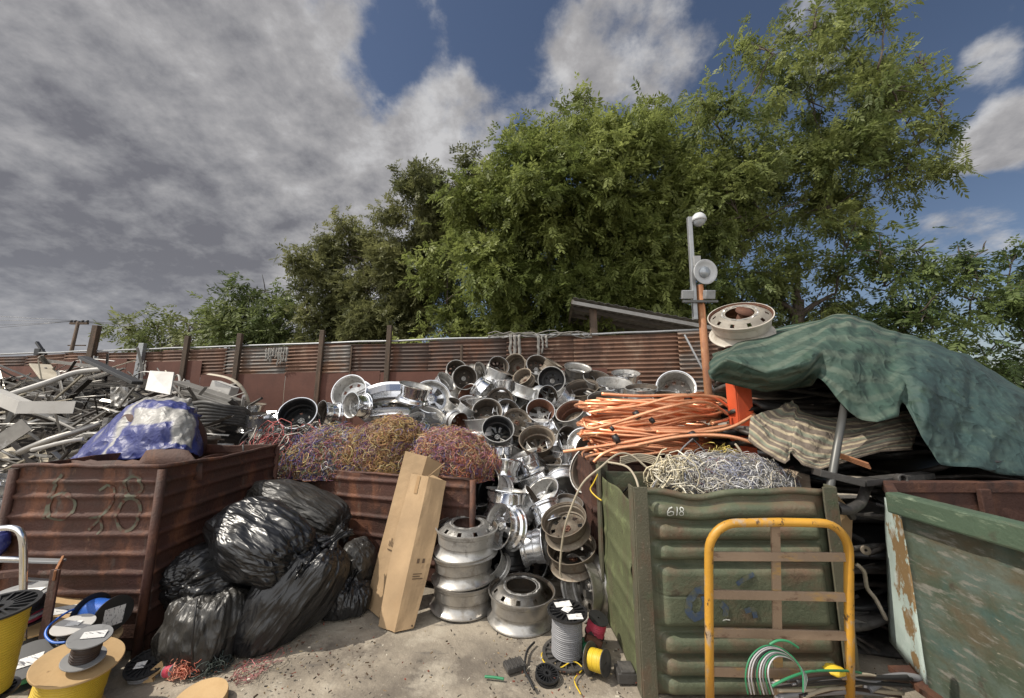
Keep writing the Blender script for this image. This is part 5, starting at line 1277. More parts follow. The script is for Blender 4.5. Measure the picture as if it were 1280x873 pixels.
PROFS = {
    'car': (.50, [(-.5, 1), (-.46, 1), (-.44, .93), (-.30, .905), (-.22, .80), (.0, .80), (.12, .86), (.38, .90), (.44, .93), (.46, 1), (.5, 1)]),
    'drum': (.62, [(-.5, 1), (-.47, 1), (-.45, .94), (-.36, .925), (-.30, .84), (.02, .82), (.07, .88), (.40, .90), (.45, .94), (.47, 1), (.5, 1)]),
    'truck': (.37, [(-.5, 1), (-.47, 1.0), (-.45, .965), (-.40, .93), (-.30, .87), (-.2, .835), (-.12, .84), (-.07, .885), (.28, .90), (.33, .94), (.42, .945), (.45, .985), (.5, .985)]),
    'slim': (.40, [(-.5, 1), (-.45, 1), (-.42, .93), (-.2, .88), (.0, .80), (.2, .83), (.40, .91), (.44, 1), (.5, 1)]),
}
CACHE = {}
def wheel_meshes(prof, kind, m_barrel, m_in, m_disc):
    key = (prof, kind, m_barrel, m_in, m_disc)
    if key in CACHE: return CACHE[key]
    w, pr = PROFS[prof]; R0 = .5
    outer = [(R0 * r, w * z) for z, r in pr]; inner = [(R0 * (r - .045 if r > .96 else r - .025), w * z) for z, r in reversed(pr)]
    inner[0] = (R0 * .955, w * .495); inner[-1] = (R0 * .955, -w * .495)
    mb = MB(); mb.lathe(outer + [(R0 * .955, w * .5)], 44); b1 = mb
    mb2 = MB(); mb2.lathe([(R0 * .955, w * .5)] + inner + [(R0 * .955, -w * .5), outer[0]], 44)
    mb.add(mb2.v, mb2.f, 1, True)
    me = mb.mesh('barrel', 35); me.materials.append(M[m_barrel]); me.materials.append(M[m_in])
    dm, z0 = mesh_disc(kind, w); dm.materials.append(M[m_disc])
    hb = MB(); st = kind.split(':')[1]; nb, rb, wb = (10, .262, .016) if st == 'truck' else (5, .075, .016)
    rows = []
    prof_ = [(rb - wb, -.004, 0), (rb - wb * .8, .002, 0), (rb - wb * .6, .003, 1), (rb + wb * .6, .003, 1), (rb + wb * .8, .002, 0), (rb + wb, -.004, 0)]
    if st != 'truck': prof_ = [(.002, .03, 0), (.026, .03, 0), (.034, .018, 0), (.037, .003, 0)] + prof_
    for (r_, z_, k_) in prof_:
        row = []
        for a_ in range(nb * 8):
            ph = (a_ % 8) / 8; bump = k_ * ((.012 if st == 'truck' else .024) if .2 < ph < .8 * (1 if st != 'truck' else .8) else 0)
            row.append((r_ * math.cos(2 * PI * a_ / (nb * 8)), r_ * math.sin(2 * PI * a_ / (nb * 8)), z0 + z_ + bump))
        rows.append(row)
    hb.grid(rows, smooth=False, close_v=True)
    hm = hb.mesh('hub_bolts'); hm.materials.append(M['rust_hub' if m_in == 'tan_rim' else 'alu_d'])
    CACHE[key] = (me, dm, hm); return CACHE[key]
def wheel(c, axis, d, prof, kind, mats, label, group='wheels in the silver wheel heap', spin=None, cat='car wheel', name='wheel_rim'):
    me, dm, hm = wheel_meshes(prof, kind, *mats)
    e = empty(name, c, label, cat, group)
    q = Vector(axis).to_track_quat('Z', 'Y').to_matrix().to_4x4() @ Matrix.Rotation(random.random() * 6.28 if spin is None else spin, 4, 'Z')
    e.matrix_world = Matrix.Translation(c) @ q @ Matrix.Scale(d, 4)
    for n_, m_ in (('barrel', me), ('wheel_centre', dm), ('hub_bolts', hm)):
        o = bpy.data.objects.new(n_, m_); COL.objects.link(o); o.parent = e
    return e
def T_of(py):
    ks = [(455, 6.9), (480, 6.4), (500, 5.9), (550, 4.85), (600, 4.1), (650, 3.65), (700, 3.4), (760, 3.15)]
    if py <= ks[0][0]: return ks[0][1]
    for (a, ta), (b, tb) in zip(ks, ks[1:]):
        if py <= b: return ta + (tb - ta) * (py - a) / (b - a)
    return ks[-1][1]
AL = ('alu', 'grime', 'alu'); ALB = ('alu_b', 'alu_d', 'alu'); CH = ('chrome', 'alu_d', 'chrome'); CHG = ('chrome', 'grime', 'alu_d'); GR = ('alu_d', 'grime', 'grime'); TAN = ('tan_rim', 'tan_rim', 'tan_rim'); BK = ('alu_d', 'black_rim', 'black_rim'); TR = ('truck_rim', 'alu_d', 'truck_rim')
W = [
 # px, py, d(px), axis in view space (right, up, towards viewer), profile, centre, materials, label
 (580, 473, 29, (.12, .1, 1), 'drum', 'open:holes', GR, 'deep wheel facing us with a brown hub, on the ridge before the red plate'),
 (553, 482, 28, (.62, .6, .45), 'drum', 'open:holes', ALB, 'bluish deep wheel tipped up-right on the ridge, leaning on the brown-hubbed wheel'),
 (570, 464, 24, (.1, .4, .9), 'car', 'open:slots', GR, 'dark wheel peeping out behind the two ridge wheels near the red plate'),
 (538, 501, 44, (.15, .45, .85), 'car', 'face:spoke6', CH, 'bright chrome wheel with round windows facing us, above the pink wire heap'),
 (602, 486, 27, (.75, -.6, .25), 'car', 'face:slots', CH, 'chrome barrel tipped down-right just under the brown-hubbed ridge wheel'),
 (588, 496, 28, (-.6, .45, .6), 'car', 'open:slots', ('alu', 'rust_hub', 'rust_hub'), 'wheel with rusty brown inside gaping up-left below the ridge'),
 (597, 506, 28, (-.15, 1, .1), 'drum', 'face:slots', ALB, 'upright pale barrel standing under the rusty-inside wheel'),
 (622, 460, 25, (.3, .45, .8), 'car', 'open:spoke10', GR, 'wheel at the very crest with black inside, left of the tilted crest wheel'),
 (646, 459, 28, (-.35, .3, .9), 'drum', 'open:holes', TAN, 'topmost tilted wheel on the crest with a tan inside and rusty hub'),
 (655, 474, 24, (-.4, .6, .65), 'car', 'open:holes', TAN, 'small tan-lined wheel tipped up just below the topmost wheel'),
 (621, 470, 29, (.35, .9, .1), 'car', 'face:slots', AL, 'silver barrel with two steps right under the black-inside crest wheel'),
 (628, 482, 28, (.05, 1, .05), 'car', 'face:slots', ALB, 'level silver barrel, third down from the crest'),
 (625, 502, 31, (.05, .2, 1), 'slim', 'face:holes', ('grime', 'grime', 'grime'), 'flat-faced dark brown steel wheel with small holes, mid heap'),
 (655, 489, 28, (.3, .9, .1), 'car', 'face:slots', AL, 'dull barrel standing right of the level silver barrel'),
 (680, 498, 31, (.6, .0, .75), 'car', 'face:spoke5', AL, 'five-spoke alloy wheel turned to the side, below the dark hubbed wheel'),
 (570, 510, 26, (.4, .8, .3), 'car', 'face:slots', GR, 'dull small barrel between chrome window wheel and pale barrel'),
 (609, 519, 36, (0, .5, .85), 'car', 'open:holes', GR, 'wheel with shadowed brown inside, above the flat lip barrel'),
 (633, 518, 34, (.5, .4, .75), 'slim', 'open:slots', AL, 'thin-lipped wheel half hidden behind the brown-inside wheel'),
 (600, 533, 40, (-.1, 1, .1), 'car', 'face:slots', AL, 'wide dull barrel beside the orange end of the pinkish wire'),
 (622, 543, 38, (.05, .55, .8), 'drum', 'open:spoke10', BK, 'black-lined wheel with spoked hub showing deep inside, centre of the heap'),
 (570, 527, 26, (.6, -.3, .7), 'car', 'open:holes', ('alu', 'rust_hub', 'rust_hub'), 'bright barrel with rusty mouth pointing down-right, edge of the pinkish wire'),
 (582, 513, 25, (.5, .75, .2), 'car', 'face:slots', AL, 'slim ribbed barrel tipped up above the rusty-mouthed one'),
 (645, 531, 36, (.25, .4, .85), 'slim', 'face:slots', TAN, 'tan dusty steel wheel face partly covered, right of the black-lined wheel'),
 (675, 518, 34, (.1, .55, .8), 'car', 'open:spoke5', ('alu', 'rust_hub', 'alu_d'), 'wheel with golden-brown inside and spokes, below the five-spoke'),
 (671, 534, 31, (0, 1, .2), 'car', 'face:slots', ALB, 'upright silver barrel directly below the golden-brown wheel'),
 (717, 522, 37, (-.35, .72, .62), 'drum', 'open:holes', ('alu_d', 'rust_hub', 'tan_rim'), 'deep open wheel tipped up-left just left of the copper bends'),
 (729, 496, 41, (-.12, .85, .5), 'drum', 'open:slots', ('tan_rim', 'grime', 'grime'), 'wide open wheel lying mouth up with dirt in it, above the tipped deep wheel'),
 (757, 510, 42, (0, .9, .42), 'drum', 'open:slots', ('alu', 'grime', 'grime'), 'open wheel lying mouth up right against the copper tubing'),
 (767, 488, 42, (.1, .93, .35), 'car', 'open:slots', ALB, 'shallow open wheel lying mouth up behind, near the fence and copper'),
 (721, 469, 33, (.15, .92, .38), 'drum', 'open:slots', TR, 'upright drum-like wheel at the back, highest on the copper side'),
 (782, 475, 34, (.05, .95, .3), 'car', 'face:spoke10', CH, 'shiny ten-spoke wheel lying flat at the far back by the corrugated iron'),
 (690, 476, 32, (-.08, .1, 1), 'drum', 'open:holes', BK, 'black wheel with pale hub facing us near the crest'),
 (689, 460, 24, (.5, .8, .1), 'drum', 'face:slots', TAN, 'pale tan barrel end poking up behind the black wheel near the crest'),
 (671, 460, 28, (.2, .5, .8), 'car', 'open:slots', GR, 'grey shadowed wheel at the crest behind the tan-lined ones'),
 (703, 501, 30, (-.75, .6, .2), 'car', 'face:slots', ALB, 'bright wheel seen edge-on between the five-spoke and the dirty open wheel'),
 (692, 541, 32, (.85, .5, .15), 'car', 'face:slots', CH, 'blue-reflecting chrome barrel slanting beside the rust-tan wheel'),
 (672, 558, 43, (-.05, .65, .72), 'drum', 'open:spoke10', TAN, 'rust-tan wheel with pebbly spoked bottom inside, centre right of the heap'),
 (708, 552, 34, (.5, .2, .8), 'car', 'open:slots', GR, 'wheel with pierced dark inside behind the lone copper tail'),
 (659, 578, 36, (-.35, .88, .2), 'drum', 'face:slots', CH, 'chrome barrel leaning left, directly under the rust-tan wheel'),
 (667, 605, 40, (-.35, .85, .2), 'drum', 'face:slots', ALB, 'larger chrome-striped barrel continuing below the leaning chrome one'),
 (623, 569, 39, (0, 1, .12), 'drum', 'face:slots', CH, 'mirror-bright upright drum in the middle of the heap'),
 (627, 590, 49, (.06, 1, -.1), 'car', 'face:slots', CH, 'broad chrome wheel with a sharp lip under the mirror-bright drum'),
 (707, 571, 39, (0, 1, .25), 'car', 'face:slots', ALB, 'upright barrel under the lone copper tail'),
 (707, 593, 46, (0, 1, .05), 'car', 'face:slots', TR, 'wide-flanged barrel stacked below the upright one near the copper tail'),
 (705, 612, 46, (.1, -.5, .85), 'car', 'face:dish', ALB, 'bright dished wheel turned down-front below the stacked pair'),
 (744, 590, 58, (-.5, .3, .8), 'slim', 'open:slots', GR, 'large thin grey ring standing behind the green bin post'),
 (731, 557, 38, (-.4, .2, .9), 'car', 'face:dish', ALB, 'plain silver wheel half behind the copper bends'),
 (744, 566, 44, (-.2, .5, .8), 'car', 'open:slots', AL, 'pale ring under the lower copper tubes'),
 (614, 613, 46, (-.62, .3, .7), 'drum', 'open:holes', BK, 'wheel with wide black mouth gaping left beside the wire bin corner'),
 (632, 630, 52, (.1, .85, .1), 'drum', 'face:slots', ('chrome', 'alu_d', 'alu'), 'shaded chrome drum with double lip over the side-turned spoked wheel'),
 (632, 659, 50, (-.75, .1, .62), 'car', 'face:spoke5', CH, 'spoked chrome wheel turned sideways just above the truck wheel stack top'),
 (660, 631, 40, (.8, .5, .2), 'car', 'face:slots', AL, 'dull double-lipped wheel edge right of the shaded chrome drum'),
 (684, 643, 38, (.3, -.85, .25), 'drum', 'face:slots', CH, 'glinting barrel tipped downward in the lower middle'),
 (682, 622, 44, (-.4, .6, .6), 'car', 'open:slots', ALB, 'cone-like inside of a wheel above the glinting barrel'),
 (669, 683, 42, (.95, .12, .25), 'drum', 'face:slots', ALB, 'wheel on its tread with vertical brushed streaks, low in the heap'),
 (636, 694, 42, (0, 1, .15), 'drum', 'open:slots', ('black_rim', 'black_rim', 'black_rim'), 'black glossy upright drum right of the truck wheel stack'),
 (657, 715, 54, (-.05, .3, .95), 'drum', 'open:spoke10', BK, 'big dark-mouthed wheel behind the lone truck wheel'),
 (618, 706, 36, (-.6, .4, .6), 'car', 'open:slots', BK, 'shadowed wheel tucked behind the truck wheel stack'),
 (746, 642, 46, (-.95, 0, .3), 'drum', 'open:slots', CH, 'shiny drum on its side against the green bin'),
 (748, 684, 44, (-.8, .2, .5), 'car', 'face:slots', ALB, 'dusty drum behind the two nested tan truck wheels'),
 (711, 634, 32, (.2, .8, .5), 'car', 'face:dish', AL, 'small grey wheel cone above the nested tan truck wheels'),
 (441, 493, 42, (-.45, .3, .85), 'car', 'open:slots', ALB, 'chrome ring wheel standing highest behind the purple wire heap'),
 (447, 507, 31, (-.8, .05, .6), 'drum', 'open:slots', CH, 'bright chrome wheel on its side in front of the chrome ring wheel'),
 (531, 530, 46, (.1, .8, .6), 'car', 'face:dish', ALB, 'plain grey wheel face behind the mustard and pink wire heaps'),
 (518, 532, 32, (-.4, .7, .5), 'car', 'face:slots', CH, 'chrome wheel edge behind the mustard wire heap'),
 (518, 492, 40, (.2, .95, .2), 'car', 'face:slots', CH, 'chrome wheel lying flat on the shiny bumper behind the mustard wire'),
 (375, 523, 42, (-.25, .5, .83), 'drum', 'open:holes', ('chrome', 'black_rim', 'black_rim'), 'large black dished wheel with bright rim, far side of the wire bin'),
 (398, 529, 32, (.5, .4, .7), 'car', 'open:slots', BK, 'black wheel half behind the bright-rimmed black one'),
 (411, 518, 31, (-.9, .1, .42), 'drum', 'open:slots', ('chrome', 'grime', 'alu_d'), 'chrome wheel with a golden stain lying on its side by the black wheels'),
 (314, 513, 30, (0, 1, .15), 'car', 'face:slots', ('chrome', 'tan_rim', 'alu_d'), 'gold-stained drum wheel, upper of two by the dark scrap'),
 (318, 528, 34, (0, 1, .15), 'drum', 'face:slots', CHG, 'chrome drum wheel, lower of two by the dark scrap'),
 (845, 489, 44, (.0, .4, .9), 'car', 'open:slots', ALB, 'bright wheel arching up behind the top of the copper tubing'),
 (802, 494, 38, (0, .95, .25), 'car', 'face:slots', AL, 'silver wheel lying flat behind the uppermost copper tube'),
 (835, 507, 38, (.2, .8, .5), 'car', 'open:slots', AL, 'dark-mouthed wheel glimpsed through the copper tubing'),
 (6, 606, 34, (0, .95, .3), 'car', 'face:spoke10', CH, 'chrome wheel stacked at the far edge beside the 628 bin, upper one'),
 (4, 625, 38, (.1, .9, .4), 'car', 'open:slots', ALB, 'silver wheel stacked at the far edge beside the 628 bin, lower one'),
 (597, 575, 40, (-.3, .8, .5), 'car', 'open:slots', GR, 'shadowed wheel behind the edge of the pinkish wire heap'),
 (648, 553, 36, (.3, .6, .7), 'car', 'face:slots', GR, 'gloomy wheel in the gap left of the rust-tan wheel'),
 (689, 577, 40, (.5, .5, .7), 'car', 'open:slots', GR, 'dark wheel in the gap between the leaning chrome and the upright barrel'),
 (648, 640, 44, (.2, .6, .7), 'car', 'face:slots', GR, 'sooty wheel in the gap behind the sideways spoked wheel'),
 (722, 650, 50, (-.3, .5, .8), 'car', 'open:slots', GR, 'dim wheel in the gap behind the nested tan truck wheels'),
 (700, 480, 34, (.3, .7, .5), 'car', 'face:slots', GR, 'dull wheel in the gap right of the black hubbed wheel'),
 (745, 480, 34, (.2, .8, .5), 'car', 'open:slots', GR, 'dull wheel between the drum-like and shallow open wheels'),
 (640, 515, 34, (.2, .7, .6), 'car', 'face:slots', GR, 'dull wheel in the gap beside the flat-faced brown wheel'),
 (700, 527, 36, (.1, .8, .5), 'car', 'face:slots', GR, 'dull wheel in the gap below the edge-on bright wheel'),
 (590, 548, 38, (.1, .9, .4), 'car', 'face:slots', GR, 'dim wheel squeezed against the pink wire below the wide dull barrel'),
]
def view_axis(px, py, a):
    rx, up, tw = a; r = ray(px, py).normalized(); X = Vector((1, 0, 0)); X = (X - r * X.dot(r)).normalized(); U = X.cross(r).normalized()
    return (X * rx + U * up - r * tw).normalized()
def relax():
    pos = []; rad = []
    for w in W:
        t = T_of(w[1])
        if w[0] < 460: t = {441: 5.8, 447: 5.45, 375: 5.2, 398: 5.6, 411: 5.4, 314: 5.6, 318: 5.5, 6: 3.75, 4: 3.6}.get(w[0], 5.4)
        if w[0] in (531, 518): t = 5.5
        if 'gap' in w[7] or 'dim' in w[7]: t += .5
        if w[0] < 640 and 600 < w[1] < 640: t = 3.9 if w[0] < 625 else 3.72
        if w[0] == 744 or w[0] == 746 or w[0] == 748: t = 3.75 if w[1] > 600 else 4.2
        if w[0] in (845, 802, 835): t = 4.9
        if w[0] == 657: t = 3.75
        if w[0] == 636: t = 3.6
        d = w[2] * t / F; pos.append([w[0], w[1], t, w[2]]); 
    ax = [view_axis(w[0], w[1], w[3]) for w in W]; t0 = [p[2] for p in pos]
    for it in range(60):
        moved = False
        for i in range(len(pos)):
            for j in range(i):
                a, b = pos[i], pos[j]
                if abs(a[0] - b[0]) > 70 or abs(a[1] - b[1]) > 70: continue
                s = P(*a[:3]) - P(*b[:3]); dist = s.length; s.normalize()
                def ext(k, q):
                    r = q[3] * q[2] / F * .5; c = abs(ax[k].dot(s)); w = PROFS[W[k][4]][0]
                    return r * math.sqrt(max(0, 1 - c * c)) + r * w * c
                need = .86 * (ext(i, a) + ext(j, b))
                if dist < need:
                    k = (need - dist) * .2
                    f, g = (i, j) if (t0[i], -a[1]) < (t0[j], -b[1]) else (j, i)
                    if pos[f][2] > t0[f] - .22: pos[f][2] -= k * .6; moved = True
                    if pos[g][2] < t0[g] + .40: pos[g][2] += k; moved = True
        if not moved: break
    return pos
POS = relax()
for w, p in zip(W, POS):
    t = p[2]; c = P(w[0], w[1], t); rx, up, tw = w[3]
    r = ray(w[0], w[1]).normalized(); X = Vector((1, 0, 0)); X = (X - r * X.dot(r)).normalized(); U = X.cross(r).normalized()
    ax = X * rx + U * up - r * tw
    d = w[2] * t / F * 1.05
    if c.z < d * .2: c.z = d * .22
    wheel(c, ax, d, w[4], w[5], w[6], w[7])
# more wheels showing between those: they fill what is left of the heap's face
rnd = random.Random(31)
taken = [(w[0], w[1], w[2]) for w in W] + [(577, 715, 110), (653, 755, 86), (707, 657, 60), (716, 693, 66), (726, 737, 70)]
def inside(px, py):
    top = np.interp(px, [440, 480, 560, 600, 640, 680, 760, 810], [505, 500, 480, 462, 456, 462, 478, 484])
    if py < top: return False
    if px < 590: return py < 520
    if py > 560: return 590 < px < 752 and py < 735
    return px < 800
extra = []
for i in range(4000):
    px, py = rnd.uniform(440, 800), rnd.uniform(455, 735)
    if not inside(px, py): continue
    d = np.interp(py, [455, 500, 550, 600, 700], [26, 31, 37, 43, 48])
    if all(math.hypot(px - q[0], py - q[1]) > .40 * (d + q[2]) / 1.0 * .92 for q in taken):
        taken.append((px, py, d)); extra.append((px, py, d))
for i in range(2500):
    px, py = rnd.uniform(440, 800), rnd.uniform(455, 735)
    if not inside(px, py): continue
    d = np.interp(py, [455, 500, 550, 600, 700], [26, 31, 37, 43, 48])
    if all(math.hypot(px - q[0], py - q[1]) > .52 * d for q in taken) and len(extra) < 95:
        taken.append((px, py, d)); extra.append((px, py, d))
for (px, py, d) in extra:
    near = [q[2] for q in POS if math.hypot(q[0] - px, q[1] - py) < .75 * (d + q[3]) / 2 + 4]
    t = max([T_of(py) + .1] + near) + rnd.uniform(.16, .26); c = P(px, py, t)
    if c.y > fy(c.x) - .3: continue
    up = rnd.random() < .5
    ax = Vector((rnd.gauss(0, .45), rnd.gauss(-.15, .35), 1)) if up else Vector((rnd.gauss(-.1, .7), rnd.gauss(-.7, .3), rnd.gauss(.3, .35)))
    wheel(c, ax, d * t / F * 1.0, rnd.choice(['car', 'car', 'drum', 'slim']), rnd.choice(['open:slots', 'open:spoke10', 'face:slots', 'face:spoke5', 'face:spoke6', 'face:dish']), rnd.choice([AL, ALB, ALB, CH, GR, TR]),
          'silver car wheel wedged behind the front wheels of the silver wheel heap', 'wheels wedged between the front wheels')
# wheels that fill the body of the heap
rnd = random.Random(12)
body = []
for i in range(700):
    px, py = rnd.uniform(585, 800), rnd.uniform(470, 740)
    if py < 500 and px < 600: continue
    if px > 745 and py > 560: continue
    t = T_of(py) + rnd.uniform(.42, .75); c = P(px, py, t)
    if c.z < .12 or c.y > fy(c.x) - .3: continue
    if all((c - q).length > .36 for q in body): body.append(c)
for c in body[:45]:
    ax = Vector((rnd.gauss(0, .6), rnd.gauss(-.3, .6), rnd.gauss(.5, .6)))
    wheel(c, ax, rnd.uniform(.38, .46), rnd.choice(['car', 'drum']), rnd.choice(['open:slots', 'face:slots', 'face:spoke5']), rnd.choice([AL, GR, GR, ALB]),
          'car wheel mostly buried under other wheels inside the silver wheel heap')
c = P(5, 626, 3.66)
for k in range(3):
    z = c.z - .21 * (k + 1)
    if z > .08: wheel(Vector((c.x + .02 * k, c.y + .02, z)), (.05 * k - .05, .04, 1), .40, 'car', 'face:slots', AL, 'silver wheel low in the stack at the far edge beside the 628 bin', 'wheels under the far edge stack')
# truck wheels
gT = 'heavy truck wheels'
def truck(c, ax, d, mats, label, kind='truck:truck', prof='truck'): wheel(Vector(c), ax, d, prof, kind, mats, label, gT, cat='truck wheel', name='truck_wheel')
b = G(577, 777); b = Vector((b.x - .02, b.y + .27, 0)); D = .575
truck((b.x, b.y, .11), (0.03, 0, 1), D, ('truck_rim', 'grime', 'truck_rim'), 'bottom truck wheel of the stack of three beside the cardboard box')
truck((b.x - .005, b.y, .322), (-.03, .02, 1), D * .98, ('truck_rim', 'grime', 'truck_rim'), 'middle truck wheel of the stack of three beside the cardboard box')
truck((b.x + .015, b.y + .01, .53), (.03, -.04, 1), D * .99, ('alu_d', 'grime', 'alu_d'), 'dull brown top truck wheel of the stack of three beside the cardboard box')
g = G(653, 796); truck((g.x, g.y + .26, .108), (.02, -.03, 1), .56, ('truck_rim', 'grime', 'truck_rim'), 'single truck wheel lying flat on the ground in front, hub hole up')
truck(P(707, 657, 3.35), (-.30, -.42, .9), .42, TAN, 'upper of two nested tan truck wheels tipped toward the yard', 'open:slots')
truck(P(716, 693, 3.28), (-.20, -.30, .95), .44, ('tan_rim', 'tan_rim', 'grime'), 'lower of two nested tan truck wheels, broad dusty flange', 'open:slots')
truck(P(731, 733, 3.16), (-.93, -.42, .1), .50, TR, 'truck wheel standing on its tread against the green bin, dark mouth aside', 'open:slots')
c = P(932, 404, 3.55)
wheel(Vector((c.x, 3.56, c.z)), (-.32, -.53, .78), .565, 'truck', 'truck:truck', ('white_rim', 'rust_hub', 'white_rim'), 'dusty white truck wheel mounted high on top of the orange post', gT, cat='truck wheel', name='truck_wheel', spin=.3)
mb = MB(); cc_ = Vector((c.x, 3.56, c.z)); mb.tube([Vector((2.10, 3.56, 2.25)), cc_ + Vector((0, 0, .02)), cc_ + Vector((.01, -.09, .13))], .05, 10); mb.lathe([(.001, .03), (.085, .03), (.085, 0)], 14, frame(cc_ + Vector((.005, -.075, .10)), (.1, -.62, .8)))
tag(mb.build('rusty_spindle', M['rust_hub']), 'rusty brown spindle through the white truck wheel on the orange post', 'spindle')
# ------------------------------------------------------------------ aluminium scrap heap
def scrap():
    rnd = random.Random(8)
    def surf(px, py):
        ks = [(450, 7.6), (480, 6.6), (510, 5.7), (540, 5.0), (580, 4.5), (620, 4.2)]
        for (a, ta), (b, tb) in zip(ks, ks[1:]):
            if py <= b: return ta + (tb - ta) * max(0, (py - a) / (b - a))
        return 4.1
    def top(px):
        ks = [(-120, 470), (0, 475), (40, 462), (110, 455), (180, 462), (230, 478), (300, 500), (330, 520)]
        for (a, ya), (b, yb) in zip(ks, ks[1:]):
            if px <= b: return ya + (yb - ya) * max(0, (px - a) / (b - a))
        return 520
    names = {'angle': 'angle_bar', 'channel': 'channel_bar', 'flat': 'flat_strip', 'tube': 'tube_offcut', 'bent': 'bent_strip', 'sheet': 'bent_sheet'}
    for i in range(430):
        px = rnd.uniform(-110, 315); py = rnd.uniform(top(px) + 2, 592)
        if px > 255 and py > 530: continue
        t = surf(px, py) + rnd.uniform(-.1, .35); c = P(px, py, t)
        kind = rnd.choice(['angle', 'channel', 'flat', 'flat', 'tube', 'bent', 'angle', 'channel', 'tube', 'flat', 'sheet'])
        L = rnd.choice([rnd.uniform(.3, .8), rnd.uniform(.6, 1.6)]); a = rnd.gauss(.25, .75)
        d = Vector((math.cos(a), rnd.gauss(-.15, .28), math.sin(a) * .6 + rnd.gauss(0, .12))).normalized()
        if c.z + d.z * L / 2 > P(px, top(px), t).z + .12: d.z *= .2; d.normalize()
        m = rnd.choices(['scrap_alu', 'scrap_grey', 'scrap_white', 'scrap_dark', 'cream_paint'], [5, 4, 2.0, 3.0, 1.2])[0]
        A, B = c - d * L / 2, c + d * L / 2; mb = MB(); w = rnd.choice([rnd.uniform(.014, .035), rnd.uniform(.03, .07)]); up = Vector((rnd.gauss(0, .5), rnd.gauss(-.3, .5), 1))
        if kind == 'flat': mb.bar(A, B, w, .005, up)
        elif kind == 'tube': mb.tube([A, B], rnd.uniform(.010, .022), 10, cap=True)
        elif kind in ('angle', 'channel'):
            x = d.cross(up).normalized(); y = x.cross(d); mb.bar(A, B, w, .004, up); mb.bar(A + x * w / 2 + y * w / 3, B + x * w / 2 + y * w / 3, .004, w * .66, up)
            if kind == 'channel': mb.bar(A - x * w / 2 + y * w / 3, B - x * w / 2 + y * w / 3, .004, w * .66, up)
        elif kind == 'bent':
            x = d.cross(up).normalized(); y = x.cross(d); k = rnd.uniform(-.35, .35) * L; g = []
            for j in range(13):
                u = j / 12; q = A.lerp(B, u) + y * k * math.sin(PI * u) + x * .1 * k * math.sin(2.3 * u); g.append([q - x * w / 2, q + y * w * .2, q + x * w / 2])
            mb.grid(g, smooth=False)
        else:
            x = d.cross(up).normalized(); y = x.cross(d); s = rnd.uniform(.08, .2); L2 = L * .4; g = []
            for j in range(8):
                u = (j / 7 - .5) * L2; g.append([c + d * u + x * v * s + y * (.08 * noise.noise((u * 5, v * 3, i))) for v in (-.5, -.17, .17, .5)])
            mb.grid(g, smooth=False)
        o = mb.build(names[kind], M[m], solid=.004 if kind in ('bent', 'sheet') else None)
        tag(o, {'scrap_alu': 'bare silver offcut lying crisscross in the aluminium scrap heap', 'scrap_grey': 'grey painted offcut lying crisscross in the aluminium scrap heap', 'scrap_white': 'white coated offcut lying crisscross in the aluminium scrap heap',
                'scrap_dark': 'dark bronze offcut lying crisscross in the aluminium scrap heap', 'cream_paint': 'cream painted offcut lying crisscross in the aluminium scrap heap'}[m], 'scrap metal', {'scrap_alu': 'silver', 'scrap_grey': 'grey', 'scrap_white': 'white', 'scrap_dark': 'dark', 'cream_paint': 'cream'}[m] + ' offcuts in the aluminium scrap heap')
    def one(name, label, m, build, solid=None, cat='scrap metal', bevel=None):
        mb = MB(); build(mb); tag(mb.build(name, M[m], solid=solid, bevel=bevel), label, cat)
    def white_frame(mb):
        a, b, c = P(-14, 486, 4.55), P(25, 517, 4.25), P(94, 511, 4.3); hh = Vector((0, 0, -.19))
        b0 = P(22, 503, 4.25); 
        A, B, Cc = P(-14, 486, 4.5), P(24, 502, 4.2), P(95, 502, 4.25); h = Vector((0, -.01, -.135)); dp = Vector((.02, .1, 0))
        mb.add([A, B, B + h, A + h], [(0, 1, 2, 3)]); mb.add([B, Cc, Cc + h, B + h], [(0, 1, 2, 3)])
        mb.add([A, A + dp, B + dp, B], [(0, 1, 2, 3)]); mb.add([B, B + dp, Cc + dp, Cc], [(0, 1, 2, 3)])
    one('bent_white_channel', 'wide white box-section frame bent in an L at the front of the scrap heap', 'scrap_white', white_frame, .005)
    one('black_beam', 'long black beam slanting down across the top of the scrap heap', 'black_plastic', lambda mb: mb.bar(P(104, 447, 6.3), P(172, 479, 5.4), .13, .05), bevel=.006)
    one('dented_white_sheet', 'square dented white panel standing in the scrap heap above the blue tarp', 'white_paint', lambda mb: mb.add([P(188, 464, 5.6), P(218, 466, 5.55), P(213, 494, 5.3), P(182, 488, 5.35)], [(0, 1, 2, 3)]), .02)
    one('long_moulding', 'long pale moulding arching across the crest of the scrap heap', 'scrap_white', lambda mb: mb.tube(smooth_px([(14, 493, 5.4), (60, 478, 5.6), (95, 466, 5.8), (128, 462, 5.9)]), .04, 6))
    one('short_plank', 'short cream board standing tilted before the far red plates', 'cream_paint', lambda mb: mb.bar(P(50, 456, 6.9), P(66, 476, 6.6), .26, .03), bevel=.004)
    one('grey_channel', 'thin grey rail lying level over the far red plates', 'scrap_grey', lambda mb: mb.bar(P(56, 451, 7.2), P(140, 461, 6.8), .12, .05))
    one('finned_plate', 'finned grey extrusion sticking out low at the edge of the scrap heap', 'scrap_alu', lambda mb: [mb.bar(P(-14 + k * 2.2, 555 + k * 2.2, 4.0), P(30 + k * 2.2, 526 + k * 2.2, 4.1), .02, .05) for k in range(5)])
    one('curved_rail', 'long curved silver rail sweeping in front of the blue tarp', 'scrap_alu', lambda mb: mb.tube(smooth_px([(24, 566, 4.05), (60, 551, 4.1), (95, 540, 4.25), (126, 529, 4.4)]), .035, 6))
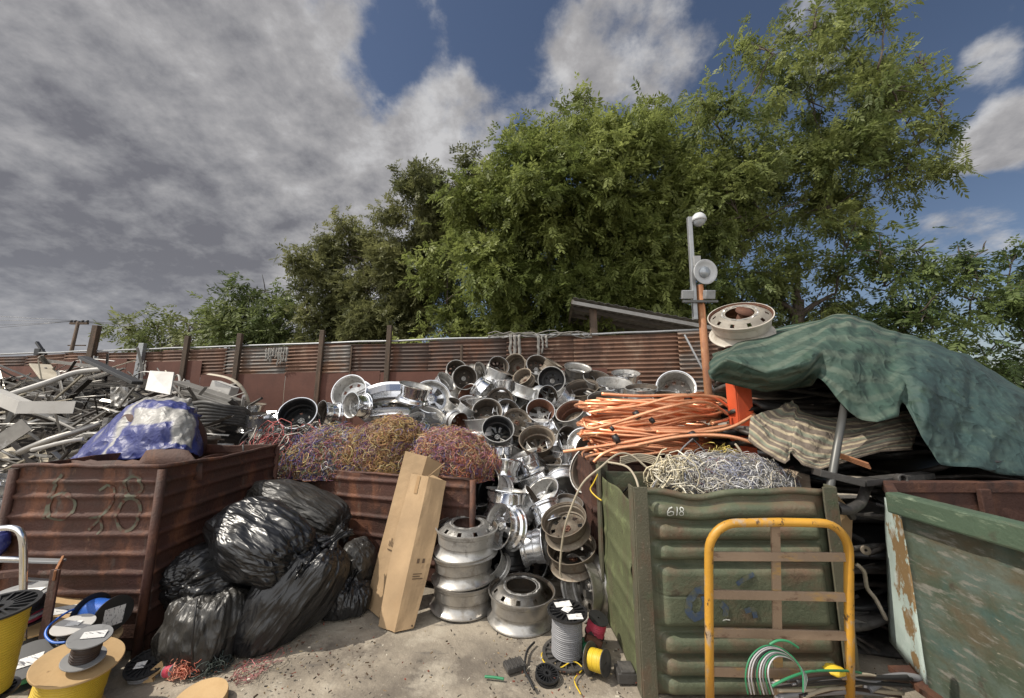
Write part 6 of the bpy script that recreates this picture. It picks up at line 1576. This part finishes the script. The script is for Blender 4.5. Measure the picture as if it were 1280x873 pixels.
    one('curved_rail', 'second paler curved rail below the long curved silver rail', 'scrap_white', lambda mb: mb.tube(smooth_px([(40, 563, 3.98), (80, 553, 4.02), (104, 549, 4.1)]), .022, 6))
    one('upright_strip', 'bright strip standing steeply in front of the crumpled blue-white sheet', 'scrap_alu', lambda mb: mb.bar(P(148, 510, 4.9), P(168, 485, 5.0), .08, .012))
    one('crumpled_sheet', 'crumpled pale bluish sheet in the middle of the scrap heap', 'white_paint', lambda mb: mb.grid([[P(138 + 22 * i / 6 + 4 * noise.noise((i, j, 0)), 484 + 24 * j / 6, 5.1 + .15 * noise.noise((i * .8, j * .8, 4))) for j in range(7)] for i in range(7)], smooth=False), .004)
    one('white_block', 'white metal box end among the darker slabs at the far end of the scrap heap', 'white_paint', lambda mb: mb.bar(P(268, 483, 6.3), P(292, 492, 6.2), .16, .2), bevel=.01)
    for k, (a, b) in enumerate((((222, 478, 6.0), (300, 503, 5.9)), ((236, 490, 5.8), (305, 512, 5.7)))):
        one('grey_slab', ('wide grey slab sloping to the red plate, upper of two', 'wide grey slab sloping to the red plate, lower of two')[k], 'scrap_grey', lambda mb: mb.bar(P(*a), P(*b), .28, .05), bevel=.006)
    for k in range(7):
        x0 = 252; mb = MB(); y = 503 + k * 4.5
        mb.tube(smooth_px([(230, y + 4, 5.2), (255, y, 5.0), (280, y + 5 - k, 5.0), (302, y + 8 - k, 5.2), (310, y + 12, 5.4)]), .028, 7)
        tag(mb.build('black_hose', M['black_dusty']), 'thick black cable drooping below the grey slabs beside the blue tarp', 'cable', 'black cables beside the blue tarp')
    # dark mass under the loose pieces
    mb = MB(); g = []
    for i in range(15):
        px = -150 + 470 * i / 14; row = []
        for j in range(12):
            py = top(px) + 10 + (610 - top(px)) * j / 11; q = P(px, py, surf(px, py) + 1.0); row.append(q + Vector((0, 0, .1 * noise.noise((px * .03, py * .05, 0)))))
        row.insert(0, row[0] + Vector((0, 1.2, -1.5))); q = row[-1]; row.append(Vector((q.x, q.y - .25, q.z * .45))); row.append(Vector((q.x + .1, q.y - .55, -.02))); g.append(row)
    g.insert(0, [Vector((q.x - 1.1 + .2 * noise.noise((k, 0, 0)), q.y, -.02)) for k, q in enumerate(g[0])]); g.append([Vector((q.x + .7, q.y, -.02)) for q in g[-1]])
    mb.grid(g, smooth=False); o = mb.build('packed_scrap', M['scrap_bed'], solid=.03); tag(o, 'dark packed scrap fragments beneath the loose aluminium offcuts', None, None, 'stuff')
    one('chrome_bumper', 'long shiny chrome bumper resting behind the mustard wire heap', 'chrome', lambda mb: mb.grid([[P(446 + 64 * u, 497 - 13 * math.sin(min(1, u * 1.5) * 1.57) + 22 * (v - .3), 5.75 + .22 * abs(v - .5) - .1 * (v > .4)) for v in (0, .12, .14, .5, .52, .86, .88, 1)] for u in [k / 14 for k in range(15)]], smooth=False), .006, 'bumper')
    one('chrome_bumper', 'second lower bumper strip under the long shiny chrome one', 'alu_b', lambda mb: mb.grid([[P(462 + 52 * u, 512 - 3 * math.sin(u * 2.5) + 9 * v, 5.6 + .1 * math.cos(v * 3)) for v in (0, .25, .5, .75, 1)] for u in [k / 14 for k in range(15)]]), .006, 'bumper')
    one('metal_tray', 'folded aluminium tray lying between the gold-stained drum and the black wheel', 'alu_b', lambda mb: mb.add([P(333, 515, 5.6), P(368, 512, 5.6), P(358, 530, 5.4), P(338, 530, 5.4), P(333, 519, 5.7), P(368, 516, 5.7)], [(0, 1, 2, 3), (4, 5, 1, 0)]), .008, 'tray')
    one('metal_trim', 'shiny angular trim low behind the black and red cable scraps', 'chrome', lambda mb: (mb.bar(P(312, 530, 5.2), P(356, 527, 5.2), .05, .12), mb.bar(P(312, 544, 5.1), P(352, 541, 5.1), .05, .09)), None, 'trim')
scrap()

# ------------------------------------------------------------------ cable reels
def reel(label, c, axis, fr, fh, wr, h, m_top, m_wind, m_bot=None, spokes=False, paper=None, hub=True, taper=0., br=None, xh=(1, 0, 0), cat='cable reel', name='cable_reel', gap=0):
    """c = centre of the upper flange; axis points out of it"""
    Mx = frame(c, axis, xh); e = empty(name, c, label, cat, 'cable reels'); put = under(e)
    def flange(r, z, m, nm):
        mb = MB()
        if spokes:
            mb.lathe([(r * .88, z), (r, z), (r, z + fh), (r * .88, z + fh)], 40, Mx, closed=True, smooth=False); mb.lathe([(r * .16, z), (r * .36, z), (r * .36, z + fh), (r * .16, z + fh)], 28, Mx, closed=True, smooth=False)
            for k in range(18):
                a = 2 * PI * k / 18; q = Mx @ Matrix.Rotation(a, 4, 'Z'); mb.box((r * .62, 0, z + fh / 2), (r * .56, r * .055, fh * .9), q)
            mb.lathe([(wr * .5, z - .001), (r * .97, z - .001)], 40, Mx)
        else:
            mb.lathe([(r * .10, z), (r * .985, z), (r, z + fh * .2), (r, z + fh * .8), (r * .985, z + fh), (r * .10, z + fh)], 48, Mx, closed=True, smooth=False)
        return put(mb.build(nm, m))
    flange(fr, -fh / 2, m_top, 'flange')
    flange(br or fr, -h - fh / 2, m_bot or m_top, 'flange')
    mb = MB(); n = int(max(6, h / .013)); prof = []
    for i in range(n * 6 + 1):
        u = i / (n * 6); z = -fh / 2 - .002 - u * (h - fh - .004); prof.append((wr * (1 - taper * u) + .006 * math.sqrt(abs(math.sin(u * n * PI))) + .004 * noise.noise((u * 9, wr * 50, 0)), z))
    mb.lathe(prof, 36, Mx); put(mb.build('wound_cable', m_wind))
    if paper:
        for (x, y, w, hh, a) in paper:
            mb = MB(); q = Mx @ Matrix.Translation((x * fr, y * fr, fh / 2 + .003)) @ Matrix.Rotation(a, 4, 'Z'); mb.add([q @ Vector(v) for v in ((-w * fr, -hh * fr, 0), (w * fr, -hh * fr, .001), (w * fr, hh * fr, .004), (-w * fr, hh * fr, 0))], [(0, 1, 2, 3)])
            put(mb.build('paper_label', M['paper'], solid=.001))
    return e
Y_, K_, Bn = M['cable_yellow'], M['cable_black'], M['cable_brown']
reel('large pressed-wood reel of yellow cable in front, a small brown reel on top', P(99, 826, 2.05), (.24, -.04, 1), .182, .012, .14, .30, M['wood_top'], Y_)
reel('grey flanged little reel of brown cable standing on the large wood reel', P(113, 796, 2.03), (.26, -.10, 1), .088, .007, .054, .115, M['grey_plastic'], Bn, paper=[(.1, .1, .55, .28, .5)])
reel('low wooden reel under the small white-topped and blue reels', P(106, 801, 2.34), (.12, -.05, 1), .17, .014, .14, .28, M['wood_top'], Y_)
reel('little white-topped reel of black cable beside the blue wire reel', P(92, 781, 2.22), (.14, -.10, 1), .092, .006, .052, .12, M['white_paint'], K_, paper=[(0, 0, .35, .22, .3)])
reel('reel of bright blue wire lying on its side with a paper label', P(142, 768, 2.40), (.97, -.28, .06), .105, .007, .068, .22, M['black_plastic'], M['cable_blue'], paper=[(0, -.1, .5, .5, .1)])
mb = MB(); mb.tube(smooth_px([(92, 762, 2.38), (80, 768, 2.3), (62, 782, 2.2), (57, 794, 2.15), (66, 803, 2.12), (82, 803, 2.12)]), .006, 7); tag(mb.build('blue_wire_end', M['cable_blue']), 'loose loop of blue wire hanging off the blue reel', 'wire')
reel('big wood-topped reel of black cable with a torn white label', P(49, 771, 2.42), (.16, -.14, 1), .20, .013, .17, .34, M['wood_top'], K_, paper=[(.45, .35, .33, .2, .5), (-.25, -.62, .2, .09, .2)])
reel('small black and dark red reel standing on the big wood-topped reel', P(34, 757, 2.32), (.12, -.12, 1), .105, .008, .08, .08, M['black_plastic'], M['cable_red'])
reel('grey plastic flange reel behind the spoked black one at the frame edge', P(24, 743, 2.3), (.05, -.10, 1), .135, .009, .10, .12, M['grey_plastic'], K_, paper=[(.3, .2, .4, .2, .2)])
reel('tall tapered reel of thick yellow cable under a spoked black flange', P(-4, 760, 1.80), (.04, -.10, 1), .140, .010, .105, .40, M['black_plastic'], Y_, spokes=True, taper=.35, br=.10)
reel('dark tilted flange reel with green cable low between the wood reels', P(33, 826, 2.05), (.25, -.45, .9), .11, .008, .07, .09, M['black_plastic'], M['cable_green'], paper=[(.2, 0, .4, .25, .6)])
reel('black spoked-flange reel of grey cable on the ground before the squat bag', P(184, 829, 2.42), (.1, -.28, 1), .112, .008, .085, .14, M['black_plastic'], M['cable_grey'], spokes=True, paper=[(-.2, -.2, .25, .2, .3)])
def boxreel():
    e = empty('cardboard_reel_box', P(205, 845, 2.38), 'small tan cardboard block with a round hole beside the spoked reel', 'box'); put = under(e); Mx = frame(P(203, 846, 2.40), (.2, -.9, .35))
    mb = MB(); mb.lathe([(.045, -.03), (.11, -.03), (.11, .03), (.045, .03)], 4, Mx, closed=True, smooth=False); put(mb.build('body', M['wood_top']))
    mb = MB(); mb.lathe([(.001, -.02), (.05, -.02), (.05, .02)], 20, Mx); put(mb.build('core', M['cable_brown']))
boxreel()
reel('tiny spool of red thread-like wire beside the orange one', P(218, 838, 2.38), (.9, -.3, .25), .035, .005, .028, .07, M['grey_plastic'], M['cable_red'])
tangle('wire_scrap', 'fuzzy orange wire bundle lying beside the small red spool', 'wire bundle', P(236, 835, 2.42), (.055, .04, .04), 160, cc('#e0683a', '#d8552a', '#e88a60'), 61, .02, M['cable_orange'], 'wire scraps on the ground', r=.0022, curl=.03)
tangle('wire_scrap', 'dark green twisted wire bundle under the squat bag', 'wire bundle', P(262, 835, 2.46), (.075, .05, .03), 160, cc('#2a3a34', '#20302c', '#3a4a40'), 62, .01, M['black_dusty'], 'wire scraps on the ground', r=.003, curl=.04)
tangle('wire_scrap', 'thin scatter of pink and red wire on the ground before the bags', 'wire bundle', P(315, 845, 2.45), (.11, .10, .015), 40, cc('#b8404a', '#d07a7a', '#8a3a3a', '#4a4038'), 63, .006, M['debris'], 'wire scraps on the ground', r=.0016, curl=.05)
mb = MB(); q = P(250, 872, 2.15); mb.lathe([(.001, .0), (.13, .0), (.133, -.01), (.13, -.17), (.001, -.17)], 40, frame(q, (.05, -.15, 1)), smooth=False); tag(mb.build('cardboard_drum', M['wood_top']), 'round brown fibre drum lid cut off by the front edge near the pink wire', 'drum')
# right-hand reels
reel('upright reel of grey wire with a spoked black flange and papers on top', P(709, 764, 2.60), (.03, -.05, 1), .140, .012, .100, .275, M['black_plastic'], M['cable_grey'], M['black_dusty'], spokes=True, br=.168, paper=[(-.15, .45, .42, .22, .2), (.3, -.55, .36, .2, .1), (0, .05, .25, .2, .9)])
reel('small pink-red wire reel tilted behind the grey wire reel', P(748, 773, 2.68), (.22, -.22, .95), .072, .007, .060, .12, M['black_plastic'], M['cable_red'])
reel('small reel of bright yellow wire lying on its side, last by the green bin', P(757, 829, 2.36), (.72, -.62, .15), .072, .006, .055, .11, M['black_dusty'], Y_, br=.092)
reel('dark teal wire reel half hidden below the pink-red reel', P(744, 806, 2.58), (.5, -.5, .6), .075, .007, .06, .10, M['black_dusty'], M['cable_green'])
def g_tube(name, label, l, r, m, cat='cable'):
    mb = MB(); pts = [Vector((q.x, q.y, q.z)) for q in [G(x, y, z) for x, y, z in l]]; out = []
    for i in range(len(pts) - 1):
        p0, p1, p2, p3 = pts[max(0, i - 1)], pts[i], pts[i + 1], pts[min(len(pts) - 1, i + 2)]
        for k in range(7):
            t = k / 7; out.append(.5 * ((2 * p1) + (p2 - p0) * t + (2 * p0 - 5 * p1 + 4 * p2 - p3) * t * t + (3 * p1 - p0 - 3 * p2 + p3) * t ** 3))
    mb.tube(out + [pts[-1]], r, 6); tag(mb.build(name, M[m]), label, cat)
g_tube('yellow_wire', 'thin yellow wire trailing around the foot of the grey wire reel', [(690, 806, .01), (677, 818, .01), (684, 832, .01), (700, 835, .01), (716, 827, .03), (728, 836, .01), (718, 850, .01), (726, 868, .01)], .0042, 'cable_yellow', 'wire')
g_tube('kinked_cable', 'kinked black cord on the ground in front of the lone truck wheel', [(668, 803, .02), (660, 812, .02), (657, 822, .02), (656, 838, .02), (662, 850, .02), (668, 862, .02)], .008, 'cable_black', 'cord')
g_tube('pink_wire', 'thin pinkish wire on the ground beside the small yellow reel', [(770, 838, .01), (785, 845, .01), (800, 848, .01)], .004, 'cable_red', 'wire')
g_tube('brown_tube', 'short brown tube lying between the pink-red and yellow reels', [(732, 797, .12), (742, 801, .10), (752, 808, .08)], .026, 'rust_hub', 'tube')
g_tube('green_strip', 'bright green sliver of plastic on the ground near the front edge', [(606, 846, .008), (618, 847, .01), (630, 849, .008)], .008, 'cable_green', 'plastic strip')
def plug(px, py, label, spokes=True):
    c = G(px, py); c.z = .03; reel(label, c, (.1, -.15, 1), .075, .012, .03, .02, M['black_plastic'], M['black_plastic'], spokes=True, cat='reel flange', name='reel_flange')
plug(684, 849, 'loose black spoked reel flange lying on the ground at the front edge')
mb = MB(); c = G(643, 836); Mx = Matrix.Translation(c + Vector((0, 0, .02))) @ Matrix.Rotation(.4, 4, 'Z'); mb.box((0, 0, 0), (.13, .09, .03), Mx)
for k in range(5): mb.box((-.05 + .025 * k, 0, .018), (.008, .09, .008), Mx)
tag(mb.build('ribbed_block', M['black_dusty'], bevel=.003), 'small ribbed black plastic block on the ground before the lone wheel', 'plastic block')
mb = MB(); c = G(783, 850); mb.box((c.x, c.y, .035), (.13, .10, .06)); mb.box((c.x, c.y, .07), (.09, .10, .02)); tag(mb.build('dark_block', M['black_dusty'], bevel=.006), 'dark grimy block on the ground beside the yellow reel', 'block')

# ------------------------------------------------------------------ cables over the bins
def hang(name, label, l, r, m, cat='cable', group=None):
    mb = MB(); mb.tube(smooth_px(l), r, 8); tag(mb.build(name, M[m]), label, cat, group)
hang('beige_cable', 'long beige cable arching off the green bin and hanging over the nested tan wheels', [(812, 588, 3.0), (790, 570, 3.05), (772, 568, 3.05), (750, 585, 3.0), (728, 605, 3.0), (712, 640, 3.0), (704, 670, 3.02), (700, 710, 3.05), (702, 722, 3.05)], .0085, 'cable_beige')
hang('beige_cable', 'short beige cable bending down the near corner post of the green bin', [(760, 578, 2.9), (780, 582, 2.8), (790, 590, 2.7), (797, 605, 2.6), (800, 625, 2.55)], .008, 'cable_beige')
hang('yellow_cable', 'thin yellow cable dangling beside the green bin side', [(748, 592, 3.2), (742, 604, 3.2), (738, 612, 3.2), (744, 620, 3.15), (752, 626, 3.1)], .006, 'cable_yellow')
hang('black_cable', 'slack black cable looped on the side of the green bin', [(752, 612, 3.3), (765, 617, 3.2), (778, 616, 3.05), (788, 605, 2.9)], .006, 'cable_black')
hang('grey_cable', 'grey cable rising from the pale wire to the taped copper joint', [(815, 610, 2.75), (828, 592, 2.9), (842, 580, 3.0), (852, 562, 3.1), (866, 549, 3.25)], .007, 'cable_grey')
hang('grey_cable', 'second grey cable from the taped copper joint down toward the yellow wire', [(866, 549, 3.25), (875, 558, 3.2), (885, 570, 3.1)], .006, 'cable_black')
hang('cream_cable', 'thick cream cable hooking up at the foot of the orange post', [(850, 586, 3.1), (890, 579, 3.1), (920, 583, 3.1), (929, 577, 3.1), (927, 566, 3.1), (919, 555, 3.15)], .010, 'cable_beige')
for k in range(5):
    hang('flat_cable', 'beige flat cable lying across the rusty bin rim under the copper', [(775, 572 + k * 2.2, 3.15), (800, 568 + k * 2, 3.15), (825, 574 + k * 2.5, 3.1), (838, 586 + k * 2, 3.0)], .007, 'cable_beige', 'cable', 'beige cables under the copper')
def cart_cables():
    cols = ['cable_green', 'cable_white', 'cable_white', 'cable_black', 'cable_green', 'cable_white', 'cable_grey', 'cable_green', 'cable_white']
    word = {'cable_green': 'green', 'cable_white': 'white', 'cable_black': 'black', 'cable_grey': 'grey'}
    rnd = random.Random(4)
    for k, m in enumerate(cols):
        o = k * 2.2; hang('cable_loop', word[m] + ' cable loop rising before the lower slats of the yellow cart', [(935 + o * 1.8, 868, 1.72), (932 + o * 1.6, 845, 1.72), (938 + o * 1.4, 822 + o * .4, 1.74), (955 + o, 808 + o * .7, 1.77), (975 + o * .8, 810 + o * .8, 1.78), (993 + o * .6, 824 + o * .8, 1.76), (1003 + o * .3, 842 + o * .4, 1.74), (1004, 866, 1.72)], .0036, m, 'cable', word[m] + ' loops on the cart')
    hang('green_cable', 'long green cable running level across the foot of the yellow cart', [(965, 858, 1.70), (985, 848, 1.72), (1010, 840, 1.76), (1040, 838.5, 1.8), (1070, 840, 1.9), (1085, 846, 2.0)], .0055, 'cable_green')
    hang('green_cable', 'green cable end pointing up past the centre bar of the cart', [(962, 806, 1.77), (972, 801, 1.77), (985, 802, 1.77), (998, 810, 1.77)], .0055, 'cable_green')
    for k in range(16):
        y = 845 + rnd.uniform(0, 22); m = rnd.choice(['cable_black', 'cable_grey', 'cable_brown', 'cable_grey', 'cable_beige'])
        hang('dark_cable', 'dull cable lying in the heap at the foot of the cart', [(1000 + rnd.uniform(-40, 10), y + 6, 1.80), (1040, y + rnd.uniform(-5, 5), 1.85), (1085, y + rnd.uniform(-4, 3), 1.95), (1120 + rnd.uniform(-20, 20), y + rnd.uniform(-2, 8), 2.0)], rnd.uniform(.006, .011), m, 'cable', 'dull cables at the foot of the cart')
    hang('braided_rope', 'thick grey braided rope lying between the cart and the dumpster', [(1085, 862, 1.95), (1105, 850, 2.0), (1130, 846, 2.05), (1150, 849, 2.08), (1168, 858, 2.1)], .019, 'cable_grey', 'rope')
    mb = MB(); mb.add(*lump(P(1043, 838, 1.86), (.045, .04, .02), 4, .2, 3), smooth=True); tag(mb.build('plastic_lump', M['cable_yellow']), 'small yellow plastic cap on the cables by the cart leg', 'cap')
cart_cables()

# ------------------------------------------------------------------ hand truck and rusty frame at the near edge
def hand_truck():
    e = empty('hand_truck', P(10, 740, 2.2), 'chrome tube handle of a hand truck at the edge before the 628 bin', 'hand truck'); put = under(e)
    mb = MB(); mb.tube(smooth_px([(-30, 662, 2.2), (0, 660.5, 2.2), (14, 660, 2.2), (24, 664, 2.2), (28.5, 676, 2.2), (29.5, 700, 2.2), (29, 745, 2.2), (29, 800, 2.2)]), .0165, 12); put(mb.build('tube_handle', M['chrome']))
    mb = MB(); mb.tube([P(-30, 697, 2.22), P(30, 699, 2.22)], .012, 8); put(mb.build('cross_tube', M['chrome']))
    e = empty('angle_iron_rack', P(60, 740, 2.45), 'low rusty angle-iron frame standing behind the reels', 'frame'); put = under(e)
    mb = MB(); mb.bar(P(-30, 699, 2.5), P(78, 702, 2.5), .05, .015); put(mb.build('top_bar', M['galv_pole'], bevel=.002))
    mb = MB(); mb.bar(P(78, 700, 2.5), P(68, 720, 2.28), .012, .055); mb2 = mb; put(mb.build('side_bar', M['rust_pole'], bevel=.002))
    mb = MB(); p = P(70, 712, 2.3); mb.bar(p, (p.x, p.y, 0), .055, .012, (0, 1, 0)); put(mb.build('leg', M['rust_bin'], bevel=.002))
    mb = MB(); mb.bar(P(-30, 722, 2.4), P(30, 716, 2.4), .04, .04); put(mb.build('cross_bar', M['rust_bin'], bevel=.002))
    mb = MB(); mb.bar(P(32, 724, 2.5), P(68, 727, 2.5), .03, .012); put(mb.build('rail', M['galv_pole'], bevel=.002))
    mb = MB(); mb.add(*lump(P(-2, 679, 2.6), (.06, .05, .09), 4, .3, 3), smooth=True); tag(mb.build('blue_sack', M['blue_tarp']), 'small blue plastic sack behind the chrome hand truck tube', 'sack')
hand_truck()

# ------------------------------------------------------------------ litter
def litter():
    rng = np.random.default_rng(3); V = []; Q = []; C = []; pal = np.array(cc('#3a2c20', '#5a4a38', '#8a7458', '#2a2420', '#a89878', '#6a3a2a', '#8a4a3a', '#c8c0b0', '#4a4a48'))
    n = 0
    def bit(p, s, c, h):
        nonlocal n
        a = rng.uniform(0, 6.28); l, w = s * rng.uniform(.6, 2.2), s * rng.uniform(.2, .7); ca, sa = math.cos(a), math.sin(a)
        for z in (0, h):
            for (x, y) in ((-l, -w), (l, -w * .7), (l * .8, w), (-l * .9, w * .8)): V.append((p[0] + x * ca - y * sa, p[1] + x * sa + y * ca, .012 + z + rng.uniform(0, .004)))
        q = n; Q.extend([(q + 4, q + 5, q + 6, q + 7), (q, q + 1, q + 5, q + 4), (q + 1, q + 2, q + 6, q + 5), (q + 2, q + 3, q + 7, q + 6), (q + 3, q, q + 4, q + 7)]); n += 8; C.extend([c] * 8)
    for i in range(420):
        px, py = rng.uniform(200, 1150), rng.uniform(735, 900)
        p = G(px, py)
        if GX0 < p.x < GX1 and p.y > GY0: continue
        bit(p, rng.choice([.003, .004, .007]) , pal[rng.integers(len(pal))] * rng.uniform(.5, 1.1), rng.uniform(.002, .008))
    for i in range(240):
        t = rng.random(); p = G(rng.normal(330, 60), rng.normal(825, 22)); bit(p, .005, pal[rng.integers(len(pal))] * rng.uniform(.5, 1), .005)
    for i in range(150):
        p = G(rng.normal(700, 45), rng.normal(838, 18)); bit(p, .005, pal[rng.integers(len(pal))] * rng.uniform(.4, 1), .005)
    o = link('ground_litter', np_mesh('ground_litter', np.array(V), np.array(Q), np.array(C)), None, M['debris']); tag(o, 'scattered crumbs of litter and wire on the yard floor', None, None, 'stuff')
litter()
